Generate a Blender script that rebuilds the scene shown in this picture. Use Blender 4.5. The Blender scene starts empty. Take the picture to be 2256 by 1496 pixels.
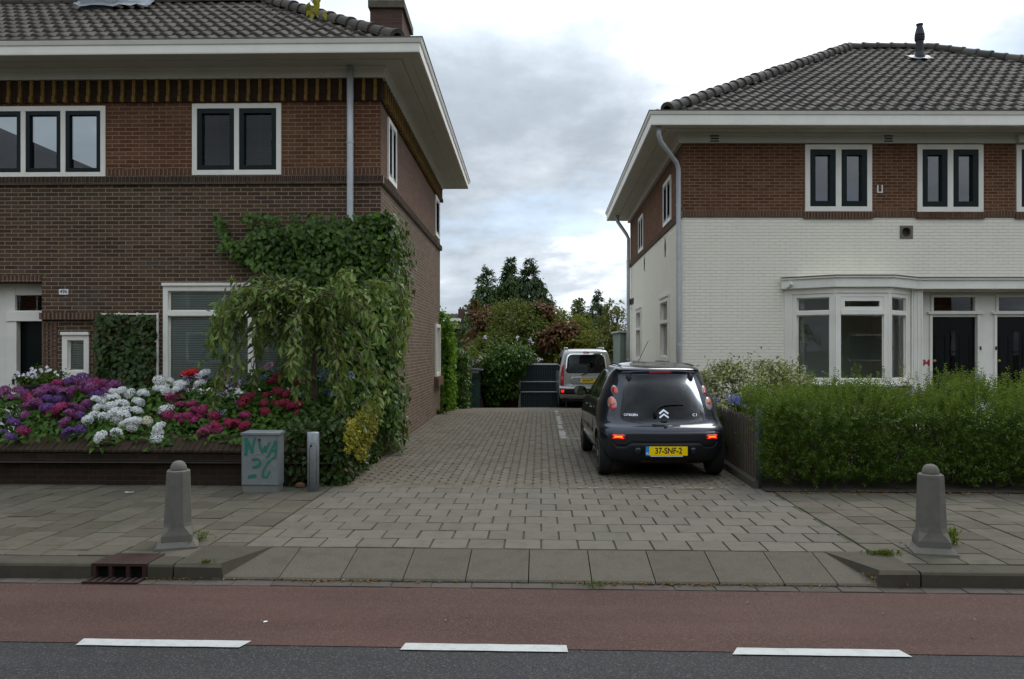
import bpy, bmesh, math, random
import numpy as np
from mathutils import Vector, Matrix, noise as mnoise

random.seed(7)
rng = np.random.default_rng(11)
S = bpy.context.scene
COL = S.collection
R = math.radians

# ------------------------------------------------------------------ camera, light, exposure
H = 1.66
F = 1713.0; CX = 1128.0; CY = 766.0
cam_d = bpy.data.cameras.new('camera')
cam_d.lens = 18.0; cam_d.sensor_width = 23.706; cam_d.sensor_fit = 'HORIZONTAL'
cam_d.shift_y = (CY - 748.0) / 2256.0
cam_d.clip_start = 0.05; cam_d.clip_end = 2000
cam = bpy.data.objects.new('camera', cam_d); COL.objects.link(cam)
cam.location = (0, 0, H); cam.rotation_euler = (R(90), 0, 0)
S.camera = cam
S.view_settings.view_transform = 'Standard'
S.view_settings.look = 'None'
S.view_settings.exposure = 0.62
S.view_settings.gamma = 1.0

SUN_EL, SUN_AZ = 52.0, 35.0      # azimuth from +Y towards +X
sd = bpy.data.lights.new('sun', 'SUN'); sd.energy = 1.0; sd.angle = R(25); sd.color = (1.0, 0.95, 0.87)
so = bpy.data.objects.new('sun', sd); COL.objects.link(so)
dv = Vector((math.sin(R(SUN_AZ)) * math.cos(R(SUN_EL)), math.cos(R(SUN_AZ)) * math.cos(R(SUN_EL)), math.sin(R(SUN_EL))))
so.rotation_euler = dv.to_track_quat('Z', 'Y').to_euler()
so.location = (0, 0, 30)

W = bpy.data.worlds.new('World'); S.world = W; W.use_nodes = True


def build_world():
    nt = W.node_tree; N = nt.nodes; L = nt.links
    N.clear()
    out = N.new('ShaderNodeOutputWorld'); bg = N.new('ShaderNodeBackground')
    bg.inputs[1].default_value = 0.1
    L.new(bg.outputs[0], out.inputs[0])
    sky = N.new('ShaderNodeTexSky'); sky.sky_type = 'NISHITA'; sky.sun_disc = False
    sky.sun_elevation = R(SUN_EL); sky.sun_rotation = R(SUN_AZ)
    tc = N.new('ShaderNodeTexCoord')
    sep = N.new('ShaderNodeSeparateXYZ'); L.new(tc.outputs['Generated'], sep.inputs[0])

    def math_(op, a, b=None, clamp=False):
        m = N.new('ShaderNodeMath'); m.operation = op; m.use_clamp = clamp
        for i, v in enumerate((a, b)):
            if v is None: continue
            if isinstance(v, (int, float)): m.inputs[i].default_value = v
            else: L.new(v, m.inputs[i])
        return m.outputs[0]
    z = math_('ADD', math_('MAXIMUM', sep.outputs[2], 0.0), 0.24)
    px = math_('DIVIDE', sep.outputs[0], z); py = math_('DIVIDE', sep.outputs[1], z)
    cb = N.new('ShaderNodeCombineXYZ'); L.new(px, cb.inputs[0]); L.new(py, cb.inputs[1])

    def noise(scale, detail, rough, off, dist=0.0):
        mp = N.new('ShaderNodeMapping'); mp.inputs[1].default_value = off
        L.new(cb.outputs[0], mp.inputs[0])
        n = N.new('ShaderNodeTexNoise'); n.inputs['Scale'].default_value = scale
        n.inputs['Detail'].default_value = detail; n.inputs['Roughness'].default_value = rough
        n.inputs['Distortion'].default_value = dist
        L.new(mp.outputs[0], n.inputs['Vector'])
        return n.outputs['Fac']

    def ramp(v, stops):
        r = N.new('ShaderNodeValToRGB'); L.new(v, r.inputs[0])
        e = r.color_ramp.elements
        while len(e) < len(stops): e.new(0.5)
        for i, (p, c) in enumerate(stops):
            e[i].position = p; e[i].color = (c[0], c[1], c[2], 1)
        return r.outputs[0]
    big = noise(0.75, 8, 0.60, SKY_OFF, 0.3)
    fine = noise(2.6, 6, 0.6, (3.1, 9.2, 0))
    # brighter towards the veiled sun, upper right of the gap
    vd = Vector((0.20, 0.88, 0.42)).normalized()
    dp = N.new('ShaderNodeVectorMath'); dp.operation = 'DOT_PRODUCT'
    L.new(tc.outputs['Generated'], dp.inputs[0]); dp.inputs[1].default_value = vd
    mr = N.new('ShaderNodeMapRange'); mr.inputs[1].default_value = 0.86; mr.inputs[2].default_value = 1.0
    L.new(dp.outputs['Value'], mr.inputs[0])
    lum = math_('ADD', math_('MULTIPLY', big, 0.68), math_('MULTIPLY', fine, 0.32))
    lum = math_('ADD', lum, math_('MULTIPLY', mr.outputs[0], 0.165))
    dk = N.new('ShaderNodeVectorMath'); dk.operation = 'DOT_PRODUCT'
    L.new(tc.outputs['Generated'], dk.inputs[0]); dk.inputs[1].default_value = Vector((-0.02, 0.972, 0.225)).normalized()
    dm_ = N.new('ShaderNodeMapRange'); dm_.interpolation_type = 'SMOOTHSTEP'; dm_.inputs[1].default_value = 0.972; dm_.inputs[2].default_value = 0.9995; L.new(dk.outputs['Value'], dm_.inputs[0])
    lum = math_('SUBTRACT', lum, math_('MULTIPLY', dm_.outputs[0], 0.115))
    cloud = ramp(lum, [(0.38, (2.6190, 2.9997, 3.4821)), (0.48, (3.4047, 3.8633, 4.3884)), (0.565, (4.8015, 5.3176, 5.9148)), (0.615, (7.1586, 7.5901, 8.0136)), (0.69, (10.0395, 10.3626, 10.6848))])
    cover = ramp(math_('ADD', math_('MULTIPLY', noise(0.9, 6, 0.55, (7.7, 1.3, 0)), 0.8), math_('MULTIPLY', fine, 0.2)), [(0.33, (0.25, 0.25, 0.25)), (0.43, (1, 1, 1))])
    mx = N.new('ShaderNodeMix'); mx.data_type = 'RGBA'
    L.new(cover, mx.inputs[0])
    # thin blue between the clouds
    hz = N.new('ShaderNodeMix'); hz.data_type = 'RGBA'; hz.inputs[0].default_value = 0.75
    L.new(sky.outputs[0], hz.inputs[6]); hz.inputs[7].default_value = (6.0, 7.6, 9.6, 1)
    L.new(hz.outputs[2], mx.inputs[6]); L.new(cloud, mx.inputs[7])
    zb = N.new('ShaderNodeMapRange'); zb.inputs[1].default_value = 0.25; zb.inputs[2].default_value = 0.95; zb.inputs[3].default_value = 1.0; zb.inputs[4].default_value = 2.5
    L.new(sep.outputs[2], zb.inputs[0])
    sc = N.new('ShaderNodeVectorMath'); sc.operation = 'SCALE'; L.new(mx.outputs[2], sc.inputs[0]); L.new(zb.outputs[0], sc.inputs['Scale'])
    L.new(sc.outputs[0], bg.inputs[0])


SKY_OFF = (0.9, 4.9, 0)
build_world()


# ------------------------------------------------------------------ helpers
def P(px, py, Y):
    return Vector(((px - CX) * Y / F, Y, H - (py - CY) * Y / F))


def PG(px, py, z=0.0):
    Y = F * (H - z) / (py - CY)
    return Vector(((px - CX) * Y / F, Y, z))


def world_loc(o):
    v = Vector((0, 0, 0))
    while o is not None:
        v += o.location; o = o.parent
    return v


def thing(name, label, cat, loc=(0, 0, 0), group=None):
    o = bpy.data.objects.new(name, None); COL.objects.link(o)
    o.empty_display_size = 0.2
    o.location = loc; o['label'] = label; o['category'] = cat
    if group: o['group'] = group
    return o


def tag(o, label, cat, group=None, kind=None):
    o['label'] = label; o['category'] = cat
    if group: o['group'] = group
    if kind: o['kind'] = kind
    return o


class MB:
    """collects polygons; build() links them as one mesh object"""
    def __init__(s, M=None):
        s.v = []; s.f = []; s.M = M or Matrix.Identity(4); s.sm = False

    def vert(s, p):
        s.v.append(s.M @ Vector(p)); return len(s.v) - 1

    def poly(s, pts):
        s.f.append([s.vert(p) for p in pts])

    quad = lambda s, a, b, c, d: s.poly((a, b, c, d))

    def box(s, x0, x1, y0, y1, z0, z1):
        p = [(x, y, z) for z in (z0, z1) for y in (y0, y1) for x in (x0, x1)]
        i = [s.vert(q) for q in p]
        for a in ((0, 2, 3, 1), (4, 5, 7, 6), (0, 1, 5, 4), (2, 6, 7, 3), (0, 4, 6, 2), (1, 3, 7, 5)):
            s.f.append([i[k] for k in a])

    def grid(s, rows, closed=False, cap0=False, cap1=False):
        idx = [[s.vert(p) for p in r] for r in rows]
        n = len(idx[0])
        for a, b in zip(idx, idx[1:]):
            for k in range(n if closed else n - 1):
                j = (k + 1) % n
                s.f.append([a[k], a[j], b[j], b[k]])
        if cap0: s.f.append(idx[0][::-1])
        if cap1: s.f.append(idx[-1])

    def tube(s, pts, r, n=8, cap=True):
        pts = [Vector(p) for p in pts]; rows = []
        rr = r if isinstance(r, (list, tuple)) else [r] * len(pts)
        up = Vector((0, 0, 1)); prev = None
        for i, p in enumerate(pts):
            d = (pts[min(i + 1, len(pts) - 1)] - pts[max(i - 1, 0)])
            if d.length < 1e-9: d = Vector((0, 0, 1))
            d.normalize()
            if prev is None:
                a = d.orthogonal().normalized()
            else:
                a = (prev - d * prev.dot(d))
                a = a.normalized() if a.length > 1e-6 else d.orthogonal().normalized()
            prev = a; b = d.cross(a)
            rows.append([p + (a * math.cos(t) + b * math.sin(t)) * rr[i] for t in [2 * math.pi * k / n for k in range(n)]])
        s.grid(rows, closed=True, cap0=cap, cap1=cap)

    def lathe(s, prof, n=24, c=(0, 0, 0)):
        c = Vector(c)
        s.grid([[c + Vector((r * math.cos(2 * math.pi * k / n), r * math.sin(2 * math.pi * k / n), z)) for k in range(n)] for r, z in prof], closed=True, cap0=True, cap1=True)

    def build(s, name, mat, parent=None, smooth=False, uv=True, **props):
        me = bpy.data.meshes.new(name)
        off = world_loc(parent) if parent else Vector((0, 0, 0))
        me.from_pydata([tuple(p - off) for p in s.v], [], s.f)
        if uv: auto_uv(me, off)
        if smooth:
            me.polygons.foreach_set('use_smooth', [True] * len(me.polygons))
        o = bpy.data.objects.new(name, me); COL.objects.link(o)
        if parent: o.parent = parent
        if mat: me.materials.append(mat)
        for k, v in props.items(): o[k] = v
        me.update()
        return o


def auto_uv(me, off):
    uvl = me.uv_layers.new(name='UVMap').data
    vs = me.vertices
    for p in me.polygons:
        n = p.normal
        if abs(n.z) > 0.8:
            for li in p.loop_indices:
                c = vs[me.loops[li].vertex_index].co + off; uvl[li].uv = (c.x, c.y)
        else:
            t = Vector((-n.y, n.x, 0)).normalized()
            for li in p.loop_indices:
                c = vs[me.loops[li].vertex_index].co + off; uvl[li].uv = (c.x * t.x + c.y * t.y, c.z)


def struct(name, mb, mat, **k):
    o = mb.build(name, mat, None, **k); o['kind'] = 'structure'; return o


def rowmesh(name, V, T, mat, parent=None, smooth=False):
    """fast triangle mesh from numpy"""
    me = bpy.data.meshes.new(name)
    off = np.array(world_loc(parent) if parent else (0, 0, 0), dtype=np.float64)
    V = (np.asarray(V, dtype=np.float64) - off).astype(np.float32); T = np.asarray(T, dtype=np.int32)
    me.vertices.add(len(V)); me.vertices.foreach_set('co', V.ravel())
    n = len(T); k = T.shape[1]
    me.loops.add(n * k); me.loops.foreach_set('vertex_index', T.ravel())
    me.polygons.add(n)
    me.polygons.foreach_set('loop_start', np.arange(n, dtype=np.int32) * k)
    if smooth: me.polygons.foreach_set('use_smooth', np.ones(n, dtype=bool))
    me.update(calc_edges=True)
    me.validate()
    if mat: me.materials.append(mat)
    o = bpy.data.objects.new(name, me); COL.objects.link(o)
    if parent: o.parent = parent
    return o


def unit(a):
    return a / np.maximum(np.linalg.norm(a, axis=1, keepdims=True), 1e-9)


def leaf_arrays(C, D, size, aspect=0.5, nrm=None, fold=0.18, droop=0.0):
    """folded pointed leaves: base, right, tip, left + bent tip"""
    C = np.asarray(C, float); n = len(C)
    D = unit(np.asarray(D, float))
    size = np.broadcast_to(np.asarray(size, float), (n,))[:, None]
    if nrm is None: nrm = rng.normal(size=(n, 3))
    B = unit(np.cross(D, nrm)); Nn = np.cross(B, D)
    wv = B * size * aspect * 0.5; up = Nn * size * fold
    base = C
    mid = C + D * size * 0.45
    tip = C + D * size - Nn * size * droop + np.array([0, 0, -1.0]) * size * droop
    V = np.stack([base, mid + wv + up, tip, mid - wv + up, mid], axis=1).reshape(-1, 3)
    o = (np.arange(n) * 5)[:, None]
    T = np.concatenate([o + np.array([[0, 1, 4]]), o + np.array([[1, 2, 4]]), o + np.array([[4, 2, 3]]), o + np.array([[0, 4, 3]])])
    return V, T


def leaves(name, C, D, size, mat, parent=None, **k):
    V, T = leaf_arrays(C, D, size, **k)
    return rowmesh(name, V, T, mat, parent)


def merge(parts):
    vs, ts, o = [], [], 0
    for V, T in parts:
        vs.append(V); ts.append(T + o); o += len(V)
    return np.concatenate(vs), np.concatenate(ts)


_txt = {}


def text_polys(body, size, extrude=0.002, bold=0.0, align='CENTER'):
    key = (body, size, extrude, bold, align)
    if key in _txt: return _txt[key]
    cu = bpy.data.curves.new('lettering', 'FONT')
    cu.body = body; cu.size = size; cu.extrude = extrude; cu.offset = bold
    cu.align_x = align; cu.align_y = 'CENTER'; cu.resolution_u = 4
    o = bpy.data.objects.new('lettering', cu); COL.objects.link(o)
    dg = bpy.context.evaluated_depsgraph_get()
    me = bpy.data.meshes.new_from_object(o.evaluated_get(dg))
    vs = [v.co.copy() for v in me.vertices]; fs = [list(p.vertices) for p in me.polygons]
    bpy.data.objects.remove(o); bpy.data.curves.remove(cu); bpy.data.meshes.remove(me)
    _txt[key] = (vs, fs)
    return vs, fs


def add_text(mb, body, size, origin, xdir, updir, extrude=0.002, bold=0.0, align='CENTER', sx=1.0):
    vs, fs = text_polys(body, size, extrude, bold, align)
    o = Vector(origin); x = Vector(xdir).normalized(); u = Vector(updir).normalized(); n = x.cross(u)
    b = len(mb.v)
    for p in vs: mb.v.append(mb.M @ (o + x * p.x * sx + u * p.y + n * p.z))
    for f in fs: mb.f.append([b + i for i in f])


# ------------------------------------------------------------------ materials
class NT:
    def __init__(s, name):
        s.m = bpy.data.materials.new(name); s.m.use_nodes = True
        s.t = s.m.node_tree; s.t.nodes.clear()
        s.out = s.n('ShaderNodeOutputMaterial')

    def n(s, typ, **k):
        nd = s.t.nodes.new(typ)
        for a, b in k.items(): setattr(nd, a, b)
        return nd

    def l(s, a, b): s.t.links.new(a, b)

    def val(s, sock, v):
        if isinstance(v, bpy.types.NodeSocket): s.l(v, sock)
        elif isinstance(v, (tuple, list)): sock.default_value = (*v, 1) if len(v) == 3 and sock.type == 'RGBA' else v
        else: sock.default_value = v

    def math(s, op, a, b=0.0, clamp=False):
        m = s.n('ShaderNodeMath', operation=op, use_clamp=clamp); s.val(m.inputs[0], a); s.val(m.inputs[1], b); return m.outputs[0]

    def mix(s, f, a, b, blend='MIX'):
        m = s.n('ShaderNodeMix', data_type='RGBA', blend_type=blend)
        s.val(m.inputs[0], f); s.val(m.inputs[6], a); s.val(m.inputs[7], b); return m.outputs[2]

    def obj(s): return s.n('ShaderNodeTexCoord').outputs['Object']
    def uv(s): return s.n('ShaderNodeTexCoord').outputs['UV']
    def pos(s): return s.n('ShaderNodeNewGeometry').outputs['Position']
    def rand(s): return s.n('ShaderNodeNewGeometry').outputs['Random Per Island']

    def noise(s, scale, detail=4, rough=0.55, vec=None, color=False, dist=0.0):
        n = s.n('ShaderNodeTexNoise'); n.inputs['Scale'].default_value = scale
        n.inputs['Detail'].default_value = detail; n.inputs['Roughness'].default_value = rough
        n.inputs['Distortion'].default_value = dist
        s.l(vec if vec is not None else s.pos(), n.inputs['Vector'])
        return n.outputs['Color' if color else 'Fac']

    def ramp(s, v, stops, interp='LINEAR'):
        r = s.n('ShaderNodeValToRGB'); s.l(v, r.inputs[0]); e = r.color_ramp.elements
        r.color_ramp.interpolation = interp
        while len(e) < len(stops): e.new(0.5)
        for i, (p, c) in enumerate(stops):
            e[i].position = p
            e[i].color = (c, c, c, 1) if isinstance(c, (int, float)) else (*c, 1)
        return r.outputs[0]

    def bump(s, h, strength=0.3, dist=0.01):
        b = s.n('ShaderNodeBump'); b.inputs['Strength'].default_value = strength; b.inputs['Distance'].default_value = dist
        s.l(h, b.inputs['Height']); return b.outputs[0]

    def bsdf(s, color, rough=0.6, metal=0.0, spec=0.5, normal=None, coat=0.0, **k):
        b = s.n('ShaderNodeBsdfPrincipled')
        s.val(b.inputs['Base Color'], color); s.val(b.inputs['Roughness'], rough); s.val(b.inputs['Metallic'], metal)
        s.val(b.inputs['Specular IOR Level'], spec)
        b.inputs['Coat Weight'].default_value = coat; b.inputs['Coat Roughness'].default_value = 0.03
        if normal is not None: s.l(normal, b.inputs['Normal'])
        return b

    def done(s, sh):
        s.l(sh.outputs[0] if hasattr(sh, 'outputs') else sh, s.out.inputs[0]); return s.m


def plain(name, col, rough=0.6, metal=0.0, spec=0.5, var=0.12, scale=3.0, bump=0.0, bscale=80, coat=0.0, dirt=None):
    t = NT(name); spec *= 0.6
    f = t.noise(scale, 5)
    lo = tuple(c * (1 - var) for c in col); hi = tuple(min(1, c * (1 + var)) for c in col)
    c = t.mix(f, lo, hi)
    if dirt:
        d = t.ramp(t.noise(dirt[1], 6, 0.65), [(0.45, 0.0), (0.75, 1.0)])
        c = t.mix(t.math('MULTIPLY', d, dirt[2]), c, dirt[0])
    nm = t.bump(t.noise(bscale, 3), bump, 0.01) if bump else None
    rr = t.math('ADD', t.math('MULTIPLY', t.noise(scale * 4, 3), 0.16), rough - 0.08)
    return t.done(t.bsdf(c, rr, metal, spec, nm, coat))


def brick(name, c1, c2, mortar, bw=0.21, bh=0.0625, ms=0.011, offset=0.5, weather=None, bump=0.5, third=None, stain=0.2):
    t = NT(name)
    uv = t.uv()
    # wobble so that courses are not ruler straight
    wob = t.noise(9, 3, 0.5, uv, color=True)
    vm = t.n('ShaderNodeVectorMath', operation='MULTIPLY_ADD')
    t.l(wob, vm.inputs[0]); vm.inputs[1].default_value = (0.020, 0.013, 0); t.l(uv, vm.inputs[2])
    b = t.n('ShaderNodeTexBrick'); b.offset = offset; b.squash = 1.0
    t.l(vm.outputs[0], b.inputs['Vector'])
    b.inputs['Scale'].default_value = 1.0
    b.inputs['Mortar Size'].default_value = ms / 2
    b.inputs['Mortar Smooth'].default_value = 0.25
    b.inputs['Bias'].default_value = 0.0
    b.inputs['Brick Width'].default_value = bw; b.inputs['Row Height'].default_value = bh
    b.inputs['Color1'].default_value = (0, 0, 0, 1); b.inputs['Color2'].default_value = (1, 1, 1, 1); b.inputs['Mortar'].default_value = (0.5, 0.5, 0.5, 1)
    tone = b.outputs['Color']; fac = b.outputs['Fac']
    stops = [(0.0, c1), (1.0, c2)] if third is None else [(0.0, c1), (0.55, c2), (1.0, third)]
    base = t.ramp(tone, stops)
    base = t.mix(t.math('MULTIPLY', t.noise(38, 4, 0.6), 0.45 if stain > .1 else .06), base, tuple(x * 0.45 for x in c1))
    lg = t.ramp(t.noise(0.9, 5, 0.6), [(0.3, 0.0), (0.7, 1.0)])
    base = t.mix(t.math('MULTIPLY', lg, 0.25 if stain > .1 else .04), base, tuple(x * 0.55 for x in c1))
    mcol = t.mix(t.noise(6, 4), tuple(x * 0.75 for x in mortar), mortar)
    if stain < .1: fac_c = t.math('MULTIPLY', fac, t.ramp(t.noise(2.2, 5, 0.7), [(0.4, 0.05), (0.62, 1.0)]))  # painted brick: irregular joint shadows put in as darker colour
    else: fac_c = fac
    col = t.mix(fac_c, base, mcol)
    if weather:
        wf = t.ramp(t.noise(weather[1], 6, 0.65), [(weather[3], 0.0), (weather[3] + 0.2, 1.0)])
        col = t.mix(t.math('MULTIPLY', wf, weather[2]), col, weather[0])
    mpz = t.n('ShaderNodeMapping'); mpz.inputs[3].default_value = (5.0, 5.0, 0.35); t.l(t.pos(), mpz.inputs[0])
    stk = t.ramp(t.noise(1.0, 5, 0.65, mpz.outputs[0]), [(0.5, 0.0), (0.75, 1.0)])
    col = t.mix(t.math('MULTIPLY', stk, stain), col, tuple(x * 0.5 for x in c1))
    hgt = t.math('ADD', t.math('MULTIPLY', t.math('SUBTRACT', 1.0, fac), 1.0), t.math('MULTIPLY', t.noise(60, 4), 0.35))
    return t.done(t.bsdf(col, 0.9, 0, 0.12, t.bump(hgt, bump, 0.008)))


def foliage(name, cols, rough=0.45, trans=0.35, spec=0.4):
    t = NT(name); rough = min(0.7, rough + 0.12); spec *= 0.5
    cols = [(min(1, r * 1.4), min(1, g * 1.32), b * 0.72) for r, g, b in cols]
    n = len(cols)
    c = t.ramp(t.rand(), [(i / max(1, n - 1), x) for i, x in enumerate(cols)])
    c = t.mix(t.math('MULTIPLY', t.noise(2.2, 3), 0.5), c, tuple(x * 0.55 for x in cols[0]))
    b = t.bsdf(c, rough, 0, spec)
    tr = t.n('ShaderNodeBsdfTranslucent'); t.l(t.mix(0.5, c, (0.16, 0.22, 0.02)), tr.inputs[0])
    m = t.n('ShaderNodeMixShader'); m.inputs[0].default_value = trans
    t.l(b.outputs[0], m.inputs[1]); t.l(tr.outputs[0], m.inputs[2])
    return t.done(m)


def petals(name, cols, trans=0.25):
    t = NT(name)
    c = t.ramp(t.rand(), [(i / (len(cols) - 1), x) for i, x in enumerate(cols)])
    b = t.bsdf(c, 0.6, 0, 0.3)
    tr = t.n('ShaderNodeBsdfTranslucent'); t.l(c, tr.inputs[0])
    m = t.n('ShaderNodeMixShader'); m.inputs[0].default_value = trans
    t.l(b.outputs[0], m.inputs[1]); t.l(tr.outputs[0], m.inputs[2])
    return t.done(m)


def glass(name, refl=0.14, tint=(0.75, 0.8, 0.78), rough=0.01, wavy=0.04, fr=1.6):
    t = NT(name)
    nm = t.bump(t.noise(1.6, 2), wavy, 0.02)
    tr = t.n('ShaderNodeBsdfTransparent'); tr.inputs[0].default_value = (*tint, 1)
    gl = t.n('ShaderNodeBsdfGlossy'); gl.inputs['Roughness'].default_value = rough
    t.l(nm, gl.inputs['Normal'])
    lw = t.n('ShaderNodeFresnel'); lw.inputs[0].default_value = 1.5
    fac = t.math('ADD', t.math('MULTIPLY', lw.outputs[0], fr), refl - 0.06, True)
    m = t.n('ShaderNodeMixShader'); t.l(fac, m.inputs[0]); t.l(tr.outputs[0], m.inputs[1]); t.l(gl.outputs[0], m.inputs[2])
    return t.done(m)


def emit(name, col, strength):
    t = NT(name)
    b = t.bsdf(col, 0.3); b.inputs['Emission Color'].default_value = (*col, 1); b.inputs['Emission Strength'].default_value = strength
    return t.done(b)


def paving(name, cols, speck=0.25, moss=(0.05, 0.055, 0.025), mossy=0.25, rough=0.85, scale=260):
    t = NT(name)
    c = t.ramp(t.rand(), [(i / (len(cols) - 1), x) for i, x in enumerate(cols)])
    g = t.noise(scale, 2, 0.6)
    c = t.mix(t.ramp(g, [(0.35, speck), (0.62, 0.0)]), c, tuple(x * 0.45 for x in cols[0]))
    c = t.mix(t.ramp(t.noise(scale * 0.8, 2, 0.5), [(0.62, 0.0), (0.75, speck)]), c, tuple(min(1, x * 1.9) for x in cols[-1]))
    st = t.ramp(t.noise(1.4, 7, 0.65), [(0.42, 0.0), (0.68, 1.0)])
    c = t.mix(t.math('MULTIPLY', st, mossy), c, moss)
    st2 = t.ramp(t.noise(7, 5, 0.6), [(0.48, 0.0), (0.7, 1.0)])
    c = t.mix(t.math('MULTIPLY', st2, 0.36), c, tuple(x * 0.5 for x in cols[0]))
    return t.done(t.bsdf(c, rough, 0, 0.12, t.bump(g, 0.25, 0.004)))


M = {}
M['brick_dark'] = brick('dark brown brick', (0.0699, 0.0418, 0.0272), (0.1074, 0.0652, 0.0413), (0.3223, 0.2695, 0.1941), weather=((0.1074, 0.1000, 0.0909), 1.6, 0.45, 0.55), third=(0.1388, 0.0869, 0.0496), ms=0.0105)
M['brick_red'] = brick('red brown brick', (0.1238, 0.0511, 0.0290), (0.1679, 0.0726, 0.0391), (0.3148, 0.2353, 0.1504), weather=((0.1049, 0.0511, 0.0350), 1.3, 0.4, 0.5), third=(0.2047, 0.0951, 0.0522), ms=0.0105)
M['brick_side'] = brick('weathered side brick', (0.1267, 0.0836, 0.0614), (0.1774, 0.1144, 0.0818), (0.3548, 0.3080, 0.2210), weather=((0.0760, 0.0528, 0.0409), 1.1, 0.35, 0.55), third=(0.2112, 0.1452, 0.1064))
M['brick_side_up'] = brick('weathered upper side brick', (0.1451, 0.0748, 0.0502), (0.2049, 0.1056, 0.0711), (0.2732, 0.2288, 0.1756), weather=((0.0854, 0.0528, 0.0418), 1.1, 0.35, 0.55))
M['brick_soldier'] = brick('upright course brick', (0.12, 0.062, 0.042), (0.17, 0.09, 0.06), (0.25, 0.2, 0.15), bw=0.0625, bh=0.30, offset=0.0)
M['brick_soldier_dark'] = brick('dark upright course brick', (0.05, 0.028, 0.02), (0.085, 0.047, 0.032), (0.14, 0.115, 0.085), bw=0.0625, bh=0.30, offset=0.0)
M['brick_frieze'] = brick('dark frieze brick', (0.0400, 0.0240, 0.0160), (0.0680, 0.0336, 0.0200), (0.0480, 0.0400, 0.0280), bump=0.8)
M['brick_wall'] = brick('old garden wall brick', (0.0330, 0.0209, 0.0154), (0.0578, 0.0330, 0.0231), (0.0495, 0.0440, 0.0330), weather=((0.0193, 0.0248, 0.0110), 2.2, 0.6, 0.5))
M['brick_coping'] = brick('coping brick', (0.0467, 0.0289, 0.0191), (0.0680, 0.0425, 0.0281), (0.0319, 0.0255, 0.0170), bw=0.072, bh=0.4, offset=0.0, weather=((0.0213, 0.0234, 0.0106), 2.5, 0.55, 0.5))
M['brick_painted'] = brick('white painted brick', (0.85, 0.79, 0.66), (0.87, 0.81, 0.68), (0.79, 0.73, 0.60), ms=0.008, weather=((0.66, 0.64, 0.56), 1.8, 0.35, 0.58), bump=1.0, stain=0.06)  # mortar tone here carries the shadow painted into the joints
M['brick_chimney'] = brick('chimney brick', (0.085, 0.05, 0.04), (0.13, 0.072, 0.055), (0.10, 0.085, 0.07))
M['yellow_brick'] = plain('yellow header brick', (0.20, 0.115, 0.022), 0.8, var=0.35, scale=9, dirt=((0.05, 0.03, 0.015), 14, 0.8))
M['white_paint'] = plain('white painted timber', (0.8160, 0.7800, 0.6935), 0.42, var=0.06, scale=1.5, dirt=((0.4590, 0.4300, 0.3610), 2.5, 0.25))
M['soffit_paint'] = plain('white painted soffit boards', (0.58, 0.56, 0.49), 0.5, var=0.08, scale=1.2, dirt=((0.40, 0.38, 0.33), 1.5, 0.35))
M['dark_green_paint'] = plain('dark green window paint', (0.005, 0.012, 0.012), 0.35, var=0.3, spec=0.3)
M['door_green'] = plain('dark green door paint', (0.003, 0.006, 0.005), 0.3, var=0.3, spec=0.3)
M['zinc'] = plain('zinc pipe', (0.5040, 0.5160, 0.5280), 0.5, 0.25, var=0.15, scale=4, dirt=((0.3000, 0.3000, 0.3000), 5, 0.4))
M['lead'] = plain('lead flashing', (0.1980, 0.2100, 0.2220), 0.5, 0.2, var=0.35, scale=5, bump=0.5, bscale=18)
M['galv'] = plain('galvanised steel', (0.3200, 0.3360, 0.3520), 0.5, 0.55, var=0.25, scale=26, dirt=((0.2080, 0.2160, 0.2240), 9, 0.5))
M['gutter_lip'] = plain('dark gutter lip', (0.12, 0.115, 0.11), 0.6)
M['glass_up'] = glass('upper window glass', 0.10, (0.42, 0.45, 0.45))
M['glass_sky'] = glass('sky reflecting window glass', 0.17, (0.42, 0.45, 0.45))
M['glass_low'] = glass('lower window glass', 0.05, (0.84, 0.90, 0.87))
M['blind_dark'] = plain('dark blind slats', (0.10, 0.11, 0.10), 0.5, var=0.05)
M['blind'] = plain('blind slats', (0.62, 0.66, 0.64), 0.45, var=0.05)
M['interior'] = plain('room plaster', (0.62, 0.62, 0.56), 0.8)
M['dark_room'] = plain('dark room wall', (0.035, 0.035, 0.035), 0.8)
M['black_metal'] = plain('black vent metal', (0.02, 0.02, 0.021), 0.5)
M['concrete'] = plain('bollard concrete', (0.1388, 0.1285, 0.1072), 0.85, var=0.15, scale=5, bump=0.5, bscale=160, dirt=((0.0840, 0.0815, 0.0655), 9, 0.55))
M['grey_box'] = plain('grey cabinet paint', (0.1914, 0.2079, 0.2046), 0.5, 0.0, var=0.12, scale=3, dirt=((0.1188, 0.1254, 0.1188), 4, 0.6))
M['green_spray'] = plain('green spray paint', (0.02, 0.16, 0.11), 0.5, var=0.35, scale=22)
M['faint_spray'] = plain('faded grey paint', (0.23, 0.25, 0.26), 0.55, var=0.1)
M['wood_old'] = plain('weathered fence timber', (0.0747, 0.0569, 0.0413), 0.85, var=0.3, scale=7, bump=0.4, bscale=40, dirt=((0.0439, 0.0502, 0.0279), 6, 0.5))
M['soil'] = plain('garden soil', (0.035, 0.026, 0.018), 0.95, var=0.4, scale=9, bump=0.8, bscale=30)
M['rust'] = plain('rusty cast iron', (0.0380, 0.0192, 0.0144), 0.75, 0.2, var=0.35, scale=11, bump=0.3, bscale=60)
M['hole'] = plain('drain dark', (0.006, 0.006, 0.006), 0.9)
M['bark'] = plain('bark', (0.075, 0.055, 0.042), 0.9, var=0.4, scale=16, bump=0.7, bscale=45)
M['twig'] = plain('young twig bark', (0.12, 0.06, 0.035), 0.7, var=0.3, scale=16)
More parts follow.
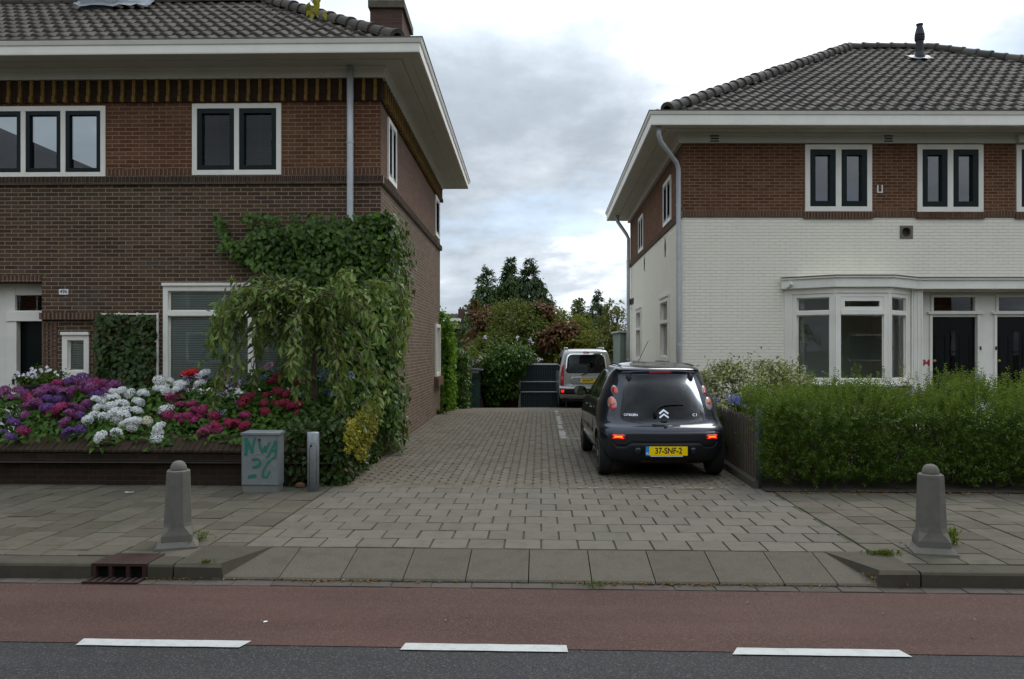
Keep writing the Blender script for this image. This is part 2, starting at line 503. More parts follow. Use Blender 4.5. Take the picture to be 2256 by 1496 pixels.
M['white_line'] = plain('white road paint', (0.4320, 0.4320, 0.4104), 0.7, var=0.08, scale=5, dirt=((0.2160, 0.2088, 0.1944), 16, 0.45))
M['faint_line'] = plain('worn white paint', (0.3240, 0.3096, 0.2736), 0.85, var=0.2, scale=20, dirt=((0.1008, 0.0864, 0.0720), 22, 0.95))


def tiles_mat(name, base, hi):
    t = NT(name)
    c = t.ramp(t.rand(), [(0.0, tuple(x * 0.8 for x in base)), (0.5, base), (1.0, hi)])
    st = t.ramp(t.noise(5, 6, 0.65), [(0.42, 0.0), (0.7, 1.0)])
    c = t.mix(t.math('MULTIPLY', st, 0.4), c, tuple(x * 0.55 for x in base))
    li = t.ramp(t.noise(16, 4, 0.6), [(0.66, 0.0), (0.74, 1.0)])
    c = t.mix(t.math('MULTIPLY', li, 0.35), c, (0.2, 0.2, 0.15))
    return t.done(t.bsdf(c, 0.75, 0, 0.22, t.bump(t.noise(70, 3), 0.2, 0.006)))


M['tile_l'] = tiles_mat('grey brown roof tile', (0.0639, 0.0527, 0.0421), (0.0939, 0.0772, 0.0611))
M['tile_r'] = tiles_mat('grey roof tile', (0.0647, 0.0559, 0.0474), (0.0940, 0.0804, 0.0677))
M['tile_bed'] = plain('roof felt', (0.02, 0.02, 0.02), 0.9)


def asphalt_mat(name, base, chip, amt):
    t = NT(name)
    c = t.mix(t.noise(1.1, 6, 0.6), tuple(x * 0.82 for x in base), tuple(x * 1.15 for x in base))
    v = t.n('ShaderNodeTexVoronoi'); v.inputs['Scale'].default_value = 130; t.l(t.pos(), v.inputs['Vector'])
    rnd = t.n('ShaderNodeSeparateColor'); t.l(v.outputs['Color'], rnd.inputs[0])
    chips = t.ramp(rnd.outputs[0], [(0.72, 0.0), (0.98, amt)])
    c = t.mix(chips, c, chip)
    dk = t.ramp(rnd.outputs[1], [(0.6, 0.0), (1.0, 0.6)])
    c = t.mix(dk, c, tuple(x * 0.45 for x in base))
    st = t.ramp(t.noise(0.5, 7, 0.7), [(0.42, 0.0), (0.66, 1.0)])
    c = t.mix(t.math('MULTIPLY', st, 0.38), c, tuple(x * 0.62 for x in base))
    mp = t.n('ShaderNodeMapping'); mp.inputs[3].default_value = (0.25, 2.2, 1); mp.inputs[2].default_value = (0, 0, R(2.1)); t.l(t.pos(), mp.inputs[0])
    trk = t.ramp(t.noise(1.6, 4, 0.55, mp.outputs[0]), [(0.45, 0.0), (0.65, 1.0)])
    c = t.mix(t.math('MULTIPLY', trk, 0.22), c, tuple(min(1, x * 1.5) for x in base))
    ck = t.n('ShaderNodeTexVoronoi', feature='DISTANCE_TO_EDGE'); ck.inputs['Scale'].default_value = 0.55
    wv = t.n('ShaderNodeVectorMath', operation='MULTIPLY_ADD'); t.l(t.noise(3.0, 5, 0.6, color=True), wv.inputs[0]); wv.inputs[1].default_value = (0.5, 0.5, 0); t.l(t.pos(), wv.inputs[2]); t.l(wv.outputs[0], ck.inputs['Vector'])
    crk = t.math('MULTIPLY', t.ramp(ck.outputs['Distance'], [(0.0, 1.0), (0.006, 0.0)]), t.ramp(t.noise(0.35, 3), [(0.55, 0.0), (0.6, 0.35)]))
    c = t.mix(crk, c, tuple(x * 0.3 for x in base))
    return t.done(t.bsdf(c, 0.85, 0, 0.15, t.bump(v.outputs['Distance'], 0.5, 0.006)))


M['asphalt'] = asphalt_mat('asphalt', (0.0393, 0.0384, 0.0381), (0.1396, 0.1281, 0.1171), 0.6)
M['asphalt_red'] = asphalt_mat('red cycle lane asphalt', (0.0809, 0.0440, 0.0353), (0.1557, 0.1222, 0.1025), 0.5)
M['slab'] = paving('grey paving slab', [(0.0868, 0.0748, 0.0551), (0.1132, 0.0985, 0.0754), (0.1283, 0.1107, 0.0847)], mossy=0.35)
M['slab_drive'] = paving('driveway slab', [(0.1228, 0.1079, 0.0871), (0.1397, 0.1227, 0.0998), (0.1553, 0.1354, 0.1106)], mossy=0.12)
M['clinker'] = paving('clinker paver', [(0.1214, 0.1033, 0.0784), (0.1481, 0.1251, 0.0959), (0.1620, 0.1412, 0.1112), (0.1412, 0.1125, 0.0828)], mossy=0.25, scale=180)
M['kerb'] = paving('kerb concrete', [(0.0667, 0.0575, 0.0430), (0.0835, 0.0725, 0.0549)], speck=0.4, mossy=0.35)
M['ramp_conc'] = paving('exposed aggregate ramp concrete', [(0.1008, 0.0872, 0.0675), (0.1206, 0.1052, 0.0819)], speck=0.6, mossy=0.15, scale=150)
M['gutter'] = paving('gutter block', [(0.082, 0.068, 0.058), (0.10, 0.084, 0.072)], mossy=0.15)
M['joint'] = plain('mossy joint sand', (0.0550, 0.0607, 0.0286), 0.95, var=0.5, scale=5, dirt=((0.0385, 0.0633, 0.0165), 3, 0.7))
M['ground'] = plain('earth', (0.06, 0.055, 0.035), 0.95, var=0.3, scale=0.6)
M['grass'] = foliage('grass blades', [(0.05, 0.09, 0.015), (0.09, 0.13, 0.03), (0.12, 0.14, 0.05)])

M['ivy_leaf'] = foliage('ivy leaf', [(0.0228, 0.0517, 0.0115), (0.0405, 0.0862, 0.0161), (0.0633, 0.1265, 0.0230), (0.0354, 0.0690, 0.0138)], 0.35, 0.15, 0.5)
M['ivy_dark'] = foliage('old ivy leaf', [(0.014, 0.034, 0.010), (0.022, 0.05, 0.014), (0.035, 0.066, 0.018), (0.05, 0.04, 0.02)], 0.35, 0.12, 0.5)
M['ivy_green'] = foliage('climber leaf', [(0.0650, 0.1625, 0.0195), (0.1137, 0.2438, 0.0325), (0.1625, 0.3087, 0.0488)], 0.4, 0.3)
M['euo_yellow'] = foliage('yellow variegated leaf', [(0.2137, 0.1875, 0.0150), (0.0713, 0.0975, 0.0150), (0.2992, 0.2550, 0.0300), (0.1568, 0.1575, 0.0225)], 0.4, 0.2)
M['euo_pale'] = foliage('cream variegated leaf', [(0.0900, 0.1300, 0.0595), (0.3800, 0.3800, 0.3400), (0.2000, 0.2400, 0.1360), (0.4500, 0.4400, 0.4760)], 0.4, 0.2)
M['privet'] = foliage('privet leaf', [(0.0268, 0.0571, 0.0098), (0.0455, 0.0886, 0.0128), (0.0743, 0.1279, 0.0197), (0.0517, 0.0984, 0.0157)], 0.35, 0.3, 0.5)
M['privet_tip'] = foliage('young privet leaf', [(0.0805, 0.1307, 0.0174), (0.1106, 0.1656, 0.0262), (0.1309, 0.1742, 0.0436)], 0.4, 0.4)
M['cherry'] = foliage('weeping tree leaf', [(0.0740, 0.1350, 0.0511), (0.1258, 0.1949, 0.0765), (0.1775, 0.2474, 0.1105), (0.1479, 0.1649, 0.0765)], 0.38, 0.35, 0.6)
M['hyd_leaf'] = foliage('hydrangea leaf', [(0.022, 0.06, 0.012), (0.04, 0.095, 0.018), (0.065, 0.14, 0.025)], 0.4, 0.25)
M['laurel'] = foliage('glossy shrub leaf', [(0.0270, 0.0743, 0.0162), (0.0473, 0.1148, 0.0243), (0.0810, 0.1620, 0.0338)], 0.32, 0.2, 0.6)
M['green_mix'] = foliage('mixed shrub leaf', [(0.0504, 0.0763, 0.0269), (0.0856, 0.1199, 0.0389), (0.1209, 0.1526, 0.0599), (0.0705, 0.0709, 0.0375)], 0.5, 0.3)
M['olive'] = foliage('yellow green leaf', [(0.0665, 0.0831, 0.0161), (0.1246, 0.1368, 0.0269), (0.1828, 0.1857, 0.0430), (0.0499, 0.0684, 0.0161)], 0.5, 0.3)
M['purple_leaf'] = foliage('purple plum leaf', [(0.0620, 0.0261, 0.0319), (0.1102, 0.0435, 0.0435), (0.1653, 0.0798, 0.0653), (0.0826, 0.0508, 0.0362)], 0.4, 0.2)
M['conifer'] = foliage('conifer spray', [(0.0308, 0.0638, 0.0330), (0.0528, 0.0935, 0.0462), (0.0825, 0.1210, 0.0605)], 0.6, 0.1)
M['conifer_b'] = foliage('blue green conifer spray', [(0.03, 0.055, 0.045), (0.052, 0.08, 0.065), (0.078, 0.105, 0.08)], 0.6, 0.1)
M['poplar'] = foliage('poplar leaf', [(0.06, 0.085, 0.04), (0.09, 0.12, 0.06)], 0.6, 0.2)
M['grey_leaf'] = foliage('grey green leaf', [(0.0960, 0.1140, 0.0540), (0.1560, 0.1680, 0.0840), (0.2160, 0.2160, 0.1200)], 0.6, 0.2)
M['autumn'] = foliage('yellowing leaf', [(0.22, 0.20, 0.03), (0.30, 0.26, 0.06), (0.14, 0.15, 0.03)], 0.5, 0.4)
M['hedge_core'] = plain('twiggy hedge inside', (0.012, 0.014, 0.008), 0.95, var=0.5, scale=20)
M['pet_purple'] = petals('purple petals', [(0.16, 0.03, 0.12), (0.23, 0.055, 0.17), (0.30, 0.10, 0.23)])
M['pet_violet'] = petals('violet petals', [(0.09, 0.04, 0.18), (0.14, 0.06, 0.24), (0.17, 0.065, 0.20)])
M['pet_magenta'] = petals('magenta petals', [(0.27, 0.02, 0.085), (0.36, 0.04, 0.13), (0.31, 0.04, 0.15)])
M['pet_red'] = petals('crimson petals', [(0.22, 0.012, 0.04), (0.30, 0.02, 0.055), (0.33, 0.035, 0.08)])
M['pet_white'] = petals('white petals', [(0.72, 0.72, 0.66), (0.80, 0.80, 0.78), (0.74, 0.72, 0.74)])
M['pet_cream'] = petals('cream petals', [(0.66, 0.62, 0.40), (0.74, 0.71, 0.58)])
M['pet_lilac'] = petals('lilac petals', [(0.36, 0.24, 0.50), (0.46, 0.30, 0.56), (0.52, 0.36, 0.58)])
M['pet_blue'] = petals('blue petals', [(0.13, 0.17, 0.50), (0.20, 0.24, 0.58), (0.26, 0.30, 0.62)])
M['pet_pink'] = petals('pink petals', [(0.55, 0.14, 0.26), (0.62, 0.2, 0.34)])
M['pet_scarlet'] = petals('scarlet petals', [(0.5, 0.015, 0.015), (0.6, 0.03, 0.02)])
M['pet_hem'] = petals('pansy petals', [(0.78, 0.78, 0.74), (0.80, 0.78, 0.80), (0.30, 0.12, 0.34)])

# cars
def paint(name, col, rough=0.3, metal=0.5, flake=0.1):
    t = NT(name)
    c = t.mix(t.noise(400, 1), tuple(x * (1 - flake) for x in col), tuple(x * (1 + flake) for x in col))
    dust = t.ramp(t.noise(3.5, 5, 0.6), [(0.4, 0.0), (0.8, 0.12)])
    c = t.mix(t.math('MULTIPLY', dust, 0.4), c, (0.16, 0.15, 0.14))
    return t.done(t.bsdf(c, rough, metal, 0.3, coat=0.8))


M['car_dark'] = paint('dark blue grey car paint', (0.012, 0.015, 0.026))
M['car_silver'] = paint('silver grey car paint', (0.36, 0.36, 0.34), 0.4, 0.35)
M['car_plastic'] = plain('dark bumper plastic', (0.013, 0.013, 0.016), 0.5, var=0.15)
M['car_satin'] = plain('satin bumper paint', (0.014, 0.015, 0.021), 0.42, var=0.12, coat=0.35)
M['rubber'] = plain('tyre rubber', (0.012, 0.012, 0.012), 0.8, var=0.3)
M['rim'] = plain('silver wheel cover', (0.42, 0.42, 0.43), 0.35, 0.6)
M['car_glass'] = glass('car glass', 0.05, (0.22, 0.25, 0.245), 0.0, 0.02, fr=0.95)
M['car_cabin'] = plain('dark cabin', (0.012, 0.012, 0.013), 0.7)
M['lens_red'] = plain('red lamp lens', (0.46, 0.02, 0.03), 0.12, var=0.4, scale=60, coat=1.0)
M['lens_orange'] = plain('orange pink lamp lens', (0.55, 0.17, 0.10), 0.12, var=0.4, scale=60, coat=1.0)
M['lens_clear'] = plain('clear lamp lens', (0.30, 0.22, 0.22), 0.12, var=0.35, scale=60, coat=1.0)
M['lamp_on'] = emit('lit rear lamp', (1.0, 0.012, 0.006), 0.9)
M['lamp_core'] = emit('lit rear lamp core', (1.0, 0.14, 0.01), 1.5)
M['plate_yellow'] = plain('yellow plate', (0.9152, 0.6240, 0.0000), 0.35, var=0.02)
M['plate_blue'] = plain('plate blue', (0.02, 0.25, 0.60), 0.4, var=0.02)
M['black_print'] = plain('black print', (0.012, 0.010, 0.010), 0.5)
M['red_print'] = plain('red digits', (0.40, 0.02, 0.03), 0.5)
M['chrome'] = plain('chrome badge', (0.75, 0.76, 0.78), 0.12, 1.0, var=0.03)
M['white_plate'] = plain('white enamel', (0.78, 0.78, 0.76), 0.35, var=0.03)
M['shed_green'] = plain('faded green shed boards', (0.03, 0.075, 0.06), 0.75, var=0.3, scale=6, dirt=((0.10, 0.09, 0.07), 9, 0.6))
M['mesh_steel'] = plain('gate steel', (0.38, 0.40, 0.42), 0.5, 0.4)
M['mesh_wire'] = plain('gate wire', (0.1080, 0.1350, 0.1350), 0.6, 0.3)
M['netting'] = plain('dark screen cloth', (0.0252, 0.0360, 0.0396), 0.9)
M['cream_paint'] = plain('cream fascia', (0.52, 0.49, 0.42), 0.6)
M['grey_green'] = plain('grey green shed cladding', (0.20, 0.24, 0.20), 0.7, var=0.2)
M['pot'] = plain('dark brown planter', (0.03, 0.022, 0.018), 0.6)
M['paper'] = plain('white paper', (0.68, 0.70, 0.72), 0.8, var=0.05)
M['stone_brown'] = plain('brown stone', (0.12, 0.06, 0.03), 0.8, var=0.3)

# ------------------------------------------------------------------ ground, road, pavement
RA = R(2.1); RO = Vector((0, 5.86, 0)); RD = Vector((math.cos(RA), -math.sin(RA), 0)); RN = Vector((math.sin(RA), math.cos(RA), 0))


def rp(s, n, z=0.0):
    p = RO + RD * s + RN * n
    return Vector((p.x, p.y, z))


def zf(Y):
    if Y < 19.8: return 0.0
    if Y < 23.7: return -0.18 * ((Y - 19.8) / 3.9) ** 1.4
    return -0.18 - 0.088 * min(Y - 23.7, 3.0)


def sheet(name, corners, z, mat):
    mb = MB(); mb.poly([rp(s, n, z) for s, n in corners]); return struct(name, mb, mat)


g = MB(); g.quad((-400, -200, -0.62), (400, -200, -0.62), (400, 900, -0.62), (-400, 900, -0.62)); struct('ground', g, M['ground'])
sheet('road', [(-60, -8.6), (60, -8.6), (60, -1.18), (-60, -1.18)], -0.120, M['asphalt'])
sheet('cycle_lane', [(-60, -1.27), (60, -1.27), (60, -0.136), (-60, -0.136)], -0.116, M['asphalt_red'])
for i, s0 in enumerate((-4.55, -2.54, -0.60, 1.365, 3.34)):
    mb = MB(); e = [random.uniform(-0.03, 0.03) for _ in range(4)]
    n1, n0 = -1.215, -1.318
    pts = [(s0 + e[0] - 0.02, n0)] + [(s0 + k * 0.125, n0 + random.uniform(-0.003, 0.003)) for k in range(1, 8)] + [(s0 + .98 + e[1], n0), (s0 + .98 + e[2], n1)] + [(s0 + k * 0.125, n1 + random.uniform(-0.003, 0.003)) for k in range(7, 0, -1)] + [(s0 + e[3], n1)]
    mb.poly([rp(a, b, -0.112) for a, b in pts])
    struct('road_marking', mb, M['white_line'])


def slab(mb, c4, z, thick=0.05, inset=0.003, jit=0.0015, lip=0.004):
    """one paving unit with a small rounded arris"""
    c = sum(c4, Vector()) / 4
    dz = [z + random.uniform(-jit, jit) for _ in range(4)]
    base = random.uniform(-jit, jit)
    low = [c + (p - c) * 0.995 for p in c4]
    L = (c4[0] - c4[1]).length
    k = 1 - lip * 2 / max(L, 0.05)
    top = [Vector(((c + (p - c) * k).x, (c + (p - c) * k).y, dz[i] + base)) for i, p in enumerate(c4)]
    mid = [Vector((p.x, p.y, dz[i] + base - lip)) for i, p in enumerate(low)]
    bot = [Vector((p.x, p.y, z - thick)) for p in low]
    it = [mb.vert(p) for p in top]; im = [mb.vert(p) for p in mid]; ib = [mb.vert(p) for p in bot]
    mb.f.append(it)
    for a in range(4):
        b = (a + 1) % 4
        mb.f.append([im[a], im[b], it[b], it[a]]); mb.f.append([ib[a], ib[b], im[b], im[a]])


def rect(s0, s1, n0, n1):
    return [rp(s0, n0), rp(s1, n0), rp(s1, n1), rp(s0, n1)]


# bedding under all paving
mb = MB()
mb.poly([rp(-30, 0.57, -0.013), rp(30, 0.57, -0.013), rp(30, 3.6, -0.013), rp(-30, 3.6, -0.013)])
mb.poly([rp(-30, 0.1, -0.0131), rp(-2.3, 0.1, -0.0131), rp(-2.1, 0.57, -0.0131), rp(-30, 0.57, -0.0131)])
mb.poly([rp(2.9, 0.1, -0.0131), rp(30, 0.1, -0.0131), rp(30, 0.57, -0.0131), rp(2.7, 0.57, -0.0131)])
struct('pavement_bed', mb, M['joint'])
# side pavements: columns run away from the road, joints staggered
for nm, sa, sb in (('pavement_left', -9.0, -2.27), ('pavement_right', 2.90, 10.1)):
    mb = MB(); n_cols = int(round((sb - sa) / 0.303)); w = (sb - sa) / n_cols
    for c in range(n_cols):
        off = (0.15 if c % 2 else 0.0)
        n = 0.235 - off
        while n < 3.5:
            a, b = max(n, 0.235), min(n + 0.303, 3.5)
            if b - a > 0.05:
                slab(mb, rect(sa + c * w + 0.0055, sa + (c + 1) * w - 0.0055, a + 0.0035, b - 0.0035), 0.0, jit=0.003)
            n += 0.303
    struct(nm, mb, M['slab'])
mb = MB()
n = 0.57; row = 0
while n < 3.27:
    s = -2.26 - (0.155 if row % 2 else 0.0)
    while s < 2.89:
        a, b = max(s, -2.26), min(s + 0.310, 2.89)
        if b - a > 0.06: slab(mb, rect(a + 0.0065, b - 0.0065, n + 0.0025, n + 0.302 - 0.0025), 0.0, jit=0.0025)
        s += 0.310
    n += 0.3045; row += 1
struct('driveway', mb, M['slab_drive'])
N_END = n
# alley of long clinkers with drainage gaps
mb = MB(); hm = MB(); c = 0; cw = 0.106
s = -2.95
while s < 3.95:
    n = N_END - (0.105 if c % 2 else 0.0) + random.uniform(-0.01, 0.01)
    while n < 20.3:
        a, b = max(n, N_END + 0.004), n + 0.205
        m = rp(s + cw / 2, (a + b) / 2)
        wl = -2.06 if m.y > 11.6 else -2.6
        wr = 3.0 if m.y < 15 else 3.4 + 0.045 * (m.y - 15.3)
        if wl < m.x < wr and b - a > 0.04:
            d = random.uniform(-0.001, 0.001)
            slab(mb, rect(s + 0.0006 + d * .3, s + cw - 0.0006 + d * .3, a + 0.003, b + 0.0085), zf(m.y), jit=0.0014, lip=0.0013)
            if a > N_END + .05 and m.y < 20: q_ = rp(s + d, b + .009); hw_ = random.uniform(.0125, .0185); hm.poly([q_ + Vector((-hw_, -hw_, .0052)), q_ + Vector((hw_, -hw_, .0052)), q_ + Vector((hw_, hw_, .0052)), q_ + Vector((-hw_, hw_, .0052))])  # flat dark squares laid over the brick ends for the gaps
        n += 0.216
    s += cw; c += 1
struct('alley_paving', mb, M['clinker']); struct('drainage_gaps', hm, plain('dark soil in gaps', (.022, .018, .010), .95, var=.5, scale=9))
mb = MB()
rows = []
Y = 9.0
while Y < 26.6:
    rows.append([(x, Y, zf(Y) - 0.014) for x in np.linspace(-3.2, 4.2, 6)]); Y += 0.4
mb.grid(rows); struct('alley_bed', mb, M['joint'])
# worn painted bay corner on the alley
mb = MB()
n = 8.35
while n < 14.4:
    l = random.uniform(0.12, 0.3)
    if random.random() < 0.82:
        a, b = 0.585 + random.uniform(-.015, .015), 0.685 + random.uniform(-.02, .02)
        mb.poly([rp(a, n, zf(14) + 0.0065), rp(b, n, 0.0065), rp(b, n + l, 0.0065), rp(a, n + l, 0.0065)])
    n += l + random.uniform(0, 0.06)
s = 0.68
while s < 1.6:
    l = random.uniform(0.06, 0.14)
    y0 = 8.27 + random.uniform(-.02, .02)
    mb.poly([rp(s, y0, 0.0065), rp(s + l, y0, 0.0065), rp(s + l, y0 + 0.06, 0.0065), rp(s, y0 + 0.06, 0.0065)])
    s += l + random.uniform(0, 0.015)
for _ in range(26):
    s = random.uniform(0.6, 2.4); y0 = 3.33 + random.uniform(0, 0.10); l = random.uniform(0.02, 0.09)
    mb.poly([rp(s, y0, 0.0068), rp(s + l, y0, 0.0068), rp(s + l, y0 + 0.025, 0.0068), rp(s, y0 + 0.03, 0.0068)])
struct('parking_line', mb, M['faint_line'])

# kerbs
def kerb_run(name, stones):
    mb = MB()
    for s0, s1 in stones:
        pr = [(0.0, -0.20), (0.0, -0.022), (0.012, -0.006), (0.03, 0.0), (0.205, 0.0), (0.21, -0.2)]
        mb.grid([[rp(s0 + 0.003, n, z) for n, z in pr], [rp(s1 - 0.003, n, z) for n, z in pr]], cap0=True, cap1=True)
    return mb


mb = kerb_run('kerb', [(-9.1 + i, -8.1 + i) for i in range(5)] + [(-4.1, -3.235), (-2.80, -2.60)])
# splayed end stone left
def end_stone(mb, s_in, s_front, s_back):
    zt = 0.002
    t = [rp(s_in, 0.0, -0.02), rp(s_front, 0.0, -0.022), rp(s_back, 0.56, zt), rp(s_in, 0.56, zt)]
    tt = [rp(s_in, 0.03, zt), rp(s_front + (0.02 if s_in > s_front else -0.02), 0.035, zt)]
    sg = 1 if s_front > s_in else -1
    b = [rp(s_in, 0.0, -0.2), rp(s_front + 0.03 * sg, -0.01, -0.2), rp(s_back + 0.09 * sg, 0.57, -0.2), rp(s_in, 0.56, -0.2)]
    mb.poly([tt[0], tt[1], t[2], t[3]]); mb.poly([t[0], t[1], tt[1], tt[0]]); mb.poly([t[1], b[1], b[2], t[2], tt[1]])
    mb.poly([b[0], b[1], t[1], t[0]]); mb.poly([b[0], t[0], tt[0], t[3], b[3]])


end_stone(mb, -2.59, -2.22, -2.02)
struct('kerb', mb, M['kerb'])
mb = kerb_run('kerb', [(3.03, 4.0)] + [(4.0 + i, 5.0 + i) for i in range(6)])
end_stone(mb, 3.02, 2.72, 2.52)
struct('kerb', mb, M['kerb'])
mb = MB()
s = -2.26
edges = [-2.30, -1.78] + [-1.78 + 0.476 * k for k in range(1, 9)] + [2.42, 2.74]
for a, b in zip(edges, edges[1:]):
    pr = [(-0.005, -0.2), (-0.005, -0.104), (0.008, -0.092), (0.03, -0.087), (0.552, -0.004), (0.560, -0.012), (0.56, -0.2)]
    mb.grid([[rp(a + 0.004, n, z) for n, z in pr], [rp(b - 0.004, n, z) for n, z in pr]], cap0=True, cap1=True)
struct('driveway_ramp', mb, M['ramp_conc'])
mb = MB(); s = -9
while s < 10:
    slab(mb, rect(s + 0.0025, s + 0.2975, -0.135, -0.018), -0.110, jit=0.002); s += 0.30
struct('gutter', mb, M['gutter'])
mb = MB(); mb.poly([rp(-60, -0.16, -0.1185), rp(60, -0.16, -0.1185), rp(60, 0.02, -0.1185), rp(-60, 0.02, -0.1185)]); struct('gutter_bed', mb, M['joint'])
# garden beds
mb = MB(); mb.quad((-10, 9.45, 0.28), (-2.15, 9.25, 0.28), (-2.0, 11.95, 0.28), (-10, 12.2, 0.28)); struct('garden_bed', mb, M['soil'])
mb = MB(); mb.quad((2.92, 8.93, 0.012), (18, 8.4, 0.012), (18, 15.5, 0.012), (3.0, 15.4, 0.012)); struct('garden_soil', mb, M['soil'])

# ------------------------------------------------------------------ building helpers
class Fr:
    """vertical wall frame: u along the wall, w outwards, z up"""
    def __init__(s, A, B, z=0.0):
        s.A = Vector((A[0], A[1], 0)); s.B = Vector((B[0], B[1], 0))
        d = s.B - s.A; s.L = d.length; s.t = d / s.L; s.n = Vector((s.t.y, -s.t.x, 0))
        s.M = Matrix(((s.t.x, s.n.x, 0, s.A.x), (s.t.y, s.n.y, 0, s.A.y), (0, 0, 1, 0), (0, 0, 0, 1)))

    def pt(s, u, w, z): return s.A + s.t * u + s.n * w + Vector((0, 0, z))

    def px(s, px, py):
        k = (px - CX) / F
        u = (k * s.A.y - s.A.x) / (s.t.x - k * s.t.y)
        Y = s.A.y + s.t.y * u
        return u, H - (py - CY) * Y / F

    def rect(s, x0, y0, x1, y1):
        """opening from two opposite picture corners on this wall"""
        a = s.px(x0, y0); b = s.px(x1, y1)
        return (min(a[0], b[0]), max(a[0], b[0]), min(a[1], b[1]), max(a[1], b[1]))


def wall_zone(mb, fr, u0, u1, z0, z1, holes, depth=0.16, w=0.0):
    us = sorted({u0, u1, *[min(max(x, u0), u1) for h in holes for x in h[:2]]})
    zs = sorted({z0, z1, *[min(max(x, z0), z1) for h in holes for x in h[2:4]]})
    for a, b in zip(us, us[1:]):
        for c, d in zip(zs, zs[1:]):
            if b - a < 1e-5 or d - c < 1e-5: continue
            m, k = (a + b) / 2, (c + d) / 2
            if any(h[0] < m < h[1] and h[2] < k < h[3] for h in holes): continue
            mb.poly([fr.pt(a, w, c), fr.pt(b, w, c), fr.pt(b, w, d), fr.pt(a, w, d)])
    for h in holes:
        a, b, c, d = max(h[0], u0), min(h[1], u1), max(h[2], z0), min(h[3], z1)
        if b - a < 1e-5 or d - c < 1e-5: continue
        for p, q in (((a, c), (a, d)), ((b, c), (b, d)), ((a, c), (b, c)), ((a, d), (b, d))):
            if p[1] == q[1] and not (abs(p[1] - h[2]) < 1e-6 or abs(p[1] - h[3]) < 1e-6): continue
            mb.poly([fr.pt(p[0], w, p[1]), fr.pt(q[0], w, q[1]), fr.pt(q[0], w - depth, q[1]), fr.pt(p[0], w - depth, p[1])])


def ring(mb, u0, u1, z0, z1, t, w0, w1, tb=None):
    tb = tb or t
    mb.box(u0, u0 + t, w0, w1, z0, z1); mb.box(u1 - t, u1, w0, w1, z0, z1)
    mb.box(u0 + t, u1 - t, w0, w1, z0, z0 + tb); mb.box(u0 + t, u1 - t, w0, w1, z1 - t, z1)


def window(parent, fr, r, cols=1, transom=None, sash=None, fw=0.07, proud=0.018, gl='glass_up', blind=False, sw=0.05, widths=None,
           top_sash=None, hood=0.0, sill=0.0, blind_tilt=0.0195, name='window', mull=None, label=None, low=0.0):
    u0, u1, z0, z1 = r
    mb = MB(fr.M)
    mull = mull or fw
    ring(mb, u0, u1, z0, z1, fw, -0.11, proud, tb=fw + low)
    if hood: mb.box(u0 - 0.01, u1 + 0.01, -0.05, proud + 0.03, z1 + 0.001, z1 + hood)
    if sill: mb.box(u0 - 0.02, u1 + 0.02, -0.04, proud + 0.05, z0 - sill, z0 - 0.001)
    ws = widths or [1.0 / cols] * cols
    iw = (u1 - u0) - 2 * fw - mull * (len(ws) - 1)
    xs = []; x = u0 + fw
    for k, f in enumerate(ws):
        xs.append((x, x + iw * f)); x += iw * f
        if k < len(ws) - 1: mb.box(x, x + mull, -0.11, proud - 0.003, z0 + fw + low, z1 - fw); x += mull
    zb = z0 + fw + low; zt = z1 - fw
    zones = [(zb, zt)]
    if transom:
        mb.box(u0 + fw + 0.0005, u1 - fw - 0.0005, -0.11, proud + 0.012, transom - 0.04, transom + 0.03)
        zones = [(zb, transom - 0.04), (transom + 0.03, zt)]
    win = mb.build(name, M['white_paint'], parent)
    if label: win['label'] = label
    gm = MB(fr.M); bm_ = MB(fr.M)
    for a, b in xs:
        for k, (c, d) in enumerate(zones):
            t = 0.0
            if sash or (top_sash and k == 1):
                sm = MB(fr.M); ring(sm, a + 0.004, b - 0.004, c + 0.004, d - 0.004, sw, -0.07, proud - 0.006)
                sm.build('sash', M['dark_green_paint'] if sash else M['white_paint'], win); t = sw + 0.004
            else:
                # slim glazing bead
                ring(mb2 := MB(fr.M), a, b, c, d, 0.02, -0.085, -0.04); mb2.build('glazing_bead', M['white_paint'], win); t = 0.02
            gm.poly([(a + t, -0.045, c + t), (b - t, -0.045, c + t), (b - t, -0.045, d - t), (a + t, -0.045, d - t)])
            if blind:
                z = c + t
                while z < d - t - 0.02:
                    bm_.poly([(a + 0.004, -0.062, z + 0.004), (b - 0.004, -0.062, z + 0.004), (b - 0.004, -0.074, z + 0.004 + blind_tilt), (a + 0.004, -0.074, z + 0.004 + blind_tilt)])
                    z += 0.027
                for q in (0.12, 0.5, 0.88):
                    uq = a + (b - a) * q; bm_.box(uq - 0.0015, uq + 0.0015, -0.058, -0.057, c, d)
    gm.build('glass', M[gl], win)
    if blind: bm_.build('blind', M['blind_dark' if blind == 'dark' else 'blind'], win)
    return win


def offset_poly(pts, w):
    pts = [Vector((p[0], p[1], 0)) for p in pts]; out = []
    for i, p in enumerate(pts):
        ns = []
        if i > 0: d = (p - pts[i - 1]).normalized(); ns.append(Vector((d.y, -d.x, 0)))
        if i < len(pts) - 1: d = (pts[i + 1] - p).normalized(); ns.append(Vector((d.y, -d.x, 0)))
        if len(ns) == 1: out.append(p + ns[0] * w)
        else:
            m = (ns[0] + ns[1]).normalized(); out.append(p + m * (w / max(0.2, m.dot(ns[0]))))
    return out


def sweep(mb, pts, prof, closed_prof=True):
    cols = [offset_poly(pts, w) for w, z in prof]
    rows = [[Vector((cols[k][i].x, cols[k][i].y, prof[k][1])) for k in range(len(prof))] for i in range(len(pts))]
    mb.grid(rows, closed=closed_prof, cap0=closed_prof, cap1=closed_prof)


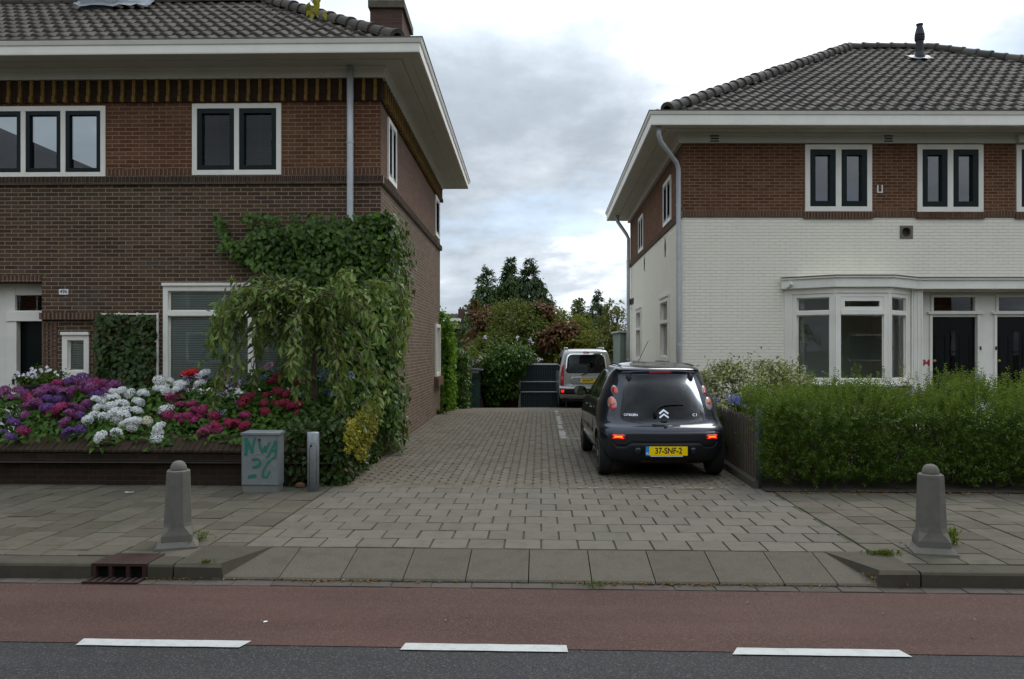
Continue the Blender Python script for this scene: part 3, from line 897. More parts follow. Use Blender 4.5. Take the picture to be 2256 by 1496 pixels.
def tile_field(A, B, up_plan, slope, lim_l, lim_r, vmax, tw=0.22, th=0.36, amp=0.03, ns=8, skip=None):
    """real pantiles: A->B eave line, up_plan unit plan direction up the slope"""
    A = np.array(A, float); B = np.array(B, float); t = (B - A); L = np.linalg.norm(t); t /= L
    up = np.array([up_plan[0], up_plan[1], slope], float); up /= np.linalg.norm(up)
    nn = np.cross(t, up); nn = nn if nn[2] > 0 else -nn
    x = np.linspace(0, 1, ns)
    prof = amp * (0.5 + 0.5 * np.cos(2 * np.pi * (x - 0.22))) ** 1.25 - amp * 0.3
    Vs, Qs, o = [], [], 0
    r = 0; v = 0.0
    while v < vmax:
        u = -0.5 * tw * (r % 1); c = 0
        while u < L:
            uc = u + tw / 2
            if lim_l(v + th / 2) - 0.05 < uc < lim_r(v + th / 2) + 0.05 and not (skip and skip(uc, v)):
                j = rng.normal(0, 0.003, 3)
                tilt = rng.normal(0, 0.002)
                rows = []
                for (dv, dh) in ((-0.035, -0.002), (-0.035, 0.046), (0.0 + 0.06, 0.036), (th + 0.02, 0.0)):
                    uu = u + x * (tw * 1.04) + j[0]
                    rows.append(A[None] + t[None] * uu[:, None] + up[None] * (v + dv + j[1]) + nn[None] * (prof * (0.4 if dh == -0.002 else 1) + dh + j[2] * 0.5 + tilt * (x - .5))[:, None])
                V = np.concatenate(rows); Vs.append(V)
                q = []
                for a in range(3):
                    for b in range(ns - 1):
                        q.append([o + a * ns + b, o + a * ns + b + 1, o + (a + 1) * ns + b + 1, o + (a + 1) * ns + b])
                Qs += q; o += len(V)
            u += tw; c += 1
        v += th; r += 1
    return np.concatenate(Vs), np.array(Qs)


def cap_run(mb, A, B, step=0.34, r=0.125):
    A = Vector(A); B = Vector(B); d = (B - A); L = d.length; d.normalize()
    side = d.cross(Vector((0, 0, 1))).normalized(); up = side.cross(d).normalized()
    s = 0.0
    while s < L - 0.02:
        e = min(s + step + 0.05, L + 0.05)
        jr = r * random.uniform(0.95, 1.05); dz = random.uniform(-0.008, 0.008)
        rows = []
        for q, rr in ((s - 0.012, jr * 0.6), (s - 0.01, jr * 1.08), (s + 0.05, jr * 1.06), (s + 0.055, jr * 0.97), (e, jr * 0.86)):
            rows.append([A + d * q + up * (dz - 0.03) + (side * math.cos(a) + up * math.sin(a)) * rr for a in [math.pi * (k / 10 * 1.2 - 0.1) for k in range(11)]])
        mb.grid(rows); s += step


# ------------------------------------------------------------------ left house: dark brick
LP = [(-9.6, 12.06), (-2.01, 11.9), (-1.87, 20.2), (-9.6, 20.35)]
LF = Fr(LP[0], LP[1]); LS = Fr(LP[1], LP[2]); LB = Fr(LP[2], LP[3]); LL = Fr(LP[3], LP[0])
hl = thing('brick_house', 'dark brown brick house with wide white eaves and yellow brick frieze', 'house', (LP[1][0], LP[1][1], 0))
Zb0, Zb1, Zf, Zw = 4.165, 4.30, 5.43, 5.78
r_w0 = LF.rect(-128, 236, 233, 390); r_w1 = LF.rect(424, 229, 620, 385)
r_big = LF.rect(360, 630, 668, 868)
r_small = LF.rect(138, 738, 197, 836)
r_door = LF.rect(-70, 622, 92, 1010); r_door = (r_door[0], r_door[1], 0.0, r_door[3])
def side_rect(fr, x0, yt, x1, yb, at):
    a = fr.px(x0, yt); b = fr.px(x1, yb); zt = fr.px(at, yt)[1]; zb = fr.px(at, yb)[1]
    return (min(a[0], b[0]), max(a[0], b[0]), zb, zt)
r_s1 = (0.55, 1.35, 4.36, 5.36)
r_s2 = (7.15, 7.95, 4.42, 5.42)
r_s3 = (7.1, 8.05, 0.95, 2.25)
fh = [r_w0, r_w1, r_big, r_small, r_door]; sh = [r_s1, r_s2, r_s3]
mb = MB(); wall_zone(mb, LF, 0, LF.L, 0, Zb0, fh, 0.16)
lw = mb.build('lower_wall', M['brick_dark'], hl)
mb = MB(); wall_zone(mb, LS, 0, LS.L, -0.3, Zb0, sh, 0.16); mb.build('side_wall', M['brick_side'], hl)
mb = MB(); wall_zone(mb, LF, 0, LF.L, Zb0, Zw, fh, 0.16); mb.build('upper_wall', M['brick_red'], hl)
mb = MB(); wall_zone(mb, LS, 0, LS.L, Zb0, Zw, sh, 0.16); mb.build('upper_side_wall', M['brick_side_up'], hl)
mb = MB(); wall_zone(mb, LB, 0, LB.L, -0.3, Zw, [], 0.1); wall_zone(mb, LL, 0, LL.L, -0.3, Zw, [], 0.1); mb.build('rear_wall', M['brick_side'], hl)
# storey floor inside, keeps the rooms dark
mb = MB(); mb.box(-9.5, -2.2, 12.3, 20.0, 3.05, 3.2); mb.build('inner_floor', M['dark_room'], hl)
# string course: bricks on end under the windows, breaking at the windows
def upright_run(mb, fr, u0, u1, z0, z1, w0, w1, bw=0.0625, gap=0.009):
    n = max(1, int(round((u1 - u0) / bw))); s = (u1 - u0) / n
    for k in range(n):
        j = random.uniform(-0.002, 0.002); a = u0 + k * s
        mb.box(a + gap / 2, a + s - gap / 2, w0, w1 + j, z0 + random.uniform(0, .003), z1 - random.uniform(0, .003))


mb = MB(LF.M); upright_run(mb, LF, 0, LF.L + 0.05, Zb0 + 0.02, Zb0 + 0.125, 0.0, 0.055); mb.build('string_course', M['brick_soldier_dark'], hl); mb = MB(LS.M); upright_run(mb, LS, 0.06, LS.L + 0.05, Zb0 + 0.02, Zb0 + 0.125, 0.0, 0.055)
sc = mb.build('string_course', M['brick_soldier_dark'], hl)
mb = MB(); sweep(mb, LP[:3], [(0.001, Zb0 + 0.003), (0.046, Zb0 + 0.008), (0.046, Zb0 + 0.125), (0.02, Zb0 + 0.135), (0.001, Zb0 + 0.135)]); mb.build('mortar_band', plain('band mortar', (0.22, 0.18, 0.14), 0.9), sc)
segs = [(0, r_w0[0]), (r_w0[1], r_w1[0]), (r_w1[1], LF.L)]
for a, b in segs:
    if b - a > .2: mb = MB(LF.M); upright_run(mb, LF, a, b, Zb0 + 0.142, Zb0 + 0.245, 0.0, 0.008); mb.build('upright_course', M['brick_soldier'], hl)
# frieze with yellow headers
mb = MB(); sweep(mb, LP[:3], [(0.001, Zf), (0.028, Zf + 0.004), (0.028, Zw), (0.001, Zw)]); fz = mb.build('frieze', M['brick_frieze'], hl)
mb = MB(LF.M); yb = MB(LF.M)
u = LF.L - 0.05
while u > 0.2:
    yb.box(u - 0.048, u, 0.02, 0.062, Zf + 0.09, Zw - 0.002); yb.box(u - 0.047, u - 0.001, 0.02, 0.085, Zf - 0.004, Zf + 0.083)
    u -= 0.177
yb.build('yellow_brick', M['yellow_brick'], fz); yb = MB(LS.M); u = 0.13
while u < LS.L:
    yb.box(u, u + 0.048, 0.02, 0.062, Zf + 0.09, Zw - 0.002); yb.box(u + 0.001, u + 0.047, 0.02, 0.085, Zf - 0.004, Zf + 0.083); u += 0.177
yb.build('yellow_brick', M['yellow_brick'], fz)

LE = LP[:4]


def eaves(parent, pts, zs, zt, ov, zw, spouts=()):
    # frieze board with moulding
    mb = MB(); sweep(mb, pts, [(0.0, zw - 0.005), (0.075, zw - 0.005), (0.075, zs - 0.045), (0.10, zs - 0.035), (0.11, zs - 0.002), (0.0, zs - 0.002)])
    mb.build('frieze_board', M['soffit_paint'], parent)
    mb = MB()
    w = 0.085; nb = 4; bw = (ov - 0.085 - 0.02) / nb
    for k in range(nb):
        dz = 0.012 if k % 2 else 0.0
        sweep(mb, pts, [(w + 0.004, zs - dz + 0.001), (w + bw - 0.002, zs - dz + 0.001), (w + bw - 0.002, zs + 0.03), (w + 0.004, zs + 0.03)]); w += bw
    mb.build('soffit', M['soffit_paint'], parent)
    mb = MB(); sweep(mb, pts, [(ov - 0.03, zs - 0.02), (ov + 0.0, zs - 0.02), (ov + 0.004, zs + 0.0), (ov + 0.004, zt - 0.075), (ov + 0.022, zt - 0.065), (ov + 0.04, zt - 0.02), (ov + 0.04, zt - 0.004), (ov - 0.03, zt - 0.004)])
    fa = mb.build('fascia', M['white_paint'], parent)
    mb = MB(); sweep(mb, pts, [(ov - 0.14, zt - 0.08), (ov - 0.03, zt - 0.08), (ov + 0.03, zt - 0.0035), (ov + 0.052, zt - 0.003), (ov + 0.052, zt + 0.008), (ov + 0.02, zt + 0.008), (ov - 0.04, zt - 0.065), (ov - 0.14, zt - 0.065)])
    mb.build('gutter', M['gutter_lip'], parent)


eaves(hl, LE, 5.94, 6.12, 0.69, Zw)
E = offset_poly(LE, 0.56)
sl = 0.642; tr = 3.16
Z0 = 6.075
RRl = Vector((E[1].x - tr, E[1].y + tr, Z0 + sl * tr))
RLl = Vector((E[0].x, E[0].y + tr, Z0 + sl * tr))
e = [Vector((p.x, p.y, Z0)) for p in E]
mb = MB(); mb.poly([e[0], e[1], RRl, RLl]); mb.poly([e[1], e[2], RRl]); mb.poly([e[2], e[3], RLl, RRl])
rf = mb.build('roof', M['tile_l'], hl)
V, Q = tile_field(e[0] + Vector((0, 0, 0.0)), e[1], (0, 1), sl, lambda v: -1, lambda v: (e[1] - e[0]).length - v * 0.842, tr / 0.842 + 0.1, tw=0.2, th=0.345, amp=0.046)
tl = rowmesh('roof_tile', V, Q, M['tile_l'], rf, smooth=False)
mb = MB(); cap_run(mb, e[1] + Vector((-0.25, 0.25, 0.25 * sl + 0.06)), RRl + Vector((0, 0, 0.07)), 0.33, 0.12)
cap_run(mb, RRl + Vector((0, 0, 0.05)), RLl + Vector((0, 0, 0.05)), 0.38, 0.12)
mb.build('ridge_tile', M['tile_l'], rf, smooth=False)
# lead box and crumpled flashing on the ridge
mb = MB(); c = P(222, 12, 14.1)
mb.box(c.x - 0.29, c.x + 0.28, 13.95, 14.6, 7.72, 8.22)
ch = mb.build('lead_box', M['lead'], rf)
mb = MB(); rows = []
for i in range(9):
    row = []
    for j in range(15):
        x = c.x - 0.42 + j * 0.1; v = -0.12 + i * 0.055
        yy = 13.95 + v; zz = Z0 + sl * (yy - E[1].y) + 0.075 + random.uniform(-0.03, 0.03) + (0.09 if j > 7 and i > 3 else 0) * random.random()
        row.append((x + random.uniform(-.02, .02), yy + random.uniform(-.02, .02), zz))
    rows.append(row)
mb.grid(rows); mb.build('lead_flashing', M['lead'], rf)
# chimney on the side wall
mb = MB(); cx0, cx1, cy0, cy1 = -2.62, -2.03, 14.35, 15.55
mb.box(cx0, cx1, cy0, cy1, 5.95, 7.92)
cm = mb.build('chimney', M['brick_chimney'], hl)
mb = MB(); mb.box(cx0 - 0.03, cx1 + 0.05, cy0 - 0.05, cy1 + 0.05, 7.925, 8.06); mb.box(cx0 + .1, cx1 - .1, cy0 + .1, cy1 - .1, 8.061, 8.1)
mb.build('chimney_cap', plain('mossy cap', (0.09, 0.075, 0.055), 0.9, var=0.4, scale=8, dirt=((0.16, 0.17, 0.08), 7, 0.5)), cm)

window(hl, LF, r_w0, cols=4, sash=True, gl='glass_up', blind=False, fw=0.075, sw=0.06)
window(hl, LF, r_w1, cols=2, sash=True, gl='glass_low', blind='dark', fw=0.075, sw=0.07, blind_tilt=0.006)
ub = LF.px(564, 700)[0]
window(hl, LF, r_big, widths=[0.64, 0.36], transom=LF.px(400, 690)[1], gl='glass_low', blind=True, fw=0.075, hood=0.045, sill=0.05, label='wide ground floor window with closed venetian blinds')
window(hl, LF, r_small, cols=1, gl='glass_low', blind=True, fw=0.08, hood=0.045, low=0.05, blind_tilt=0.02)
window(hl, LS, r_s1, cols=2, gl='glass_up', fw=0.075, proud=0.03, sash=True)
window(hl, LS, r_s2, cols=1, gl='glass_up', fw=0.075, proud=0.03, sash=True)
window(hl, LS, r_s3, cols=1, gl='glass_up', fw=0.085, proud=0.05)
mb = MB(LS.M); mb.box(r_s3[0] - 0.1, r_s3[1] + 0.1, -0.02, 0.11, r_s3[2] - 0.22, r_s3[2] - 0.01); mb.build('window_sill', M['brick_soldier'], hl)
# porch recess with white frame, transom light and dark door standing open
mb = MB(LF.M); d0, d1, _, d3 = r_door; w = -0.26
RCS = Fr(LF.pt(0, -0.24, 0).xy, LF.pt(LF.L, -0.24, 0).xy)
du = lambda x, y: RCS.px(x, y)
ux = [du(x, 700)[0] for x in (28, 36)]
zr1, zr0 = du(50, 690)[1] + 0.02, du(50, 706)[1] - 0.01
zt0, zt1 = du(50, 684)[1], du(50, 650)[1]
mb.box(d0, ux[0] - 0.10, w - 0.05, w, 0, d3)                       # white panelled side
mb.box(ux[0] - 0.10, ux[1], w - 0.08, w + 0.02, 0, zr0)               # door post
mb.box(ux[0] - 0.10, d1, w - 0.08, w + 0.04, zr0, zr1)                # rail
mb.box(ux[0] - 0.10, ux[0] + 0.03, w - 0.07, w + 0.01, zr1, d3); mb.box(ux[0] + 0.03, d1, w - 0.07, w + 0.005, zt1, d3)
mb.box(ux[0] + 0.03, d1, w - 0.07, w + 0.008, zr1, zt0)
pf = mb.build('porch_frame', M['white_paint'], hl)
mb = MB(LF.M); mb.poly([(ux[0] + .03, w - .04, zt0), (d1, w - .04, zt0), (d1, w - .04, zt1), (ux[0] + .03, w - .04, zt1)]); mb.build('transom_glass', M['glass_low'], pf)
mb = MB(LF.M); mb.box(ux[1], d1 + 0.3, w - 0.14, w - 0.10, 0.02, zr0 - 0.005)
for k in range(2):
    mb.box(ux[1] + 0.1, d1 - 0.05, w - 0.10, w - 0.088, 0.35 + k * 0.85, 1.0 + k * 0.85)
mb.build('door', M['door_green'], hl)
mb = MB(LF.M); mb.box(ux[1] - 0.05, ux[1] - 0.028, w + 0.02, w + 0.05, 1.08, 1.17); mb.build('door_lock', M['black_metal'], pf)
mb = MB(LF.M); upright_run(mb, LF, 0.0, d1 + 0.0, d3 + 0.004, d3 + 0.108, 0.0, 0.014); mb.build('lintel', M['brick_soldier'], hl); mb = MB(LF.M)
du = lambda x, y: LF.px(x, y)
u0 = du(84, 700)[0]; u1 = du(222, 700)[0]; z0_, z1_ = du(150, 704)[1], du(150, 689)[1]
upright_run(mb, LF, d1 + 0.002, u1, z0_, z1_, 0.0, 0.075)
mb.build('lintel', M['brick_soldier'], hl)
# stretcher piers beside the small window
for (a, b) in ((94, 108), (112, 127), (205, 219)):
    mb = MB(LF.M)
    ua, ub_ = du(a, 770)[0], du(b, 770)[0]
    z = 0.3
    while z < z0_ - 0.05:
        mb.box(ua + 0.004, ub_ - 0.004, 0.0, 0.012, z + 0.005, z + 0.058); z += 0.0625
    mb.build('brick_pier', M['brick_soldier'], hl)
# number plate
mb = MB(LF.M); a = du(131, 649); b = du(151, 637); mb.box(a[0], b[0], 0.002, 0.012, a[1], b[1]); npl = mb.build('number_plate', M['white_plate'], hl)
mb = MB(); add_text(mb, '496', 0.078, LF.pt((a[0] + b[0]) / 2, 0.0125, (a[1] + b[1]) / 2), LF.t, (0, 0, 1), 0.001, 0.001); mb.box(0, 0, 0, 0, 0, 0) if False else None
for s_ in (-1, 1):
    q = LF.pt((a[0] + b[0]) / 2 + s_ * 0.066, 0.013, (a[1] + b[1]) / 2); mb.poly([q + LF.t * -0.004, q + Vector((0, 0, -0.004)), q + LF.t * 0.004, q + Vector((0, 0, 0.004))])
mb.build('lettering', M['black_print'], npl)
# downpipe
def downpipe(parent, pts, r=0.05, collars=(), fr_n=None, mat='zinc'):
    mb = MB(); mb.tube(pts, r, 14)
    dp = mb.build('downpipe', M[mat], parent, smooth=True)
    for c in collars:
        mb = MB(); c = Vector(c); mb.tube([c + Vector((0, 0, -0.02)), c + Vector((0, 0, 0.02))], r * 1.12, 14)
        mb.tube([c, c - fr_n * 0.12], 0.008, 6)
        mb.build('pipe_collar', M[mat], dp)
    return dp


u = du(775, 300)[0]; q = lambda z: LF.pt(u, 0.11, z)
downpipe(hl, [q(5.945), q(4.6), q(3.0), q(0.3)], 0.05, [q(4.78), q(3.55)], LF.n)
mb = MB(LF.M); mb.box(0, 0.001, -0.01, 0.0, 0, 0.001)

# ------------------------------------------------------------------ right house: brick above, white below
RP = [(16.9, 25.2), (3.80, 25.0), (3.35, 15.3), (16.9, 15.36)]
RS = Fr(RP[1], RP[2]); RF = Fr(RP[2], RP[3]); RB = Fr(RP[0], RP[1]); RE = Fr(RP[3], RP[0])
hr = thing('white_house', 'house with white painted lower brickwork, bay window and grey tiled hipped roof', 'house', (RP[2][0], RP[2][1], 0))
Zr0 = RF.px(1600, 479)[1]; Zr1 = RF.px(1600, 465)[1]; Zrw = RF.px(1600, 316)[1]
q_a = RF.rect(1773, 319, 1920, 466); q_b = RF.rect(2020, 319, 2165, 467); q_c = RF.rect(2238, 319, 2384, 467)
bay_plan = [(5.37, 15.309), (6.12, 14.72), (7.15, 14.72), (7.84, 15.319)]
hole_bay = (RF.px(1772, 700)[0], RF.px(1985, 700)[0], 1.02, 2.72)
p0, p1 = RF.px(2033, 700)[0], RF.px(2330, 700)[0]
hole_porch = (p0, p1, 0.0, RF.px(2100, 642)[1])
hole_vent = RF.rect(1986, 501, 2007, 522)
s_u1 = RS.rect(1463, 500, 1480, 385); s_u2 = RS.rect(1407, 560, 1418, 468)
def srect(fr, xn, xf, ytop_n, ybot_n):
    """side window: near/far picture columns, heights measured at the near edge"""
    a = fr.px(xn, ytop_n); b = fr.px(xf, ytop_n); zb = fr.px(xn, ybot_n)[1]
    return (min(a[0], b[0]), max(a[0], b[0]), zb, a[1])
s_u1 = srect(RS, 1480, 1463, 384, 484); s_u2 = srect(RS, 1418, 1408, 469, 549)
s_l1 = srect(RS, 1475, 1456, 652, 796); s_l2 = srect(RS, 1413.5, 1403, 679, 796)
fh = [q_a, q_b, q_c, hole_bay, hole_porch, hole_vent]; sh = [s_u1, s_u2, s_l1, s_l2]
mb = MB(); wall_zone(mb, RF, 0, RF.L, 0, Zr0, fh, 0.16); wall_zone(mb, RS, 0, RS.L, -0.4, Zr0, sh, 0.14); mb.build('painted_wall', M['brick_painted'], hr)
mb = MB(); wall_zone(mb, RF, 0, RF.L, Zr0, Zrw + 0.05, fh, 0.16); wall_zone(mb, RS, 0, RS.L, Zr0, Zrw + 0.05, sh, 0.14); mb.build('upper_wall', M['brick_red'], hr)
mb = MB(); wall_zone(mb, RB, 0, RB.L, -0.4, Zrw, [], 0.1); wall_zone(mb, RE, 0, RE.L, -0.4, Zrw, [], 0.1); mb.build('rear_wall', M['brick_red'], hr)
mb = MB(); mb.box(3.75, 16.6, 15.7, 24.7, 3.02, 3.2); mb.build('inner_floor', M['dark_room'], hr)
# band of upright bricks, broken out under each window
mb = MB(RF.M); us = [0]
for qq in (q_a, q_b, q_c): us += [qq[0] - 0.03, qq[1] + 0.03]
us.append(RF.L)
for k in range(len(us) - 1):
    dz = 0.0 if k % 2 == 0 else -0.028
    upright_run(mb, RF, us[k], us[k + 1], Zr0 + 0.004 + dz, Zr1 - (0.0 if k % 2 == 0 else 0.02), 0.0, 0.03 if k % 2 == 0 else 0.05)
mb.build('string_course', M['brick_soldier'], hr); mb = MB(RS.M); upright_run(mb, RS, 0, RS.L, Zr0 + 0.004, Zr1, 0.0, 0.03)
sc = mb.build('string_course', M['brick_soldier'], hr)
mb = MB(); sweep(mb, RP[1:], [(0.001, Zr0 + 0.008), (0.022, Zr0 + 0.008), (0.022, Zr1 - 0.004), (0.001, Zr1)]); mb.build('mortar_band', plain('pale band mortar', (0.26, 0.22, 0.17), 0.9), sc)
zs_r, zt_r = 5.865, 6.105
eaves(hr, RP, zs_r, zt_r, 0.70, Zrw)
E = offset_poly(RP, 0.56); Z0r = 6.06
e = [Vector((p.x, p.y, Z0r)) for p in E]
RL = Vector((9.15, 21.15, 9.78)); RR = Vector((11.3, 21.15, 9.78))
mb = MB(); mb.poly([e[2], e[3], RR, RL]); mb.poly([e[1], e[2], RL]); mb.poly([e[0], e[1], RL, RR]); mb.poly([e[3], e[0], RR])
rf = mb.build('roof', M['tile_r'], hr)
sr = (RL.z - Z0r) / (RL.y - e[2].y); cs = 1 / math.sqrt(1 + sr * sr); Lr = (e[3] - e[2]).length
kl = (RL.x - e[2].x) / (RL.y - e[2].y); kr = (e[3].x - RR.x) / (RL.y - e[2].y)
V, Q = tile_field(e[2], e[3], (0, 1), sr, lambda v: v * cs * kl, lambda v: Lr - v * cs * kr, (RL.y - e[2].y) / cs, tw=0.255, th=0.385, amp=0.046, ns=9)
rowmesh('roof_tile', V, Q, M['tile_r'], rf)
mb = MB(); up = Vector((0, 0, 0.07))
cap_run(mb, e[2] + (RL - e[2]) * 0.035 + up, RL + up, 0.34, 0.14); cap_run(mb, RL + up, RR + up, 0.38, 0.13); cap_run(mb, e[3] + up, RR + up, 0.36, 0.14)
mb.build('ridge_tile', M['tile_r'], rf)
mb = MB(); rows = []
# roof flue with cowl
fb = P(2026, 128, 19.78)
mb.lathe([(0.127, -0.06), (0.123, 0.04), (0.094, 0.16), (0.094, 0.42), (0.102, 0.43), (0.119, 0.46), (0.119, 0.485), (0.098, 0.49), (0.123, 0.505), (0.123, 0.54), (0.098, 0.56), (0.119, 0.57), (0.119, 0.60), (0.070, 0.80), (0.070, 0.83), (0.086, 0.84), (0.086, 0.865), (0.016, 0.87)], 20, fb)
fl = mb.build('roof_flue', M['black_metal'], rf, smooth=False)
mb = MB(); rows = []
for i in range(7):
    rows.append([(fb.x - 0.27 + j * 0.06 + random.uniform(-.015, .015), fb.y - 0.22 + i * 0.06, Z0r + sr * (fb.y - 0.22 + i * 0.06 - e[2].y) + 0.085 + random.uniform(-.012, .012)) for j in range(10)])
mb.grid(rows); mb.build('lead_flashing', M['lead'], rf)

for qq in (q_a, q_b, q_c):
    window(hr, RF, qq, cols=2, sash=True, gl='glass_sky', fw=0.095, sw=0.105, proud=0.03, mull=0.11)
for qq in (s_u1, s_u2):
    window(hr, RS, qq, cols=2, sash=True, gl='glass_up', fw=0.08, sw=0.06, proud=0.03)
for qq in (s_l1, s_l2):
    window(hr, RS, qq, cols=1, transom=qq[2] + (qq[3] - qq[2]) * 0.62, gl='glass_low', fw=0.10, proud=0.035, hood=0.05)
    mb = MB(RS.M); mb.box(qq[0] - 0.08, qq[1] + 0.08, -0.03, 0.12, qq[2] - 0.085, qq[2] - 0.005); mb.build('window_sill', M['brick_soldier'], hr)
# box over the far right window, wall vents, small fittings
mb = MB(RF.M); a = RF.rect(2234, 300, 2390, 318); mb.box(a[0], a[1], 0.0, 0.16, a[2], a[3] - 0.01); mb.build('roller_box', M['soffit_paint'], hr)
for x in (1572, 1953):
    mb = MB(RF.M)
    u, z = RF.px(x, 308)
    for k in range(3): mb.box(u - 0.085 + 0.01 * (k == 1), u + 0.085, 0.075, 0.083, z - 0.058 + k * 0.05, z - 0.034 + k * 0.05)
    mb.build('eaves_vent', M['black_metal'], hr)
u, z = RF.px(1996.5, 511.5)
mb = MB(RF.M); hw = 0.128
rows = [[(u + 0.09 * math.cos(t), 0.012, z + 0.09 * math.sin(t)) for t in [2 * math.pi * k / 24 for k in range(24)]]]
def sqpt(t):
    c_, s_ = math.cos(t), math.sin(t); m = max(abs(c_), abs(s_)); return (u + hw * c_ / m, 0.012, z + hw * s_ / m)
rows.append([sqpt(2 * math.pi * k / 24) for k in range(24)])
rows.append([(p[0], -0.01, p[2]) for p in rows[-1]])
mb.grid([[(p[0], -0.12, p[2]) for p in rows[0]]] + rows, closed=True, cap0=True)
mb.build('wall_vent', plain('vent plate', (0.16, 0.14, 0.11), 0.6, dirt=((0.08, 0.06, 0.04), 12, 0.6)), hr)
mb = MB(RF.M); a = RF.rect(1932, 408, 1944, 425); mb.box(a[0], a[1], 0.0, 0.02, a[2], a[2] + 0.02); mb.box(a[0], a[0] + 0.02, 0, 0.02, a[2] + 0.02, a[3]); mb.box(a[1] - 0.02, a[1], 0, 0.02, a[2] + .02, a[3]); mb.build('cable_bracket', M['white_plate'], hr)
for (x, y) in ((1466, 543), (1420, 578)):
    u, z = RS.px(x, y); mb = MB(RS.M); mb.poly([(u - .09, .014, z), (u, .014, z - .24), (u + .09, .014, z), (u, .014, z + .24)]); mb.poly([(u - .09, .0, z), (u, .0, z - .24), (u, .014, z - .24), (u - .09, .014, z)])
    mb.build('wall_anchor', plain('rusty anchor plate', (0.16, 0.09, 0.06), 0.8), hr)
# downpipes
cpt = RP[2]
dn = Vector((-1, -0.0, 0))
v = P(1495, 700, 15.22)
top = P(1452, 300, 14.75)
pts = [(top.x, top.y, 5.87), (top.x, top.y + 0.01, 5.70), (top.x + 0.05, top.y + 0.06, 5.58), (v.x - 0.05, v.y - 0.05, 5.27), (v.x, v.y, 5.16), (v.x, v.y, 4.2), (v.x, v.y, 2.4), (v.x, v.y, 0.02)]
downpipe(hr, pts, 0.045, [(v.x, v.y, 4.45), (v.x, v.y, 3.05), (v.x, v.y, 1.72)], Vector((-0.6, -0.6, 0)))
v = Vector((3.68, 24.6, 0)); top = P(1359, 484, 24.9)
pts = [(top.x, 24.75, 5.87), (top.x, 24.75, 5.68), (v.x - 0.05, 24.65, 5.25), (v.x, v.y, 5.12), (v.x, v.y, 3.5), (v.x, v.y, -0.3)]
downpipe(hr, pts, 0.055, [(v.x, v.y, 4.4), (v.x, v.y, 2.9), (v.x, v.y, 1.3)], Vector((-0.9, 0, 0)), 'zinc')

# bay window
by = MB(); ins = [Vector((p[0], p[1], 0)) for p in bay_plan]
by.grid([[(p.x, p.y, 0.0) for p in ins], [(p.x, p.y, 0.93) for p in ins]]); bw_ = by.build('bay_base', M['brick_side'], hr)
mb = MB(); sweep(mb, bay_plan, [(-0.08, 0.935), (0.05, 0.925), (0.055, 0.965), (0.0, 0.99), (-0.08, 0.99)]); mb.build('bay_sill', M['white_paint'], hr); mb = MB(); sweep(mb, bay_plan, [(-0.06, 2.70), (0.02, 2.70), (0.02, 2.80), (-0.06, 2.80)])
bt = mb.build('bay_frame', M['white_paint'], hr)
plan2 = [(5.33, 15.309), (6.12, 14.72), (7.15, 14.72), (7.87, 15.25), (11.6, 15.23)]
mb = MB(); sweep(mb, plan2, [(-0.3, 2.80), (0.03, 2.80), (0.09, 2.81), (0.09, 2.97), (0.125, 2.985), (0.125, 3.015), (-0.3, 3.03)])
mb.poly([(p[0], p[1], 3.012) for p in plan2[:4]] + [(7.87, 15.4, 3.012), (5.33, 15.4, 3.012)])
cn = mb.build('canopy', M['white_paint'], hr)
mb = MB(); sweep(mb, plan2, [(-0.1, 3.032), (0.14, 3.02), (0.14, 3.034), (-0.1, 3.05)]); mb.build('canopy_edge', M['gutter_lip'], cn)
zt = 2.33
for k, (A, B) in enumerate(zip(bay_plan, bay_plan[1:])):
    fr = Fr(A, B)
    a0, a1 = (0.16, fr.L - 0.03) if k == 0 else ((0.03, fr.L - 0.03) if k == 1 else (0.03, fr.L - 0.10))
    window(hr, fr, (a0, a1, 0.99, 2.70), cols=1, transom=zt, gl='glass_low', fw=0.075, proud=0.0, top_sash=(k == 1), sw=0.075, name='bay_window')
    pm = MB(fr.M); pm.box(0.0, a0 - 0.001, -0.10, 0.012, 0.99, 2.70); pm.box(a1 + 0.001, fr.L, -0.10, 0.012, 0.99, 2.70); pm.build('bay_post', M['white_paint'], bt)
mb = MB()  # room seen through the bay
x0, x1 = RF.pt(hole_bay[0] - 0.6, 0, 0).x, RF.pt(hole_bay[1] + 0.15, 0, 0).x
for a, b, c_, d in (((x0, 16.9, 0.3), (x1, 16.9, 0.3), (x1, 16.9, 2.8), (x0, 16.9, 2.8)), ((x0, 15.5, 0.3), (x0, 16.9, 0.3), (x0, 16.9, 2.8), (x0, 15.5, 2.8)), ((x1, 15.5, 0.3), (x1, 16.9, 0.3), (x1, 16.9, 2.8), (x1, 15.5, 2.8)), ((x0, 15.5, 2.8), (x1, 15.5, 2.8), (x1, 16.9, 2.8), (x0, 16.9, 2.8)), ((x0, 15.5, 0.3), (x1, 15.5, 0.3), (x1, 16.9, 0.3), (x0, 16.9, 0.3))):
    mb.quad(a, b, c_, d)
mb.build('living_room', M['interior'], hr)
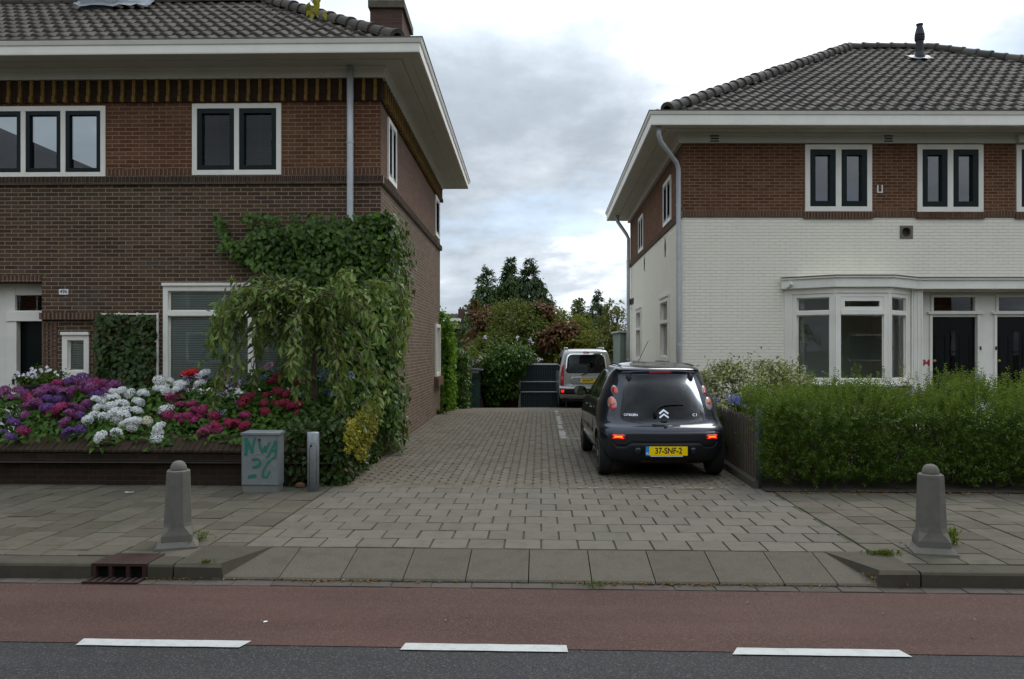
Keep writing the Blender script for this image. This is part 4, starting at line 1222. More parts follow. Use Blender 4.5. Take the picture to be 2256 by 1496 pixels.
# panelling and doors in the porch
mb = MB(RF.M); pa = RF.px(2006, 700)[0]
n = 6; w0 = (p0 - pa - 0.02) / n
for k in range(n): mb.box(pa + k * w0 + 0.003, pa + (k + 1) * w0 - 0.003, 0.0, 0.045 + 0.004 * (k % 2), 0.0, 2.80)
mb.build('plank_panel', M['white_paint'], hr)
PB = Fr(RF.pt(p0 - 0.02, -0.30, 0).xy, RF.pt(p1, -0.30, 0).xy)
fx = lambda x, y=700: PB.px(x, y)
d1 = (fx(2053)[0], fx(2152)[0]); d2 = (fx(2195)[0], fx(2290)[0]); zd = fx(2100, 698)[1]
t1 = (fx(2056)[0], fx(2147)[0], fx(2100, 685)[1], fx(2100, 655)[1]); t2 = (fx(2199)[0], fx(2290)[0], t1[2], t1[3])
mb = MB(); wall_zone(mb, PB, 0, PB.L, 0, 2.84, [(d1[0], d1[1], 0.0, zd), (d2[0], d2[1], 0.0, zd), t1, t2], 0.10)
mb.M = PB.M
for (a, b) in (d1, d2):
    mb.box(a - 0.05, a - 0.001, 0.0, 0.03, 0, zd + 0.05); mb.box(b + 0.001, b + 0.06, 0.0, 0.03, 0, zd + 0.05)
    mb.box(a - 0.10, b + 0.10, 0.003, 0.06, zd + 0.052, zd + 0.10)
for t_ in (t1, t2):
    ring(mb, t_[0] - 0.05, t_[1] + 0.05, t_[2] - 0.05, t_[3] + 0.05, 0.048, 0.001, 0.025)
pw = mb.build('porch_frame', M['white_paint'], hr)
for t_ in (t1, t2):
    mb = MB(PB.M); mb.poly([(t_[0], -0.05, t_[2]), (t_[1], -0.05, t_[2]), (t_[1], -0.05, t_[3]), (t_[0], -0.05, t_[3])]); mb.build('transom_glass', M['glass_low'], pw)
for (a, b) in (d1, d2):
    mb = MB(PB.M); mb.box(a + 0.004, b - 0.004, -0.10, -0.06, 0.02, zd - 0.004)
    m = (a + b) / 2
    ring(mb, a + 0.09, m - 0.13, 0.25, 1.9, 0.03, -0.06, -0.05); ring(mb, m + 0.13, b - 0.09, 0.25, 1.9, 0.03, -0.06, -0.05)
    for k in range(4): mb.box(m - 0.07, m + 0.07, -0.06, -0.045, 0.72 + k * 0.42, 0.75 + k * 0.42)
    dr = mb.build('door', M['door_green'], hr)
    mb = MB(PB.M); mb.poly([(m - .055, -.056, .75), (m + .055, -.056, .75), (m + .055, -.056, 1.98), (m - .055, -.056, 1.98)]); mb.build('door_glass', M['car_glass'], dr)
    mb = MB(PB.M); kx = a + 0.06
    mb.lathe([(0.01, 0), (0.012, 0.02), (0.03, 0.035), (0.033, 0.055), (0.02, 0.075), (0.002, 0.078)], 14)
    for i in range(len(mb.v)):
        pass
    kv = mb.v; mb2 = MB(PB.M); mb2.f = mb.f
    inv = PB.M.inverted(); c_ = Vector((kx, -0.06, fx(2058, 795)[1]))
    for p in kv:
        l = inv @ p; mb2.v.append(PB.M @ (c_ + Vector((l.x, l.z, l.y))))
    mb2.build('door_knob', plain('brass', (0.5, 0.36, 0.12), 0.3, 0.9), dr)
mb = MB(); uu, zz = PB.px(2039.5, 800); add_text(mb, '94', 0.17, PB.pt(uu, 0.004, zz), PB.t, (0, 0, 1), 0.004, 0.006); mb.build('house_number', M['red_print'], hr)
mb = MB(PB.M)
for x, y in ((2158, 767), (2192, 767)):
    uu, zz = PB.px(x, y); mb.box(uu - .014, uu + .014, 0.031, 0.045, zz - .035, zz + .035)
mb.build('door_bell', M['black_metal'], pw)
# small camera under the canopy corner
mb = MB(); c_ = P(1739, 628, 15.1); mb.tube([c_ + Vector((-.03, .06, -.05)), c_ + Vector((.03, -.05, .03))], 0.032, 10); mb.tube([c_ + Vector((.02, 0, .02)), c_ + Vector((.02, 0.05, .10))], 0.012, 6)
mb.build('wall_camera', M['white_plate'], hr)
# figurine on the inner sill
mb = MB(); fg = P(1775, 838, 15.25)
mb.lathe([(0.07, 0), (0.075, 0.05), (0.085, 0.11), (0.05, 0.15), (0.03, 0.17), (0.045, 0.2), (0.055, 0.235), (0.04, 0.28), (0.01, 0.295)], 14, (fg.x, fg.y, 1.03))
tag(mb.build('figurine', M['white_plate'], None, smooth=True), 'small white bust figurine standing inside the bay window on its left', 'figurine')
mb = MB(); mb.box(5.4, 7.8, 15.05, 15.45, 1.0, 1.03); mb.build('window_board', M['white_paint'], hr)

# ------------------------------------------------------------------ vehicles
def pchip(xs, ys):
    xs = np.array(xs, float); ys = np.array(ys, float)
    h = np.diff(xs); d = np.diff(ys) / h
    m = np.zeros(len(xs)); m[0] = d[0]; m[-1] = d[-1]
    for i in range(1, len(xs) - 1):
        if d[i - 1] * d[i] > 0:
            w1 = 2 * h[i] + h[i - 1]; w2 = h[i] + 2 * h[i - 1]
            m[i] = (w1 + w2) / (w1 / d[i - 1] + w2 / d[i])

    def f(x):
        x = min(max(x, xs[0]), xs[-1]); i = min(int(np.searchsorted(xs, x, side='right')) - 1, len(xs) - 2); i = max(i, 0)
        t = (x - xs[i]) / h[i]
        return float((2 * t ** 3 - 3 * t ** 2 + 1) * ys[i] + (t ** 3 - 2 * t ** 2 + t) * h[i] * m[i] + (-2 * t ** 3 + 3 * t ** 2) * ys[i + 1] + (t ** 3 - t ** 2) * h[i] * m[i + 1])
    return f


class Shape:
    def __init__(s, w, yr, yf, Rr, Rf, p=2.6, pf=2.4):
        s.w, s.yr, s.yf, s.Rr, s.Rf = (pchip(*zip(*t)) for t in (w, yr, yf, Rr, Rf)); s.p = p; s.pf = pf

    def rear(s, x, z):
        a = min(abs(x) / s.w(z), 0.9999)
        return s.yr(z) + s.Rr(z) * (1 - (1 - a ** s.p) ** (1 / s.p))

    def front(s, x, z):
        a = min(abs(x) / s.w(z), 0.9999)
        return s.yf(z) - s.Rf(z) * (1 - (1 - a ** s.pf) ** (1 / s.pf))

    def side(s, y, z):
        w = s.w(z); r0 = s.yr(z) + s.Rr(z); f0 = s.yf(z) - s.Rf(z)
        if y < r0:
            t = min(max((r0 - y) / s.Rr(z), 0), 0.9999); return w * (1 - t ** s.p) ** (1 / s.p)
        if y > f0:
            t = min(max((y - f0) / s.Rf(z), 0), 0.9999); return w * (1 - t ** s.pf) ** (1 / s.pf)
        return w

    def ringpts(s, z, inset=0.0):
        w = s.w(z) - inset; out = []
        r0 = s.yr(z) + s.Rr(z); f0 = s.yf(z) - s.Rf(z); Rr = max(s.Rr(z) - inset, .02); Rf = max(s.Rf(z) - inset, .02)
        N = 30
        for k in range(N + 1):
            a = math.pi * k / N; c, q = math.cos(a), math.sin(a)
            out.append((-w * math.copysign(abs(c) ** (2 / s.p), c), r0 - Rr * abs(q) ** (2 / s.p), z))
        for k in range(1, 14): out.append((w, r0 + (f0 - r0) * k / 14, z))
        for k in range(N + 1):
            a = math.pi * k / N; c, q = math.cos(a), math.sin(a)
            out.append((w * math.copysign(abs(c) ** (2 / s.pf), c), f0 + Rf * abs(q) ** (2 / s.pf), z))
        for k in range(1, 14): out.append((-w, f0 + (r0 - f0) * k / 14, z))
        return out

    def normal_rear(s, x, z):
        e = 0.004
        dx = (s.rear(x + e, z) - s.rear(x - e, z)) / (2 * e); dz = (s.rear(x, z + e) - s.rear(x, z - e)) / (2 * e)
        return Vector((dx, -1, dz)).normalized()

    def normal_side(s, y, z, sg):
        e = 0.004
        dy = (s.side(y + e, z) - s.side(y - e, z)) / (2 * e); dz = (s.side(y, z + e) - s.side(y, z - e)) / (2 * e)
        return Vector((sg, -dy, -dz)).normalized()

    def rp(s, x, z, off): return Vector((x, s.rear(x, z), z)) + s.normal_rear(x, z) * off
    def fp(s, x, z, off): return Vector((x, s.front(x, z) + off, z))
    def sp(s, y, z, off, sg): return Vector((sg * s.side(y, z), y, z)) + s.normal_side(y, z, sg) * off


def rounded(pts, r=0.05, n=5):
    """round the corners of a 2D outline and resample"""
    out = []; m = len(pts)
    for i in range(m):
        a, b, c = (Vector((*pts[(i + k) % m], 0)) for k in (-1, 0, 1))
        rr = r[i] if isinstance(r, (list, tuple)) else r
        d1 = (a - b); d2 = (c - b); l = min(rr, d1.length * 0.48, d2.length * 0.48)
        p, q = b + d1.normalized() * l, b + d2.normalized() * l
        for k in range(n + 1):
            t = k / n; v = p * (1 - t) ** 2 + b * 2 * t * (1 - t) + q * t * t; out.append((v.x, v.y))
    res = []
    for i in range(len(out)):
        a = Vector(out[i]); b = Vector(out[(i + 1) % len(out)]); k = max(1, int((b - a).length / 0.05))
        for j in range(k): res.append(tuple(a.lerp(b, j / k)))
    return res


def patch(mb, outline, fn, off, rings=6, skirt=0.012, bulge=0.0):
    c = Vector((sum(p[0] for p in outline) / len(outline), sum(p[1] for p in outline) / len(outline)))
    rows = []
    for k in range(rings + 1):
        f = max(k / rings, 0.02)
        rows.append([fn(c.x + (p[0] - c.x) * f, c.y + (p[1] - c.y) * f, off + bulge * (1 - f * f)) for p in outline])
    if skirt: rows.append([fn(p[0], p[1], off - skirt) for p in outline])
    mb.grid(rows, closed=True, cap0=True)


def strip(mb, xs, lo, hi, fn, off, nz=6, skirt=0.012):
    rows = []
    for x in xs:
        a, b = lo(x), hi(x); r = [fn(x, a + (b - a) * k / nz, off) for k in range(nz + 1)]
        rows.append([fn(x, a, off - skirt)] + r + [fn(x, b, off - skirt)])
    mb.grid(rows)


def prism(outline, axis, a, b):
    mb = MB()
    if axis == 'y': mb.grid([[(p[0], a, p[1]) for p in outline], [(p[0], b, p[1]) for p in outline]], closed=True, cap0=True, cap1=True)
    else: mb.grid([[(a, p[0], p[1]) for p in outline], [(b, p[0], p[1]) for p in outline]], closed=True, cap0=True, cap1=True)
    return mb


def carve(o, cutters):
    """boolean cut-outs baked into the body mesh"""
    tmp = []
    for k, mb in enumerate(cutters):
        c = mb.build('cutter', None, uv=False); tmp.append(c)
        bm = bmesh.new(); bm.from_mesh(c.data); bmesh.ops.recalc_face_normals(bm, faces=bm.faces); bm.to_mesh(c.data); bm.free()
        md = o.modifiers.new('cut', 'BOOLEAN'); md.operation = 'DIFFERENCE'; md.object = c; md.solver = 'EXACT'
    dg = bpy.context.evaluated_depsgraph_get()
    me = bpy.data.meshes.new_from_object(o.evaluated_get(dg))
    old = o.data; o.modifiers.clear(); o.data = me; bpy.data.meshes.remove(old)
    for c in tmp: 
        d = c.data; bpy.data.objects.remove(c); bpy.data.meshes.remove(d)


def body_mesh(sh, zs, name, mat, parent, cutters):
    mb = MB(); rows = [sh.ringpts(z) for z in zs]
    mb.grid(rows, closed=True, cap0=True, cap1=False)
    # domed roof
    top = rows[-1]; cx_ = sum(p[0] for p in top) / len(top); cy_ = sum(p[1] for p in top) / len(top)
    idx0 = len(mb.v) - len(top); prev = list(range(idx0, len(mb.v)))
    for f, dz in ((0.8, 0.008), (0.55, 0.016), (0.25, 0.021)):
        cur = [mb.vert((cx_ + (p[0] - cx_) * f, cy_ + (p[1] - cy_) * f, p[2] + dz)) for p in top]
        n = len(top)
        for k in range(n): mb.f.append([prev[k], prev[(k + 1) % n], cur[(k + 1) % n], cur[k]])
        prev = cur
    mb.f.append(prev)
    o = mb.build(name, mat, parent)
    bm = bmesh.new(); bm.from_mesh(o.data); bmesh.ops.recalc_face_normals(bm, faces=bm.faces); bm.to_mesh(o.data); bm.free()
    if cutters: carve(o, cutters)
    me = o.data
    me.polygons.foreach_set('use_smooth', [True] * len(me.polygons))
    md = o.modifiers.new('edges', 'EDGE_SPLIT') if False else None
    try: me.set_sharp_from_angle(angle=R(35))
    except Exception: pass
    return o


def wheel_part(root, x, y, r, wd, side):
    """tyre and rim; side -1 left, +1 right"""
    n = 36
    Mx = Matrix.Translation((x, y, r)) @ Matrix.Rotation(R(90), 4, 'Y')
    mb = MB(Mx); h = wd / 2
    mb.lathe([(r * 0.66, -h), (r * 0.9, -h), (r * 0.975, -h * 0.85), (r, -h * 0.55), (r, h * 0.55), (r * 0.975, h * 0.85), (r * 0.9, h), (r * 0.66, h)], n)
    t = mb.build('wheel', M['rubber'], root, smooth=False)
    s = side
    mb = MB(Mx)
    rows = [(r * 0.665, s * h * 0.99), (r * 0.64, s * h * 1.02), (r * 0.6, s * h * 0.92), (r * 0.3, s * h * 0.86), (r * 0.16, s * h * 1.0), (r * 0.02, s * h * 1.02)]
    mb.grid([[(q * math.cos(2 * math.pi * k / n), q * math.sin(2 * math.pi * k / n), z) for k in range(n)] for q, z in rows], closed=True)
    mb.build('rim', M['rim'], t)
    mb = MB(Mx)
    for k in range(7):
        a = 2 * math.pi * k / 7
        pts = [(q * r * math.cos(a + da), q * r * math.sin(a + da), s * h * 0.945) for q, da in ((0.30, -0.22), (0.56, -0.19), (0.56, 0.19), (0.30, 0.22))]
        mb.poly(pts)
    mb.build('rim_slot', M['rubber'], t)
    return t


def cyl_x(x0, x1, y, z, r, n=40):
    mb = MB(); mb.grid([[(x, y + r * math.cos(2 * math.pi * k / n), z + r * math.sin(2 * math.pi * k / n)) for k in range(n)] for x in (x0, x1)], closed=True, cap0=True, cap1=True)
    return mb


def ellipse(cx_, cz_, a, b, n=20, rot=0.0):
    return [(cx_ + a * math.cos(t) * math.cos(rot) - b * math.sin(t) * math.sin(rot), cz_ + a * math.cos(t) * math.sin(rot) + b * math.sin(t) * math.cos(rot)) for t in [2 * math.pi * k / n for k in range(n)]]


def number_plate(root, text, y, z, xc=0.0, nx=(1, 0, 0), up=(0, 0, 1), w=0.52, h=0.112, ts=0.105, sx=0.92, fw_=0.0):
    o = Vector((xc, y, z)); X = Vector(nx); U = Vector(up); Nn = X.cross(U)
    def bx(mb, a, b, c, d, e0, e1):
        p = [o + X * x + U * u + Nn * e for e in (e0, e1) for u in (c, d) for x in (a, b)]
        i = [mb.vert(q) for q in p]
        for f in ((0, 2, 3, 1), (4, 5, 7, 6), (0, 1, 5, 4), (2, 6, 7, 3), (0, 4, 6, 2), (1, 3, 7, 5)): mb.f.append([i[k] for k in f])
    mb = MB(); bx(mb, -w / 2 + 0.045, w / 2, -h / 2, h / 2, 0, 0.006); pl = mb.build('number_plate', M['plate_yellow'], root)
    mb = MB(); bx(mb, -w / 2, -w / 2 + 0.0445, -h / 2, h / 2, 0, 0.006); add_text(mb, '', 0.01, o, X, U) if False else None
    mb.build('plate_band', M['plate_blue'], pl)
    mb = MB(); add_text(mb, 'NL', 0.032, o + X * (-w / 2 + 0.022) - U * (h * 0.28) + Nn * 0.0065, X, U, 0.001, 0.001); mb.build('country_letters', M['white_plate'], pl)
    mb = MB(); add_text(mb, text, ts, o + X * (0.022) + Nn * 0.0065, X, U, 0.001, 0.0022, sx=sx); mb.build('lettering', M['black_print'], pl)
    return pl


# ---- small dark hatchback, lights lit
hc = thing('hatchback_car', 'dark blue-grey three-lamp hatchback parked beside the picket fence with rear fog lamps lit', 'car', (0, 0, 0))
hc['label'] = 'small dark blue-grey hatchback parked beside the picket fence, rear lamps lit'
sh = Shape(
    w=[(.19, .70), (.26, .755), (.40, .80), (.58, .815), (.70, .812), (.82, .80), (.92, .785), (1.0, .755), (1.12, .705), (1.25, .64), (1.34, .585), (1.40, .53), (1.432, .46), (1.447, .40)],
    yr=[(.19, .16), (.26, .07), (.36, .025), (.46, .005), (.56, .0), (.62, .012), (.655, .045), (.69, .11), (.74, .15), (.85, .185), (1.0, .245), (1.15, .32), (1.30, .41), (1.335, .42), (1.37, .40), (1.392, .43), (1.42, .60), (1.447, .95)],
    yf=[(.19, 3.30), (.30, 3.40), (.5, 3.43), (.7, 3.36), (.82, 3.16), (.9, 2.92), (.96, 2.72), (1.15, 2.33), (1.33, 1.95), (1.40, 1.75), (1.447, 1.45)],
    Rr=[(.19, .34), (.40, .36), (.60, .40), (.70, .50), (.9, .62), (1.2, .58), (1.3, .48), (1.38, .34), (1.447, .3)],
    Rf=[(.19, .7), (.6, .7), (.96, .6), (1.3, .35), (1.447, .25)], p=2.7)
zs = [.19, .21, .24, .28, .33, .38, .43, .48, .53, .57, .60, .63, .65, .665, .68, .70, .72, .75, .79, .84, .89, .94, .98, 1.03, 1.08, 1.13, 1.18, 1.23, 1.28, 1.315, 1.34, 1.358, 1.372, 1.386, 1.40, 1.415, 1.43, 1.44, 1.447]
rg = rounded([(-.545, .735), (-.30, .695), (.30, .695), (.545, .735), (.535, .86), (.445, 1.305), (-.445, 1.305), (-.535, .86)], [.12, .2, .2, .12, .1, .06, .06, .1])
rg_in = rounded([(-.47, .86), (.47, .86), (.41, 1.27), (-.41, 1.27)], [.09, .09, .06, .06])
sw_out = rounded([(.74, .985), (1.58, .955), (2.52, .945), (2.40, 1.03), (1.93, 1.315), (1.45, 1.355), (1.02, 1.335), (.86, 1.26)], .06)
cab = MB(); crows = [sh.ringpts(z, 0.11) for z in (.50, .8, 1.0, 1.15, 1.3, 1.375)]
crows = [[(p[0], min(max(p[1], .62), 2.45), p[2]) for p in r] for r in crows]
cab.grid(crows, closed=True, cap0=True, cap1=True)
ws_in = rounded([(-.56, 1.02), (.56, 1.02), (.46, 1.33), (-.46, 1.33)], .06)
cut = [cyl_x(-1, -.52, .52, .285, .325), cyl_x(.52, 1, .52, .285, .325), cyl_x(-1, -.52, 2.86, .285, .325), cyl_x(.52, 1, 2.86, .285, .325),
       cab, prism(rg_in, 'y', -.3, .9), prism(ws_in, 'y', 1.7, 3.2)]
sw_in = rounded([(.86, 1.0), (1.50, .99), (1.50, 1.325), (1.06, 1.31), (.93, 1.25)], .05)
sw_in2 = rounded([(1.60, .985), (2.36, .98), (1.90, 1.285), (1.60, 1.32)], .05)
cut += [prism(sw_in, 'x', -1.0, -.3), prism(sw_in, 'x', .3, 1.0), prism(sw_in2, 'x', -1.0, -.3), prism(sw_in2, 'x', .3, 1.0)]
body = body_mesh(sh, zs, 'body', M['car_dark'], hc, cut)
# glass
mb = MB(); patch(mb, rg, sh.rp, 0.003, 10, skirt=0); rw = mb.build('rear_window', M['car_glass'], hc, smooth=True)
mb = MB(); patch(mb, ws_in, sh.fp, 0.0, 6, skirt=0); mb.build('windscreen', M['car_glass'], hc, smooth=True)
for sg in (-1, 1):
    mb = MB(); patch(mb, sw_out, lambda y, z, o, sg=sg: sh.sp(y, z, o, sg), 0.004, 8, skirt=0.01); mb.build('side_window', M['car_glass'], hc, smooth=True)
    pm = MB(); 
    for yy in (1.535,):
        pm.grid([[sh.sp(y, .95 + .41 * k / 8, 0.006, sg) for k in range(9)] for y in (yy, yy + .07)])
    pm.build('door_pillar', M['car_plastic'], hc)
    # doors: seams, rubbing strip, handles
    sm = MB()
    for line in ([(.98, .30), (.95, .40), (1.02, .60), (.96, .78), (.86, .95)], [(1.57, .28), (1.57, .95)], [(2.52, .40), (2.55, .62), (2.54, .94)], [(1.0, .285), (2.45, .285)]):
        sm.tube([sh.sp(y, z, 0.001, sg) for y, z in line], 0.0045, 5)
    sm.build('door_seam', M['rubber'], hc)
    st = MB(); strip(st, [1.02 + k * .09 for k in range(6)], lambda y: .505, lambda y: .575, lambda y, z, o, sg=sg: sh.sp(y, z, o, sg), .008, 2); strip(st, [1.60 + k * .1 for k in range(10)], lambda y: .505, lambda y: .575, lambda y, z, o, sg=sg: sh.sp(y, z, o, sg), .008, 2)
    st.build('rubbing_strip', M['car_satin'], hc)
    for yy in (1.10, 1.70):
        hm = MB(); hm.tube([sh.sp(yy, .83, .004, sg), sh.sp(yy + .02, .835, .03, sg), sh.sp(yy + .13, .835, .03, sg), sh.sp(yy + .15, .83, .004, sg)], .011, 8); hm.build('door_handle', M['car_dark'], hc, smooth=True)
    # mirror
    mm = MB(); c = Vector((sg * .87, 2.33, 1.0))
    mm.grid([[c + Vector((sg * .105 * math.cos(t) * f, dy, .075 * math.sin(t) * f)) for t in [2 * math.pi * k / 20 for k in range(20)]] for dy, f in ((-.03, .86), (-.035, .97), (-.02, 1.0), (.04, .95), (.09, .7), (.12, .3))], closed=True, cap1=True)
    mm.tube([c + Vector((-sg * .05, .03, -.03)), Vector((sg * .74, 2.36, .97))], .03, 8)
    mr = mm.build('mirror', M['car_plastic'], hc, smooth=True)
    gm = MB(); gm.poly([c + Vector((sg * .092 * math.cos(t), -.028, .065 * math.sin(t))) for t in [2 * math.pi * k / 20 for k in range(20)]]); gm.build('mirror_glass', glass('mirror glass', .8, (.02, .02, .02)) if sg < 0 else M['chrome'], mr)
    # lamps
    def lamp(nm, cx_, cz_, a, b, parts):
        lm = MB(); patch(lm, ellipse(cx_, cz_, a + .003, b + .004), sh.rp, .004, 4, .02, .004); lo = lm.build('tail_light', M['lens_clear'], hc, smooth=True)
        for (dx, dz, ra, rb, mt, n_) in parts:
            pm = MB(); patch(pm, ellipse(cx_ + dx, cz_ + dz, ra, rb), sh.rp, .009, 4, .02, .01); pm.build(n_, M[mt], lo, smooth=True)
    if sg < 0:
        lamp('u', -.585, 1.105, .034, .058, [(.004, -.004, .03, .048, 'lens_red', 'lens')])
        lamp('l', -.625, .935, .05, .083, [(0, .026, .043, .047, 'lens_orange', 'lens'), (.004, -.045, .036, .034, 'lens_red', 'lens')])
    else:
        lamp('u', .585, 1.105, .034, .058, [(0, .012, .028, .036, 'lens_orange', 'lens'), (0, -.03, .022, .022, 'lens_red', 'lens')])
        lamp('l', .625, .935, .05, .083, [(0, .03, .042, .042, 'lens_orange', 'lens')])
# dark insert with lit fog lamps
mb = MB(); xs = [-.70 + 1.40 * k / 56 for k in range(57)]
hi = lambda x: .603 - max(0, abs(x) - .64) * .35
def lo(x):
    a = abs(x)
    if a < .43: return .478
    if a < .50: return .478 - (a - .43) / .07 * .05
    if a < .60: return .428
    return .428 + ((a - .60) / .10) ** 1.5 * .145
strip(mb, xs, lo, hi, sh.rp, .007, 5); ins_ = mb.build('bumper_insert', M['car_satin'], hc, smooth=True)
mb = MB(); xs = [-.66 + 1.32 * k / 52 for k in range(53)]
strip(mb, xs, lambda x: .20 + .02 * (abs(x) / .66) ** 2, lambda x: lo(x) - .012, sh.rp, .004, 6); mb.build('lower_bumper', M['car_plastic'], hc, smooth=True)
for sg in (-1, 1):
    cxl = .585 * sg
    mb = MB(); patch(mb, rounded([(cxl - .085, .505), (cxl + .085, .505), (cxl + .085, .572), (cxl - .085, .572)], .03), sh.rp, .010, 4, .02, .004); fo = mb.build('fog_light', M['lamp_on'] if False else plain('dark red lens', (.18, .008, .01), .15, coat=1.0), hc, smooth=True)
    mb = MB(); patch(mb, rounded([(cxl - .052, .532), (cxl + .052, .532), (cxl + .048, .552), (cxl - .048, .552)], .012), sh.rp, .014, 3, .01, .004); mb.build('glow', M['lamp_core'], fo, smooth=True)
    mb = MB()
    for (a, b, c_, d) in ((-.066, .066, .519, .5315), (-.066, .066, .5525, .565)):
        patch(mb, [(cxl + a, c_), (cxl + b, c_), (cxl + b, d), (cxl + a, d)], sh.rp, .0135, 2, .006)
    mb.build('glow_edge', M['lamp_on'], fo)
    mb = MB(); mb.lathe([(.001, -.01), (.042, 0), (.046, .012), (.03, .022), (.001, .024)], 16)
    q = sh.rp(.345 * sg, .37, .0); mb2 = MB(); mb2.f = mb.f; mb2.v = [q + Vector((p.x, -p.z, p.y)) for p in mb.v]; mb2.build('plate_lamp', M['car_dark'], hc, smooth=True)
# plate and its holder
mb = MB(); mb.box(-.268, .268, -.022, .03, .30, .428); hd = mb.build('plate_holder', M['rubber'], hc)
mb = MB(); mb.box(-.20, .20, -.0235, -.0222, .303, .316); mb.build('holder_strip', M['white_plate'], hd)
number_plate(hc, '37-SNF-2', -.0225, .374, ts=.105, sx=.84)
# exhaust / tow bar
mb = MB(); mb.tube([(-.30, .12, .235), (.28, .12, .235)], .025, 10); mb.build('rear_beam', M['rust'], hc, smooth=True)
# emblem, lettering, wiper, latch
mb = MB()
for dz in (0, .05):
    for sg in (-1, 1):
        z0_ = .775 + dz; q = lambda x, z: sh.rp(x * sg, z, .012)
        a, b, c_, d = q(0.0, z0_ + .05), q(.062, z0_ + .004), q(.052, z0_ - .014), q(0.0, z0_ + .026)
        a2, b2, c2, d2 = (v + Vector((0, -.008, 0)) for v in (a, b, c_, d))
        for f in ((a2, b2, c2, d2), (a, b, b2, a2), (b, c_, c2, b2), (c_, d, d2, c2), (d, a, a2, d2)): mb.poly(f)
mb.build('emblem', M['chrome'], hc)
def rear_text(nm, body_, size, xc, z, sx=1.0):
    vs, fs = text_polys(body_, size, .002, 0.0)
    mb = MB(); b = 0
    for p in vs: mb.v.append(sh.rp(xc + p.x * sx, z + p.y, .011 + p.z))
    mb.f = [list(f) for f in fs]; mb.build(nm, M['chrome'], hc)
rear_text('lettering', 'CITROËN', .040, -.41, .80, 1.0)
rear_text('lettering', 'C1', .048, .40, .80, 1.2)
mb = MB(); q = lambda x, z, o=.03: sh.rp(x, z, o)
mb.tube([q(-.11, .775, .02), q(-.115, .83, .04), q(-.07, .885), q(.0, .915), (q(.12, .925)), q(.26, .925, .02)], [.022, .02, .017, .014, .011, .007], 8); mb.build('wiper', M['rubber'], hc, smooth=True)
mb = MB(); patch(mb, rounded([(-.04, .715), (.04, .715), (.04, .755), (-.04, .755)], .012), sh.rp, .02, 3, .02); mb.tube([q(-.0, .662, .0), q(0, .662, .012)], .018, 10); mb.build('latch_button', M['car_plastic'], hc, smooth=True)
# roof spoiler: side brackets and high brake lamp
for sg in (-1, 1):
    mb = MB(); c = sh.rp(sg * .40, 1.285, .0)
    mb.grid([[c + Vector((sg * .001 + a * f, -.012 - d, b * f - .015 * k)) for a, b in [(.035 * math.cos(t), .05 * math.sin(t)) for t in [2 * math.pi * j / 16 for j in range(16)]]] for k, (d, f) in enumerate(((-.02, .9), (.015, 1.0), (.03, .75), (.036, .2)))], closed=True, cap1=True)
    mb.build('spoiler_bracket', M['car_plastic'], hc, smooth=True)
mb = MB(); strip(mb, [-.475 + .95 * k / 30 for k in range(31)], lambda x: 1.318, lambda x: 1.368 - .02 * (x / .475) ** 2, sh.rp, .022, 3, .03); mb.build('roof_spoiler', M['car_dark'], hc, smooth=True)
mb = MB(); patch(mb, rounded([(-.145, 1.322), (.145, 1.322), (.145, 1.361), (-.145, 1.361)], .01), sh.rp, .026, 3, .01); mb.build('brake_light', M['lens_red'], hc, smooth=True)
mb = MB(); mb.tube([(-.0 - .05, 2.0, 1.40), (.06, 1.62, 1.76)], .004, 6); mb.tube([(-.05, 2.0, 1.38), (-.04, 1.97, 1.42)], .012, 8); mb.build('antenna', M['rubber'], hc)
for sx_ in (-1, 1):
    mb = MB(); mb.tube([(sx_ * .48, .62, 1.425), (sx_ * .50, 1.0, 1.436), (sx_ * .50, 1.5, 1.43), (sx_ * .48, 1.8, 1.402)], .009, 5); mb.build('roof_seam', M['rubber'], hc)
# seats
for sx_ in (-.34, .34):
    mb = MB(); mb.grid([[(sx_ + .23 * c_ * f, 1.52 + dy + .05 * s_, z) for c_, s_ in [(math.copysign(abs(math.cos(t)) ** .6, math.cos(t)), math.sin(t)) for t in [2 * math.pi * k / 20 for k in range(20)]]] for z, dy, f in ((.45, .1, 1), (.7, .05, 1.0), (.95, -.02, .95), (1.03, -.04, .8), (1.05, -.045, .5), (1.055, -.045, .5), (1.08, -.05, .55), (1.2, -.07, .5), (1.22, -.07, .3))], closed=True, cap0=True, cap1=True); mb.build('seat', M['car_cabin'], hc, smooth=True)
mb = MB(); mb.box(-.62, .62, .70, .82, .5, .90)
for sx_ in (-.38, .38): mb.box(sx_ - .11, sx_ + .11, .71, .78, .905, 1.0)
mb.build('rear_bench', M['car_cabin'], hc)
for sx_ in (-1, 1):
    for yy in (.52, 2.86): wheel_part(hc, sx_ * .715, yy, .282, .165, sx_)
mb = MB(); mb.box(-.55, .55, .25, 3.1, .20, .26); mb.box(-.50, .50, .35, .72, .18, .44); mb.build('underbody', M['rubber'], hc)
hc.location = (1.925, 9.70, 0.0)

